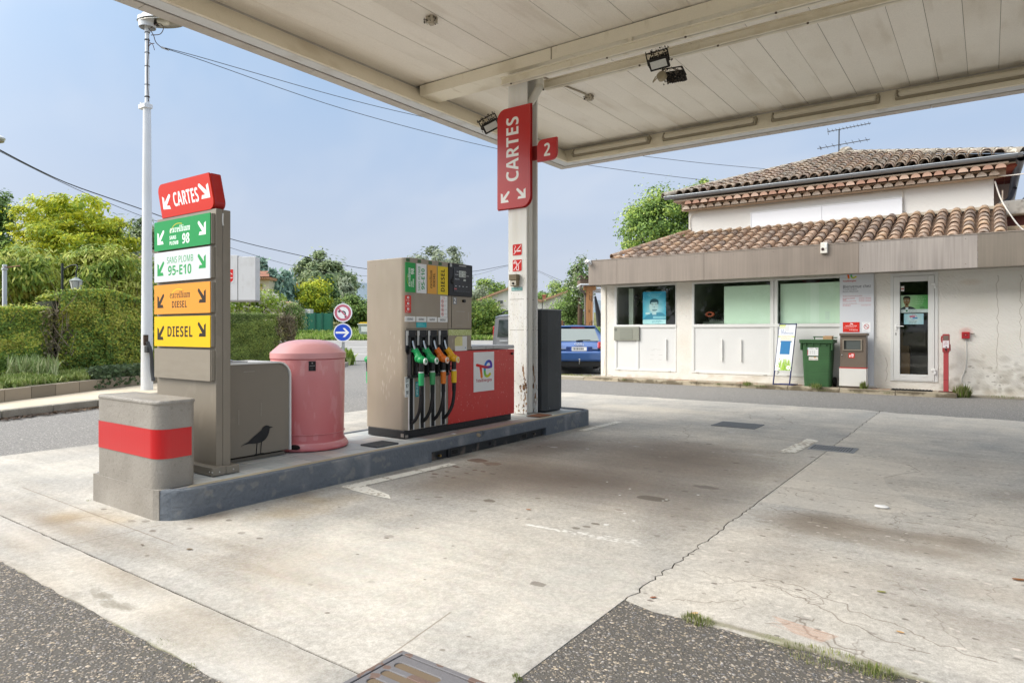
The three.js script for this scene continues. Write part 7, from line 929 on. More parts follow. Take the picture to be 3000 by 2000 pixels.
{ // town sign box behind the totem
  const D = 12.6, [x, z] = spot(672, D), q = print(90, 110, (g, w, h) => { g.fillStyle = '#d9dadb'; g.fillRect(0, 0, w, h); g.fillStyle = '#d42a2a'; g.beginPath(); g.moveTo(4, 4); g.lineTo(w - 4, 4); g.lineTo(w - 4, h * .7); g.quadraticCurveTo(w - 4, h - 4, w * .6, h - 4); g.lineTo(4, h - 4); g.fill(); g.fillStyle = '#f2f0ee'; g.fillRect(26, 36, 34, 62); for (const k of [24, 38, 52]) g.fillRect(k, 18, 10, 20); g.fillStyle = '#d42a2a'; g.fillRect(38, 76, 10, 22); g.fillRect(26, 48, 34, 4); g.strokeStyle = '#f2f0ee'; g.lineWidth = 6; g.beginPath(); g.moveTo(58, 30); g.lineTo(80, 44); g.moveTo(56, 74); g.lineTo(82, 70); g.stroke(); });
  const t = thing('direction_sign', 'pale grey sign cabinet with a red castle emblem half hidden behind the totem', 'sign', [x, .0, z]), m = new THREE.MeshPhysicalMaterial({ map: again(grime(49, [208, 209, 210], [170, 166, 160], .5), 1.4, 1.4), roughness: .45, side: THREE.DoubleSide }), yb = high(880, D), yt = high(749, D), put = (g) => g.rotateY(YAW - .06).translate(x, 0, z);
  part(t, 'cabinet', put(uvBox(box(-.62, .20, yb, yt, -.1, .1, .006))), m); part(t, 'end_cabinet', put(uvBox(box(.21, .545, yb, yt - .03, -.1, .095, .006))), m); part(t, 'seam', put([box(.2, .21, yb + .01, yt - .02, -.09, .085)].map((g) => g)[0]), mat('#77736c', .7)); part(t, 'underside', put(box(-.6, .54, yb - .025, yb - .004, -.12, .13)), mat('#8d8a84', .7)); part(t, 'post', put(box(-.45, -.33, 0, yb, -.05, .05)), mat('#a8a8a6', .5)); part(t, 'emblem', put(plate(.22, .26, .004, q).translate(.02, high(809, D) , .101)), printMat, 'red emblem of a small castle tower');
}
{ // two traffic signs on one pole
  const D = 23.4, [x, z] = spot(1005, D), t = thing('road_sign', 'pole with a faded red no left turn disc over a blue arrow disc', 'road sign', [x, .1, z]), put = (g) => g.rotateY(YAW + .02).translate(x, 0, z), y1 = high(916, D), y2 = high(974, D);
  const a = print(140, 140, (g, w) => { g.fillStyle = '#ecedf0'; g.fillRect(0, 0, w, w); g.fillStyle = '#bf6c7e'; g.beginPath(); g.arc(70, 70, 62, 0, 7); g.fill(); g.fillStyle = '#eceef0'; g.beginPath(); g.arc(70, 70, 44, 0, 7); g.fill(); g.strokeStyle = '#2a2630'; g.lineWidth = 9; g.beginPath(); g.moveTo(88, 108); g.lineTo(88, 76); g.quadraticCurveTo(88, 60, 70, 60); g.lineTo(42, 60); g.stroke(); g.fillStyle = '#2a2630'; g.beginPath(); g.moveTo(30, 60); g.lineTo(46, 48); g.lineTo(46, 72); g.fill(); g.strokeStyle = '#bf6c7e'; g.lineWidth = 11; g.beginPath(); g.moveTo(38, 38); g.lineTo(104, 106); g.stroke(); });
  const b = print(140, 140, (g, w) => { g.fillStyle = '#ecedf0'; g.fillRect(0, 0, w, w); g.fillStyle = '#2f55c8'; g.beginPath(); g.arc(70, 70, 62, 0, 7); g.fill(); g.strokeStyle = '#f4f4f4'; g.lineWidth = 15; g.beginPath(); g.moveTo(16, 70); g.lineTo(108, 70); g.stroke(); g.fillStyle = '#f4f4f4'; g.beginPath(); g.moveTo(68, 36); g.lineTo(86, 36); g.lineTo(118, 70); g.lineTo(86, 104); g.lineTo(68, 104); g.lineTo(98, 70); g.fill(); });
  const disc = (q, y) => put(uvRegion(extrude((() => { const s = new THREE.Shape(); s.absarc(0, 0, .325, 0, Math.PI * 2, false); return s; })(), .025, 0, 2, 24), q, -.325, .325, -.325, .325).translate(0, y, .03));
  part(t, 'no_left_turn_disc', disc(a, y1), printMat, 'faded red no left turn disc'); part(t, 'keep_right_disc', disc(b, y2), printMat, 'blue disc with a white arrow pointing right'); part(t, 'pole', put(box(-.045, .045, .05, y1 + .36, -.03, .03, .01)), mat('#a9adb1', .4, .5)); part(t, 'clamp', put(box(-.05, .06, y1 - .04, y1 + .04, -.02, .045)), mat('#8d9195', .4, .5)); part(t, 'cap', put(box(-.05, .05, y1 + .355, y1 + .375, -.04, .04)), mat('#8d9195', .5));
}
// ---------------------------------------------------------------- hedges
function hedge(name, label, group, pts, depth, y0, y1, n, leaf, pal, seed, { wob = .12, twigs = 0 } = {}) {        // pts: the front edge on the ground, left to right as seen; the hedge fills back from it
  const mid = pts[pts.length >> 1], t = thing(name, label, 'hedge', [mid[0], y0, mid[1]], group), seg = pts.slice(1).map((p, i) => { const a = pts[i], dx = p[0] - a[0], dz = p[1] - a[1], l = Math.hypot(dx, dz); return { a, dx, dz, l, nx: -dz / l, nz: dx / l }; });
  seg.forEach((s) => { if (s.nx * -s.a[0] + s.nz * -s.a[1] < 0) { s.nx *= -1; s.nz *= -1; } });                     // normals look at the forecourt
  const total = seg.reduce((q, s) => q + s.l, 0), top = (u) => y1(u) ;
  const sample = (r) => {
    let d = r() * total, i = 0; while (i < seg.length - 1 && d > seg[i].l) { d -= seg[i].l; i++; } const s = seg[i], f = clamp(d / s.l), u = (seg.slice(0, i).reduce((q, k) => q + k.l, 0) + d) / total, H = top(u) - y0, k = r();
    let b, y, out; if (k < .62) { y = y0 + H * Math.pow(r(), .85); b = -wob + .22 * r() * r() - wob * 2.2 * (fbm(d * 2.1 + i * 9, y * 2.3, seed, 3) - .5); out = [s.nx, .15, s.nz]; if (fbm(d * 1.3 + i * 5, y * 1.5, seed + 4, 3) < .34 && r() < .4) b += .10; } else { y = y0 + H + (fbm(d * 2.6 + i * 7, 4, seed + 2, 3) - .5) * wob * 2 + (r() - .5) * .1 - .05 + (r() < .04 ? .12 * r() : 0); b = r() * depth; out = [s.nx * .2, 1, s.nz * .2]; }
    return [s.a[0] + s.dx * f - s.nx * b, y, s.a[1] + s.dz * f - s.nz * b, ...out];
  };
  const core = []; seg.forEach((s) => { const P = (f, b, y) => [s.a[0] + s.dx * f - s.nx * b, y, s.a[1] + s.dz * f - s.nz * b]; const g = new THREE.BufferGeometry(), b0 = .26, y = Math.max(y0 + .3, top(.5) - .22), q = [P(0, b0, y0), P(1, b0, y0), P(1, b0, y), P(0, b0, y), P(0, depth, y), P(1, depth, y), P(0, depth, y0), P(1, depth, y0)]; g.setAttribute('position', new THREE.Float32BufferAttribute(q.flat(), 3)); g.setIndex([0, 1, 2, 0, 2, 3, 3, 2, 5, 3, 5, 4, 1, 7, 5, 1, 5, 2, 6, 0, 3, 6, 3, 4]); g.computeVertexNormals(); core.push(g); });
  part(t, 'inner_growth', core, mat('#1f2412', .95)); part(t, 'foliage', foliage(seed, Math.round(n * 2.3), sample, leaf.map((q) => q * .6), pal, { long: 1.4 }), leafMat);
  const r = rng(seed + 1), tw = []; for (let i = 0; i < 26 + twigs; i++) { const p = sample(r), q = sample(r); if (p[1] > top(.5) - .1) continue; tw.push(rod([p[0], p[1], p[2]], [p[0] + (r() - .5) * .5, p[1] + .2 + r() * .35, p[2] + (r() - .5) * .5], .006, .003, 4)); void q; }
  part(t, 'twigs', tw, mat('#5a4c3c', .9)).userData.kind = 'stuff'; return t;
}
const P2 = (px, d) => spot(px, d);
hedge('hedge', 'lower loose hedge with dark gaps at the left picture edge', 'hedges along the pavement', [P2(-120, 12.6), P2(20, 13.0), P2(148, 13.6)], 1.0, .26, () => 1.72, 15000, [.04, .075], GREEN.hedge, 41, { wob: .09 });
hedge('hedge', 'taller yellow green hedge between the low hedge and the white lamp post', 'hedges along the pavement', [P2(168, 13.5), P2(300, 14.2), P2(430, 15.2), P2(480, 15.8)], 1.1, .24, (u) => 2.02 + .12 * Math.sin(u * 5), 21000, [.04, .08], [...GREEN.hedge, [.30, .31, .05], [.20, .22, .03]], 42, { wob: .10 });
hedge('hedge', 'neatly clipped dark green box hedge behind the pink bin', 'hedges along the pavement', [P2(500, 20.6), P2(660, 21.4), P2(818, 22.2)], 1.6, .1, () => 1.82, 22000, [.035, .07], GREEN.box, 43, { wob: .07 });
{ // bare twiggy places
  const bare = (label, px, d, y0, y1, w, n, seed) => { const [x, z] = spot(px, d), r = rng(seed), t = thing('dead_shrub', label, 'shrub', [x, y0, z]), g = []; for (let i = 0; i < n; i++) { const u = (r() - .5) * w, y = lerp(y0, y1, r()), a = [x + u * CO + (r() - .5) * .3, y, z - u * SI + (r() - .5) * .3]; g.push(rod(a, [a[0] + (r() - .5) * .5, a[1] + .1 + r() * .4, a[2] + (r() - .5) * .4], .007, .003, 4)); } part(t, 'twigs', g, mat('#8a7d6c', .9)).userData.kind = 'stuff'; const b = bases.get(t); t.add(mesh('withered_leaves', foliage(seed, n * 7, (q) => [x + (q() - .5) * w * CO, lerp(y0, y1, Math.sqrt(q())), z - (q() - .5) * w * SI + (q() - .5) * .4, 0, 0, 0], [.03, .06], [[.16, .13, .08], [.10, .09, .05], [.2, .19, .08]]).translate(-b[0], -b[1], -b[2]), leafMat)); };
  bare('brown dying twigs between the low and the taller hedge', 165, 13.45, .3, 1.7, .26, 60, 51); bare('grey dry bush at the end of the clipped hedge', 838, 22.2, .2, 1.75, .42, 200, 52);
}
{ const [x, z] = spot(420, 14.6), t = thing('ivy', 'dark ivy spilling over the low wall at the lamp post', 'ivy', [x, .2, z]), b = bases.get(t); t.add(mesh('leaves', foliage(55, 1500, (r) => { const f = r(), p = [lerp(-14.0, -14.9, f), lerp(-5.7, -7.2, f)]; return [p[0] + .10 + (r() - .5) * .12 - .25 * r(), .16 + r() * .4, p[1] + (r() - .5) * .2, 1, .4, .3]; }, [.05, .085], [[.035, .06, .022], [.05, .085, .03], [.075, .11, .045]], { long: 1.1 }).translate(-b[0], -b[1], -b[2]), leafMat)); }
{ const [x, z] = spot(90, 12.2), t = thing('wild_oats', 'tuft of pale seeding grasses in front of the low hedge', 'grass', [x, .28, z]), b = bases.get(t); t.add(mesh('blades', foliage(57, 900, (r) => { const [gx, gz] = spot(20 + r() * 150, 12.3 + r() * .6); return [gx, .32 + r() * .38, gz, (r() - .5) * 2, -.2, (r() - .5) * 2]; }, [.012, .03], [[.22, .29, .12], [.32, .35, .19], [.16, .23, .07]], { long: 14, droop: -2.2, up: 0 }).translate(-b[0], -b[1], -b[2]), leafMat)); }
// ---------------------------------------------------------------- trees and shrubs, near to far
const G1 = 'garden trees behind the hedge', G2 = 'trees beyond the road', G3 = 'trees beside and behind the shop';
const T = (label, group, px, d, ytop, ybot, wpx, o) => { const yt = high(ytop, d), yb = high(ybot, d), base = o.base ?? Math.max(0, slope(d) - .1), ry = (yt - yb) / 2, rx = wpx / 1952 * d / 2; return tree(o.name ?? 'tree', label, group, spot(px, d), base, { h: yt - base, cy: (yt + yb) / 2 - base, rx, ry, rz: Math.min(rx, 3.2), ...o }); };
T('tall sunlit yellow green acacia with feathery crown behind the hedge', G1, 215, 23, 575, 850, 330, { n: 17000, leaf: [.05, .13], pal: GREEN.lime, nc: 150, rad: .42, trunk: .10, flat: .42, hollow: .5, seed: 3, long: 2.2, limbs: 22, bark: barkMat });
{ const cs = clumps(99, 40, ...at3(215, 610, 23), 2.0, .55, .9, .1), [x, z] = spot(215, 23), o = scene.children[scene.children.length - 1], b = bases.get(o); void x; void z; o.add(mesh('top_sprays', foliage(71, 1500, inClumps(cs, .28, .6), [.05, .11], GREEN.lime, { long: 2.2 }).translate(-b[0], -b[1], -b[2]), leafMat)); }
T('leafy bamboo clump under the acacia, left of the lantern', G1, 70, 19.5, 720, 930, 250, { name: 'bamboo', category: 'bamboo', n: 12000, leaf: [.05, .12], pal: GREEN.bamboo, nc: 70, rad: .5, trunk: .04, long: 3.6, droop: .7, seed: 5 });
T('leafy bamboo clump right of the lantern, over the taller hedge', G1, 300, 20.5, 735, 915, 200, { name: 'bamboo', category: 'bamboo', n: 9000, leaf: [.05, .12], pal: GREEN.bamboo, nc: 50, rad: .45, trunk: .04, long: 3.6, droop: .7, seed: 6 });
T('dark green tree cut by the left picture edge', G1, -15, 25, 570, 800, 110, { n: 4200, leaf: [.09, .17], pal: GREEN.mid, nc: 36, rad: .5, seed: 7 });
T('dark pine peeping out right of the acacia', G1, 300, 38, 640, 790, 90, { n: 4200, leaf: [.10, .2], pal: GREEN.dark, nc: 34, rad: .6, long: 3, seed: 8 });
T('green shrub with white blossom beside the lamp post', G1, 408, 22, 775, 900, 110, { name: 'shrub', category: 'shrub', n: 6000, leaf: [.05, .1], pal: [...GREEN.mid, [.12, .17, .05], [.5, .5, .42]], nc: 40, rad: .35, seed: 9 });
T('fresh green tree seen between lamp post and totem', G1, 448, 25, 740, 930, 90, { n: 4000, leaf: [.07, .14], pal: GREEN.fresh, nc: 30, rad: .4, seed: 10 });
T('grey green poplar left of the lamp post', G2, 368, 55, 690, 820, 95, { n: 4600, leaf: [.16, .3], pal: GREEN.grey, nc: 34, rad: .7, seed: 11 });
T('tall slender pine behind the lamp post', G2, 412, 62, 632, 830, 62, { n: 4400, leaf: [.16, .34], pal: GREEN.pine, nc: 34, rad: .8, long: 3, seed: 12 });
T('pine seen in the gap between the lamp post and the totem', G2, 452, 64, 660, 840, 60, { n: 3400, leaf: [.16, .34], pal: GREEN.pine, nc: 28, rad: .8, long: 3, seed: 13 });
T('lime green catalpa with white flower spikes over the clipped hedge', G1, 735, 26, 846, 935, 190, { n: 4600, leaf: [.09, .2], pal: [...GREEN.fresh, [.26, .34, .04], [.24, .32, .04], [.55, .54, .46]], nc: 44, rad: .38, long: 1.15, seed: 14 });
T('rounded shrub covered in creamy flowers at the end of the hedge', G1, 853, 27, 882, 985, 72, { name: 'shrub', category: 'shrub', n: 6500, leaf: [.04, .085], pal: [...GREEN.mid, [.4, .4, .22], [.5, .48, .28], [.12, .17, .04]], nc: 40, rad: .3, seed: 15 });
const cone = (label, px, d, ytop, ybot, wpx, seed, pal = GREEN.blue) => { const yt = high(ytop, d), yb = high(ybot, d), w = wpx / 1952 * d / 2, [x, z] = spot(px, d), base = slope(d), r = rng(seed), cs = []; for (let i = 0; i < 60; i++) { const f = Math.pow(r(), .7), y = lerp(yt, yb, f), a = r() * 6.283, k = w * (f * .95 + .05) * (.55 + .45 * r()); cs.push([x + Math.cos(a) * k, y, z + Math.sin(a) * k, Math.cos(a), .2, Math.sin(a)]); } const t = thing('cypress', label, 'tree', [x, base, z], 'cypresses beyond the road'); part(t, 'trunk', rod([x, base, z], [x, lerp(yb, yt, .8), z], .18, .04), barkMat); const b = bases.get(t); t.add(mesh('crown', foliage(seed, 4200, inClumps(cs, w * .22 + .25, 1.1), [.14, .34], pal, { long: 2.6, droop: -.5 }).translate(-b[0], -b[1], -b[2]), leafMat)); };
cone('pointed blue green cypress above the sign cabinet corner', 768, 70, 765, 905, 60, 61); cone('broad blue green cypress right of the tile roofed house', 800, 62, 795, 930, 90, 62); cone('blue cypress with twin tips left of the yellow tree', 838, 64, 800, 930, 80, 63); cone('dark cypress behind the green fence gate', 960, 76, 812, 930, 90, 64, GREEN.dark); cone('grey green cypress over the traffic sign', 1010, 80, 815, 935, 90, 65, GREEN.grey);
T('bright yellow green tree above the green fence', G2, 918, 66, 825, 935, 125, { n: 6500, leaf: [.16, .34], pal: GREEN.lime, nc: 50, rad: .75, seed: 16 });
T('big open crowned pine above the green fence', G2, 945, 92, 742, 900, 195, { n: 9500, leaf: [.2, .46], pal: GREEN.pine, nc: 70, rad: 1.0, long: 3, trunk: .25, hollow: .4, seed: 17 });
T('smaller pine to the right of the big pine', G2, 1010, 96, 775, 905, 70, { n: 3600, leaf: [.2, .44], pal: GREEN.pine, nc: 28, rad: .9, long: 3, seed: 18 });
T('dark green thicket behind the road signs', G2, 1052, 66, 860, 975, 130, { n: 6500, leaf: [.14, .3], pal: [...GREEN.mid, [.13, .16, .02]], nc: 60, rad: .7, seed: 19 });
T('sunny green bush behind the dumpster', G2, 1100, 70, 880, 980, 120, { name: 'shrub', category: 'shrub', n: 4600, leaf: [.14, .3], pal: GREEN.mid, nc: 40, rad: .7, seed: 20 });
T('pale feathery willow whose top shows above the pump', G2, 1285, 48, 720, 900, 150, { n: 6500, leaf: [.10, .22], pal: GREEN.grey, nc: 60, rad: .6, long: 3, seed: 21, hollow: .5 });
T('light green bank of bushes between pump and column', G2, 1422, 50, 880, 990, 130, { name: 'shrub', category: 'shrub', n: 8000, leaf: [.10, .22], pal: [...GREEN.mid, ...GREEN.fresh, [.2, .22, .03]], nc: 70, rad: .55, seed: 22 });
T('round light green tree over the white farm gable', G2, 1442, 95, 818, 900, 95, { n: 5200, leaf: [.2, .4], pal: GREEN.fresh.concat(GREEN.mid), nc: 44, rad: 1.0, seed: 23 });
T('grey green tree left of the farm gable', G2, 1400, 85, 838, 920, 60, { n: 3400, leaf: [.18, .36], pal: GREEN.grey, nc: 28, rad: .9, seed: 24 });
T('distant green tree beside the chimney of the farm', G2, 1585, 110, 855, 905, 50, { n: 2400, leaf: [.2, .4], pal: GREEN.mid, nc: 20, rad: .9, seed: 25 });
T('spreading pine behind the second farm gable', G2, 1640, 100, 832, 905, 80, { n: 3800, leaf: [.2, .4], pal: GREEN.pine.concat(GREEN.fresh), nc: 30, rad: .95, seed: 26 });
T('large green bush above the blue car', G3, 1668, 31, 868, 985, 110, { name: 'shrub', category: 'shrub', n: 9000, leaf: [.06, .13], pal: GREEN.mid.concat([[.10, .14, .04], [.13, .17, .06]]), nc: 70, rad: .4, seed: 27 });
T('slim tree with open crown between the column and the shop', G3, 1700, 30, 750, 905, 75, { n: 3600, leaf: [.07, .15], pal: GREEN.mid.concat(GREEN.grey), nc: 46, rad: .3, hollow: .3, trunk: .08, seed: 28, limbs: 20 });
T('large light green plane tree behind the shop roof', G3, 1925, 34, 548, 800, 235, { n: 15000, leaf: [.10, .22], pal: GREEN.fresh.concat(GREEN.mid), nc: 95, rad: .62, trunk: .2, bark: barkGrey, seed: 29, long: 1.2, limbs: 18, hollow: .45 });
T('branch of fresh leaves above the left end of the old roof', G3, 2045, 33, 528, 610, 110, { n: 1900, leaf: [.10, .2], pal: GREEN.fresh, nc: 22, rad: .35, trunk: .08, bark: barkGrey, seed: 30, long: 1.2, hollow: .2 });
// the trees across the street behind the viewer, seen only as dark reflections in the panes
for (let i = 0; i < 8; i++) tree('tree', ['wide', 'tall', 'round', 'dark', 'bushy', 'broad', 'high', 'big'][i] + ' tree across the street behind the viewer, mirrored in the panes', 'trees mirrored in the panes', [-26 + i * 6.5, 24 + (i % 3) * 3], 0, { h: 9, cy: 5.2, rx: 4.2, ry: 4.4, n: 2600, leaf: [.35, .7], pal: GREEN.mid, nc: 50, rad: 1.4, trunk: .25, seed: 80 + i });
// ---------------------------------------------------------------- houses and fence beyond the road
{
  const D = 60, t = thing('villa', 'cream villa with tiled eaves and an ochre shutter behind the sign cabinet', 'house', [spot(700, D)[0], slope(D), spot(700, D)[1]]), R = (u0, u1, y0, y1, d0, d1) => { const g = box(u0, u1, y0, y1, -d1, -d0); return g.rotateY(YAW); }, U = (px) => (px - 1500) / 1952 * D, w = mat('#d8ccb0', .9);
  part(t, 'wall', R(U(600), U(788), 1, high(820, D), D, D + 8), w); part(t, 'eaves', [R(U(590), U(793), high(820, D), high(812, D), D - .4, D + 8), ...Array.from({ length: 20 }, (_, i) => R(U(690) + i * .16, U(690) + i * .16 + .1, high(818, D), high(813, D), D - .55, D - .38))], mat('#b98a66', .9)); const g = new THREE.BufferGeometry(), p = (px, py, d) => at3(px, py, 1) && fwd(U(px), d, high(py, D)); g.setAttribute('position', new THREE.Float32BufferAttribute([...p(590, 811, D - .6), ...p(795, 811, D - .6), ...fwd(U(740), D + 4, high(782, D)), ...fwd(U(600), D + 4, high(782, D))], 3)); g.setIndex([0, 1, 2, 0, 2, 3]); g.computeVertexNormals(); part(t, 'roof', g, mat('#8e5f48', .9)); part(t, 'solar_panel', R(U(752), U(778), high(806, D), high(802, D), D + .8, D + 2.6), mat('#3d4656', .3)); part(t, 'shutter', R(U(757), U(768), high(855, D), high(831, D), D - .08, D - .01), mat('#b98b4c', .7)); part(t, 'window', R(U(740), U(756), high(855, D), high(831, D), D - .05, D - .01), mat('#454a4c', .3));
  const D2 = 52, V2 = (px) => (px - 1500) / 1952 * D2, t2 = thing('outbuilding', 'low red tiled roof just above the flowering shrub', 'house', [spot(808, D2)[0], slope(D2), spot(808, D2)[1]]); part(t2, 'wall', box(V2(780), V2(826), .8, high(890, D2), -D2 - 3, -D2).rotateY(YAW), w); const g2 = new THREE.BufferGeometry(); g2.setAttribute('position', new THREE.Float32BufferAttribute([...fwd(V2(778), D2 - .4, high(888, D2)), ...fwd(V2(830), D2 - .4, high(890, D2)), ...fwd(V2(824), D2 + 3, high(880, D2)), ...fwd(V2(778), D2 + 3, high(876, D2))], 3)); g2.setIndex([0, 1, 2, 0, 2, 3]); g2.computeVertexNormals(); part(t2, 'roof', g2, mat('#a8745a', .9));
  const D3 = 36, V3 = (px) => (px - 1500) / 1952 * D3, t3 = thing('cottage', 'pale gable half hidden behind the acacia left of the lamp post', 'house', [spot(385, D3)[0], 0, spot(385, D3)[1]]); part(t3, 'wall', extrude(poly([[V3(340), 0], [V3(440), 0], [V3(440), high(738, D3)], [V3(340), high(818, D3)]]), 5).translate(0, 0, -D3 - 5).rotateY(YAW), mat('#d6d3cb', .9)); part(t3, 'verge', extrude(poly([[V3(336), high(820, D3)], [V3(442), high(736, D3)], [V3(442), high(730, D3)], [V3(336), high(813, D3)]]), 5.3).translate(0, 0, -D3 - 5.1).rotateY(YAW), mat('#b5a48f', .9));
}
{ // farm buildings
  const D = 72, U = (px) => (px - 1500) / 1952 * D, farm = (label, px0, px1, pl, pr, yl, yr, extra) => { const t = thing('farm_building', label, 'house', [spot((px0 + px1) / 2, D)[0], slope(D), spot((px0 + px1) / 2, D)[1]], 'white farm buildings far off'), w = new THREE.MeshPhysicalMaterial({ map: again(grime(53, [214, 210, 202], [170, 162, 150], .6), .2, .2), roughness: .9, side: THREE.DoubleSide }); part(t, 'wall', uvBox(extrude(poly([[U(px0), .5], [U(px1), .5], [U(px1), high(yr, D)], [U(px0), high(yl, D)]]), 6).translate(0, 0, -D - 6)).rotateY(YAW), w); part(t, 'roof_edge', extrude(poly([[U(px0) - .3, high(yl, D) - .05], [U(px1) + .1, high(yr, D) - .05], [U(px1) + .1, high(yr, D) + .16], [U(px0) - .3, high(yl, D) + .16]]), 6.4).translate(0, 0, -D - 6.1).rotateY(YAW), mat('#b08a72', .9)); void pl; void pr; if (extra) extra(t); };
  farm('white farm gable with one small dark window, left of the column', 1404, 1535, 0, 0, 882, 828, (t) => { part(t, 'window', box(U(1459), U(1473), high(890, D), high(880, D), -D, -D + .06).rotateY(YAW), mat('#565a58', .4)); part(t, 'window_sill', box(U(1457), U(1475), high(893, D), high(890.5, D), -D, -D + .2).rotateY(YAW), mat('#c9c3b8', .9)); });
  farm('low white farm wing just right of the column', 1540, 1588, 0, 0, 872, 883); farm('white farm gable with a chimney, right of the column', 1590, 1660, 0, 0, 884, 855, (t) => part(t, 'chimney', [box(U(1592), U(1601), high(880, D), high(864, D), -D - 2, -D - 1.2).rotateY(YAW), box(U(1590), U(1603), high(864, D), high(861, D), -D - 2.1, -D - 1.1).rotateY(YAW)], mat('#a9765f', .9)));
}
{
  const D = 58, U = (px) => (px - 1500) / 1952 * D, t = thing('metal_fence', 'plain green sheet metal fence across the grass', 'fence', [spot(925, D)[0], slope(D), spot(925, D)[1]]), g1 = mat('#1f6a55', .6), y0 = slope(D) - .1;
  const xs = [868, 898, 922, 943, 972]; for (let i = 0; i < 4; i++) part(t, 'fence_panel', box(U(xs[i]) + .02, U(xs[i + 1]) - .02, y0, high(i ? 917.5 : 919, D), -D - .06, -D).rotateY(YAW), g1); part(t, 'fence_post', xs.map((p) => box(U(p) - .07, U(p) + .07, y0, high(915.5, D), -D - .12, -D + .06).rotateY(YAW)), mat('#1b5c4a', .6));
  const b = thing('ventilation_unit', 'white boxed unit peeping over the green fence', 'unit', at3(898, 917, 61)); part(b, 'case', box((887 - 1500) / 1952 * 61, (908 - 1500) / 1952 * 61, high(925, 61), high(905, 61), -62, -61).rotateY(YAW), mat('#d8d8d6', .6)); part(b, 'grille', Array.from({ length: 5 }, (_, i) => box((888 - 1500) / 1952 * 61, (899 - 1500) / 1952 * 61, high(916 - i * 2.2, 61), high(917 - i * 2.2, 61), -61, -60.96).rotateY(YAW)), mat('#a9a9a8', .6));
}
{
  const D = 50, U = (px) => (px - 1500) / 1952 * D, t = thing('dumpster', 'grey wheeled dumpster with a yellow lid across the road', 'dumpster', [spot(1068, D)[0], slope(D), spot(1068, D)[1]]), y = (p) => high(p, D), grey = mat('#9aa3a0', .6), L = (g) => g.rotateY(YAW);
  part(t, 'body', L(extrude(poly([[U(1052), y(980)], [U(1092), y(980)], [U(1095), y(950)], [U(1049), y(950)]]), 1.0, .02).translate(0, 0, -D - 1)), grey); part(t, 'rim', L(box(U(1047), U(1097), y(951.5), y(948), -D - 1.05, -D + .06, .02)), mat('#b4bbb8', .6)); part(t, 'lid', L(extrude(poly([[U(1048), y(948)], [U(1096), y(948)], [U(1093), y(943.5)], [U(1056), y(943.5)]]), 1.0, .02).translate(0, 0, -D - 1)), mat('#d9b52c', .5)); part(t, 'notice', L(box(U(1058), U(1078), y(972), y(956), -D, -D + .03)), mat('#d8dcda', .5)); part(t, 'wheel', [1058, 1086].map((p) => L(new THREE.CylinderGeometry(.13, .13, .1, 14).rotateX(Math.PI / 2).translate(U(p), y(985), -D - .1))), mat('#262626', .8)); part(t, 'tow_arm', L(rod([U(1046), y(966), -D + .1], [U(1055), y(961), -D], .02)), mat('#8c918f', .5));
}
// ---------------------------------------------------------------- overhead lines
function wire(label, pts, r, hex = '#34363a', group) { solo('overhead_wire', label, 'wire', tube(pts.map((p) => at3(...p)), r, 60, 5), mat(hex, .7), group); }
const OW = 'overhead wires';
wire('upper thin wire running from the lamp post to the old roof', [[483, 140, 13], [560, 160, 13.3], [1000, 285, 15], [1233, 341, 16], [1640, 422, 17.6], [2000, 471, 19], [2290, 499, 20.2]], .007, '#4a4c50', OW);
wire('lower thin wire running from the lamp post to the old roof', [[483, 142, 13], [560, 166, 13.3], [1000, 317, 15], [1450, 434, 17], [1720, 483, 18], [2000, 520, 19], [2120, 533, 19.6]], .007, '#4a4c50', OW);
wire('thick twisted cable falling from the left picture edge', [[-60, 408, 20], [0, 440, 21], [100, 492, 23.5], [200, 538, 26], [415, 613, 31], [478, 636, 33], [676, 700, 38], [860, 744, 43], [1071, 787, 50], [1250, 799, 56], [1383, 795, 60], [1480, 778, 64], [1530, 770, 66]], .022, '#2c2c2e', OW);
wire('thin telephone line just below the thick cable', [[-60, 412, 20], [0, 444, 21], [110, 500, 23.5], [250, 566, 27], [415, 633, 31], [480, 655, 33], [676, 726, 38], [860, 779, 43], [1000, 803, 50], [1250, 815, 56], [1383, 807, 60], [1480, 781, 64], [1530, 772, 66]], .013, '#4a4a4c', OW);
wire('line descending right of the column to the trees', [[1530, 770, 66], [1572, 790, 60], [1640, 820, 50], [1690, 838, 44]], .016, '#44464a', OW); wire('faint second line right of the column', [[1530, 772, 66], [1572, 793, 60], [1650, 832, 50], [1690, 848, 44]], .012, '#5a5c60', OW);
solo('cable_clamp', 'white cable clamp where the thin wires leave the lamp post', 'clamp', tube([at3(472, 138, 13), at3(494, 146, 13.05)], .02, 4, 6), mat('#b9bcc0', .5)); solo('hanging_wire', 'loose brown wire looping from the lamp head to the clamp', 'wire', tube([at3(433, 80, 12.9), at3(448, 102, 12.9), at3(456, 124, 12.95), at3(472, 139, 13)], .008, 24, 5), mat('#5a4a48', .6)); solo('hanging_wire', 'short frayed wire on the upper lamp tube', 'wire', [tube([at3(434, 122, 12.9), at3(446, 130, 12.9), at3(452, 147, 12.95)], .006, 12, 5), tube([at3(434, 136, 12.9), at3(441, 128, 12.9), at3(451, 127, 12.9)], .008, 12, 5)], mat('#6a4f4c', .6));
solo('utility_pole', 'utility pole hidden behind the column that carries the overhead wires', 'pole', cyl(.16, .1, 7.4, ...(() => { const p = spot(1525, 66); return [p[0], slope(66), p[1]]; })(), 10), mat('#8c8a86', .9));
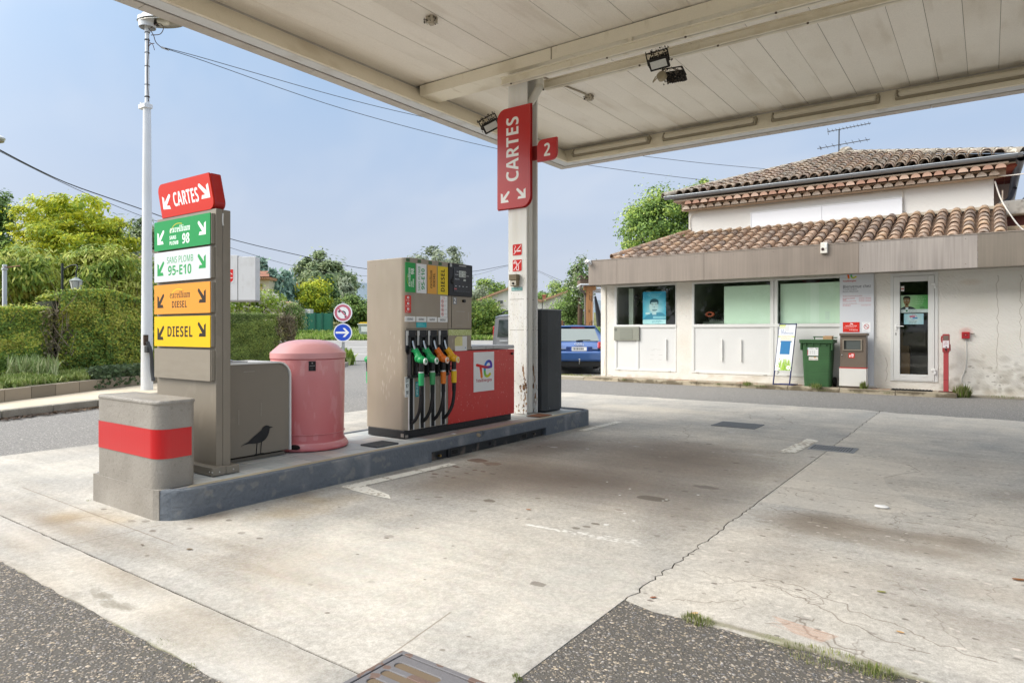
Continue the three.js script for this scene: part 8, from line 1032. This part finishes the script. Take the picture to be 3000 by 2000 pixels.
solo('overhead_wire', 'pale cable crossing from the white house corner to the right edge', 'wire', tube([[.1, 4.72, -18.4], [.35, 4.66, -18.2], [1.6, 4.55, -17.4]], .014, 20, 5), mat('#cfcac2', .6), OW); solo('overhead_wire', 'pale cable falling from the white house corner behind the fascia', 'wire', tube([[.1, 4.60, -18.4], [.2, 4.2, -18.3], [.36, 3.8, -18.1], [.55, 3.45, -17.9], [.7, 3.3, -17.8]], .016, 20, 5), mat('#d6d0c6', .6), OW); solo('wall_pipe', 'thin pale pipe up the corner of the white house', 'pipe', rod([.22, 3.3, -18.45], [.24, 4.4, -18.5], .014), mat('#c9b9a6', .6));
// ---------------------------------------------------------------- vehicles; each is drawn lengthwise along -z from its tail at z = 0
function skin(sections, n = 14) {                                             // sections: [z, half width at sill, at belt, at roof, y sill, y belt, y roof]
  const P = [], I = [], ring = (s) => { const [z, ws, wb, wr, ys, yb, yr] = s, pts = [[-ws * .9, ys], [-ws, ys + .08], [-wb, lerp(ys, yb, .55)], [-wb * .985, yb], [-wr, yr - .05], [-wr * .8, yr], [0, yr + .02], [wr * .8, yr], [wr, yr - .05], [wb * .985, yb], [wb, lerp(ys, yb, .55)], [ws, ys + .08], [ws * .9, ys]]; return pts.map(([x, y]) => [x, y, z]); };
  const rings = sections.map(ring), k = rings[0].length; rings.forEach((r) => r.forEach((p) => P.push(...p))); for (let i = 0; i < rings.length - 1; i++) for (let j = 0; j < k - 1; j++) { const a = i * k + j; I.push(a, a + 1, a + k, a + k, a + 1, a + k + 1); }
  for (const e of [0, rings.length - 1]) for (let j = 1; j < k - 1; j++) I.push(e * k, e * k + j, e * k + j + 1);
  const g = new THREE.BufferGeometry(); g.setAttribute('position', new THREE.Float32BufferAttribute(P, 3)); g.setIndex(I); g.computeVertexNormals(); void n; return g;
}
const wheelOf = (t, x, y, z, r, w) => { const o = part(t, 'wheel', new THREE.CylinderGeometry(r * .99, r * .99, w * .9, 22).rotateZ(Math.PI / 2).translate(x, y, z), mat('#141414', .85)); part(o, 'tyre', new THREE.TorusGeometry(r - .07, .075, 10, 26).rotateY(Math.PI / 2).scale(w / .16, 1, 1).translate(x, y, z), mat('#1b1b1b', .85)); part(o, 'rim', [new THREE.CylinderGeometry(r * .62, r * .62, w * 1.02, 20).rotateZ(Math.PI / 2).translate(x, y, z)], mat('#9a9da1', .3, .7)); };
const tinted = new THREE.MeshPhysicalMaterial({ color: '#2b3534', roughness: .05, clearcoat: 1, clearcoatRoughness: .03, side: THREE.DoubleSide }), pale = new THREE.MeshPhysicalMaterial({ color: '#5f6d6c', roughness: .06, clearcoat: 1, clearcoatRoughness: .03, side: THREE.DoubleSide });  // pale: reflected sky put into the colour of the rear glass
const panelOn = (pts, zOf) => { const s = new THREE.ShapeGeometry(poly(pts)), p = s.attributes.position; for (let i = 0; i < p.count; i++) p.setZ(i, zOf(p.getX(i), p.getY(i))); s.computeVertexNormals(); return s; };
{
  const t = thing('hatchback', 'blue hatchback seen from behind, parked left of the shop wall', 'car', [0, 0, 0]); bases.set(t, [0, 0, 0]);
  const blue = new THREE.MeshPhysicalMaterial({ color: '#23518f', roughness: .3, metalness: .3, clearcoat: 1, clearcoatRoughness: .06, side: THREE.DoubleSide }), chrome = mat('#d4d7da', .15, .9), dark = mat('#15171a', .6);
  part(t, 'body', skin([[.0, .70, .80, .78, .34, .62, .70], [-.05, .78, .86, .82, .24, .66, .78], [-.16, .80, .88, .80, .22, .86, .90], [-.34, .82, .885, .74, .20, .90, 1.02], [-.9, .83, .885, .60, .19, .92, 1.40], [-1.5, .83, .885, .60, .19, .92, 1.43], [-2.2, .83, .885, .58, .19, .92, 1.40], [-3.0, .83, .88, .66, .19, .92, 1.02], [-3.4, .82, .86, .72, .20, .86, .93], [-4.1, .74, .80, .66, .24, .66, .76], [-4.25, .6, .7, .6, .32, .56, .64]]), blue);
  part(t, 'bumper', [new RoundedBoxGeometry(1.66, .30, .22, 3, .08).translate(0, .52, -.02)], blue); part(t, 'bumper_skirt', new RoundedBoxGeometry(1.6, .2, .16, 3, .05).translate(0, .30, -.06), dark);
  const zW = (x, y) => lerp(-.26, -.80, clamp((y - .93) / .43)) + .02 + x * x * -.10; part(t, 'rear_window', panelOn([[-.60, .965], [.60, .965], [.50, 1.325], [-.50, 1.325]], (x, y) => zW(x, y) + .10), pale); part(t, 'roof_spoiler', box(-.54, .54, 1.365, 1.415, -.92, -.68, .02), blue); part(t, 'brake_strip', box(-.2, .2, 1.352, 1.368, -.70, -.675), mat('#a12a2a', .3)); part(t, 'wiper', [rod([-.02, .985, -.19], [.34, .995, -.21], .010), box(-.08, .12, .95, .985, -.2, -.17, .008)], dark);
  part(t, 'tailgate', panelOn([[-.70, .64], [.70, .64], [.73, .95], [-.73, .95]], (x, y) => lerp(.015, -.14, clamp((y - .64) / .31)) - x * x * .11 + .01), blue); part(t, 'plate_recess', box(-.38, .38, .66, .80, -.06, .006, .01), mat('#20396f', .5));
  part(t, 'number_plate', faceZ(-.26, .26, .68, .79, .008, .008, print(130, 28, (g, w, h) => { g.fillStyle = '#e6e7e8'; g.fillRect(0, 0, w, h); g.fillStyle = '#3356a8'; g.fillRect(0, 0, 10, h); g.fillRect(w - 10, 0, 10, h); lines(g, rng(71), 18, 6, w - 36, 1, 8, '#6a6d72', 15); })), printMat);
  part(t, 'badge', [-.084, -.028, .028, .084].map((x) => new THREE.TorusGeometry(.042, .007, 6, 20).translate(x, .865, -.055)), chrome); part(t, 'model_letters', [box(-.64, -.6, .70, .725, -.035, -.022), box(-.59, -.565, .70, .725, -.03, -.018), box(.47, .65, .715, .735, -.035, -.02)], chrome);
  for (const s of [-1, 1]) { const L = part(t, 'tail_light', [new RoundedBoxGeometry(.34, .19, .1, 2, .03).rotateY(s * .42).translate(s * .70, .845, -.075)], new THREE.MeshPhysicalMaterial({ color: '#b5222a', roughness: .12, clearcoat: 1, side: THREE.DoubleSide })); part(L, 'clear_strip', new RoundedBoxGeometry(.16, .07, .1, 2, .02).rotateY(s * .42).translate(s * .66, .83, -.05), mat('#d99a95', .2)); wheelOf(t, s * .76, .31, -.72, .315, .2); wheelOf(t, s * .76, .31, -3.3, .315, .2); part(t, 'side_window', panelOn([[.45, .95], [2.7, .95], [2.1, 1.34], [.95, 1.34]], () => 0).rotateY(Math.PI / 2).translate(s * .80, 0, 0), tinted); }
  part(t, 'tow_hook', [tube([[0, .34, .02], [0, .30, .10], [0, .36, .16], [0, .42, .16]], .014, 14, 8), new THREE.SphereGeometry(.026, 10, 8).translate(0, .435, .16)], mat('#9d9fa1', .3, .7)); part(t, 'exhaust', [-.42, -.36].map((x) => new THREE.CylinderGeometry(.03, .03, .1, 12).rotateX(Math.PI / 2).translate(x, .26, .02)), mat('#2a2a2c', .5, .5));
  const [x, z] = spot(1697, 19.4); t.position.set(x, 0, z); t.rotation.y = YAW - .04;
}
{
  const t = thing('van', 'silver grey van standing behind the column and the blue car', 'van', [0, 0, 0]); bases.set(t, [0, 0, 0]);
  const silver = new THREE.MeshPhysicalMaterial({ color: '#8f9194', roughness: .35, metalness: .5, clearcoat: .8, clearcoatRoughness: .1, side: THREE.DoubleSide });
  part(t, 'body', skin([[0, .80, .88, .78, .36, .95, 1.72], [-.06, .84, .90, .79, .26, .98, 1.78], [-.6, .85, .91, .79, .24, .98, 1.82], [-2.2, .85, .91, .78, .24, .98, 1.82], [-2.75, .85, .91, .72, .24, .99, 1.70], [-3.3, .85, .90, .76, .24, 1.0, 1.16], [-4.0, .80, .86, .70, .28, .78, .95], [-4.15, .7, .8, .6, .36, .7, .8]]), silver);
  for (const k of [-1, 1]) { part(t, 'rear_window', panelOn([[k * .04, 1.06], [k * .70, 1.06], [k * .64, 1.62], [k * .04, 1.62]], () => .035), tinted); part(t, 'tail_light', new RoundedBoxGeometry(.07, .60, .12, 2, .03).translate(k * .85, 1.12, -.09), mat('#a8262b', .2)); part(t, 'side_window', panelOn([[.5, 1.02], [3.0, 1.02], [2.5, 1.62], [.6, 1.66]], () => 0).rotateY(Math.PI / 2).translate(k * .872, 0, 0), tinted); part(t, 'roof_rail', tube([[k * .66, 1.83, -.3], [k * .66, 1.90, -.5], [k * .66, 1.90, -2.0], [k * .66, 1.84, -2.2]], .025, 20, 8), mat('#2a2c2e', .5)); wheelOf(t, k * .80, .31, -.75, .315, .19); wheelOf(t, k * .80, .31, -3.35, .315, .19); part(t, 'mirror', new RoundedBoxGeometry(.14, .2, .1, 2, .03).translate(k * 1.0, 1.05, -2.9), mat('#1e2022', .5)); }
  part(t, 'door_gap', box(-.008, .008, .5, 1.7, .03, .038), mat('#3a3c3e', .7)); part(t, 'bumper', new RoundedBoxGeometry(1.7, .26, .16, 3, .06).translate(0, .45, .0), mat('#5d6063', .6)); part(t, 'rear_wiper', rod([-.1, 1.05, .05], [-.5, 1.2, .05], .012), mat('#202224', .6)); part(t, 'plate_bar', box(-.3, .2, .86, .92, .03, .05, .01), mat('#55585a', .5)); part(t, 'model_letters', box(-.62, -.34, .92, .96, .033, .04), mat('#d0d3d6', .3, .6));
  const [x, z] = spot(1517, 21.6); t.position.set(x, 0, z); t.rotation.y = YAW - .34;
}
{ // timber shelter next to the shop
  const D = 25, [x, z] = spot(1727, D), t = thing('timber_shelter', 'timber post shelter with tiled edge and gutter left of the shop', 'shelter', [x, 0, z]), U = (px) => (px - 1500) / 1952 * D, wood = new THREE.MeshPhysicalMaterial({ roughness: .8, side: THREE.DoubleSide, map: again(pixelTex(128, 512, (u, v, x2, y) => { const k = 1 + .3 * (vnoise(u * 26, v * 3, 301) - .5) + .06 * (hash2(x2, y, 3) - .5), n = fbm(u * 5, v * 9, 302, 3) > .68 ? .7 : 1; return [176 * k * n, 126 * k * n, 80 * k * n]; }), 2, .5) }), L = (g) => uvBox(g).rotateY(YAW);
  part(t, 'post', L(box(U(1717), U(1736), 0, high(846, D), -D - .09, -D + .09, .008)), wood); part(t, 'cap_beam', L(box(U(1710), U(1745), high(850, D), high(838, D), -D - .1, -D + .1)), wood); part(t, 'fascia', L(box(U(1699), U(1800), high(832, D), high(818, D), -D - 1, -D + .2)), mat('#6d5a4a', .8)); part(t, 'gutter', L(box(U(1697), U(1800), high(837, D), high(832, D), -D - 1, -D + .3, .03)), mat('#d8dadb', .5)); part(t, 'downpipe', tube([at3(1702, 836, D - .2), at3(1700, 846, D - .2), at3(1710, 855, D - .1), at3(1714, 862, D), at3(1715, 950, D)], .05, 20, 8), mat('#6f665c', .6));
  const tg = tileShape(.1, .09, .5); for (let i = 0; i < 5; i++) { const p = at3(1699 + i * 20, 815.5, D - .1); piece(t, 'roof_tile', tg, oldTiles[i], p, [0, YAW, 0]); } part(t, 'door_frame', [L(box(U(1739), U(1744), 0, high(855, D), -D - .6, -D - .5)), L(box(U(1739), U(1775), high(855, D), high(845, D), -D - .6, -D - .45)), L(box(U(1732), U(1775), high(853, D), high(844, D), -D - .4, -D - .2))], mat('#dfe1e2', .5));
  const s = thing('parasol', 'folded dark parasol leaning in the timber shelter', 'parasol', at3(1752, 985, D + .8)), d = D + .8; part(s, 'canopy', [rod(at3(1758, 955, d), at3(1744, 868, d), .13, .04, 10), rod(at3(1763, 955, d), at3(1748, 880, d), .09, .03, 8)], mat('#33363c', .8)); part(s, 'pole', rod(at3(1764, 985, d), at3(1743, 862, d), .02), mat('#c9cbcc', .4)); part(s, 'fringe', rod(at3(1770, 950, d), at3(1752, 890, d), .03, .02), mat('#d9dadb', .7));
}
// grass strip in front of the shelter and a low kerb
setting('shop_kerb', uvXZ(plan(poly([[-8.5, 15.0], [-12.4, 14.6], [-12.6, 15.0], [-8.5, 15.5]]), -.02, .07, .01)), mat('#a79f8e', .9));
setting('shop_verge', flat([[-8.45, -15.2], [-11.6, -14.85], [-11.2, -15.9], [-8.45, -16.2]]).translate(0, .03, 0), mat('#7c7648', .95));
setting('shop_verge_grass', grass(8, 1300, (r) => [-8.5 - r() * 2.6, .035 + r() * .02, -15.2 - r() * .7], [.012, .03], [[.20, .22, .06], [.28, .27, .10], [.12, .16, .03]]), leafMat, 'stuff');
// ---------------------------------------------------------------- weeds, moss, litter
function weed(label, x, y, z, h, w, n, seed, long = 9) { const t = thing('weed', label, 'weed', [x, y, z], 'weeds in the joints'); t.add(mesh('leaves', foliage(seed, n, (r) => { const a = r() * 6.283, q = Math.sqrt(r()) * w, k = r(); return [Math.cos(a) * q, h * (.12 + .38 * k) * (1.1 - q / w * .5), Math.sin(a) * q * .6, Math.cos(a) * 1.6, -.35, Math.sin(a) * 1.6]; }, [h * .05, h * .11], [[.12, .17, .03], [.17, .21, .06], [.09, .13, .03], [.26, .26, .12]], { long, droop: -2.2, up: 0 }), leafMat)); }
[[-7.35, .08, .16, .10, 90, 'small weed at the shop step under the night drawer'], [-5.0, .07, .14, .12, 120, 'weed tuft at the step below the first rails'], [-4.35, .09, .3, .16, 170, 'tall weed at the step left of the poster stand'], [-4.05, .07, .16, .2, 200, 'spreading weed at the step beside the poster stand'], [-2.95, .1, .36, .16, 150, 'upright weed in front of the green bin'], [-2.8, .05, .12, .2, 140, 'low weed before the green bin foot'], [-2.2, .05, .11, .16, 110, 'low weed in front of the litter bin'], [-1.62, .06, .12, .1, 70, 'tiny weed on the step edge near the door']].forEach(([x, y, h, w, n, l], i) => weed(l, x, y - .03, -14.98, h * .42, w * .8, Math.round(n * .7), 600 + i));
weed('leafy weed growing against the litter bin corner', -2.07, .08, -15.13, .22, .08, 80, 620); weed('bushy weed at the end of the step under the wall cable', -.42, .02, -15.25, .3, .16, 170, 621); weed('green fringe at the foot of the right wall', .2, .02, -15.36, .06, .3, 160, 622); weed('second green fringe at the foot of the right wall', .75, .02, -15.36, .05, .3, 130, 623);
weed('grass tuft in the joint of the right hand concrete edge', -1.02, 0, -2.80, .04, .075, 300, 630); weed('long grass strip along the lower right concrete edge', -.52, 0, -2.765, .03, .15, 420, 631); weed('grass strip nearer the lower right corner', -.34, 0, -2.76, .038, .08, 260, 632); weed('thin moss strip on the lower right concrete edge', -.7, 0, -2.79, .018, .10, 260, 633, 3); weed('blade of grass at the bottom edge between slab and asphalt', -1.375, 0, -1.95, .05, .02, 40, 634, 5); weed('moss along the lower left asphalt joint', -3.2, 0, -1.325, .014, .28, 420, 635, 3); weed('moss further along the lower left asphalt joint', -2.65, 0, -1.32, .016, .12, 300, 636, 3); weed('small bright moss cushion near the bottom of the left joint', -2.42, 0, -1.315, .02, .035, 120, 637, 3); weed('weed under the guard block corner', -5.4, 0, -2.17, .02, .03, 60, 638, 3);
solo('paper_scrap', 'crumpled white paper scrap lying on the right hand slab', 'litter', new THREE.IcosahedronGeometry(.035, 1).scale(1.4, .35, .9).translate(-.62, .012, -5.35), mat('#e4e3e0', .8)); solo('paper_scrap', 'tiny white scrap on the island edge in front of the pump', 'litter', box(-4.47, -4.43, .201, .207, -5.2, -5.16), mat('#e8e8e6', .7));
const dry = (label, x, z, s, hex, a) => { const g = new THREE.CircleGeometry(s, 7).scale(1, .5, 1).rotateX(-Math.PI / 2).rotateY(a); const p = g.attributes.position; for (let i = 0; i < p.count; i++) p.setY(i, .006 + 8 * p.getX(i) ** 2 * s * 6); g.computeVertexNormals(); solo('dry_leaf', label, 'leaf', g.translate(x, 0, z), mat(hex, .8), 'dry leaves on the ground'); };
dry('brown dry leaf in the middle of the right hand slab', .12, -4.2, .032, '#8a5a30', .4); dry('orange dry leaf near the pale scuff marks', -2.62, -3.85, .02, '#a86a34', .2); dry('yellow leaf beside the grass tuft', -1.06, -2.86, .022, '#c8a878', 1); dry('small reddish leaf by the slab corner', -1.28, -2.92, .018, '#8e5a40', .9); dry('greenish dry leaf below the brown leaf', -.42, -3.62, .022, '#8d8a4e', .3); dry('tan leaf in the lower middle of the right slab', -.3, -3.18, .016, '#c49a64', 3); dry('dark speck of leaf near the left block', -4.02, -1.9, .014, '#5c4a34', .2); dry('twig-like leaf in front of the guard block', -3.72, -2.02, .02, '#6e5a3c', .6);
renderer.render(scene, camera);
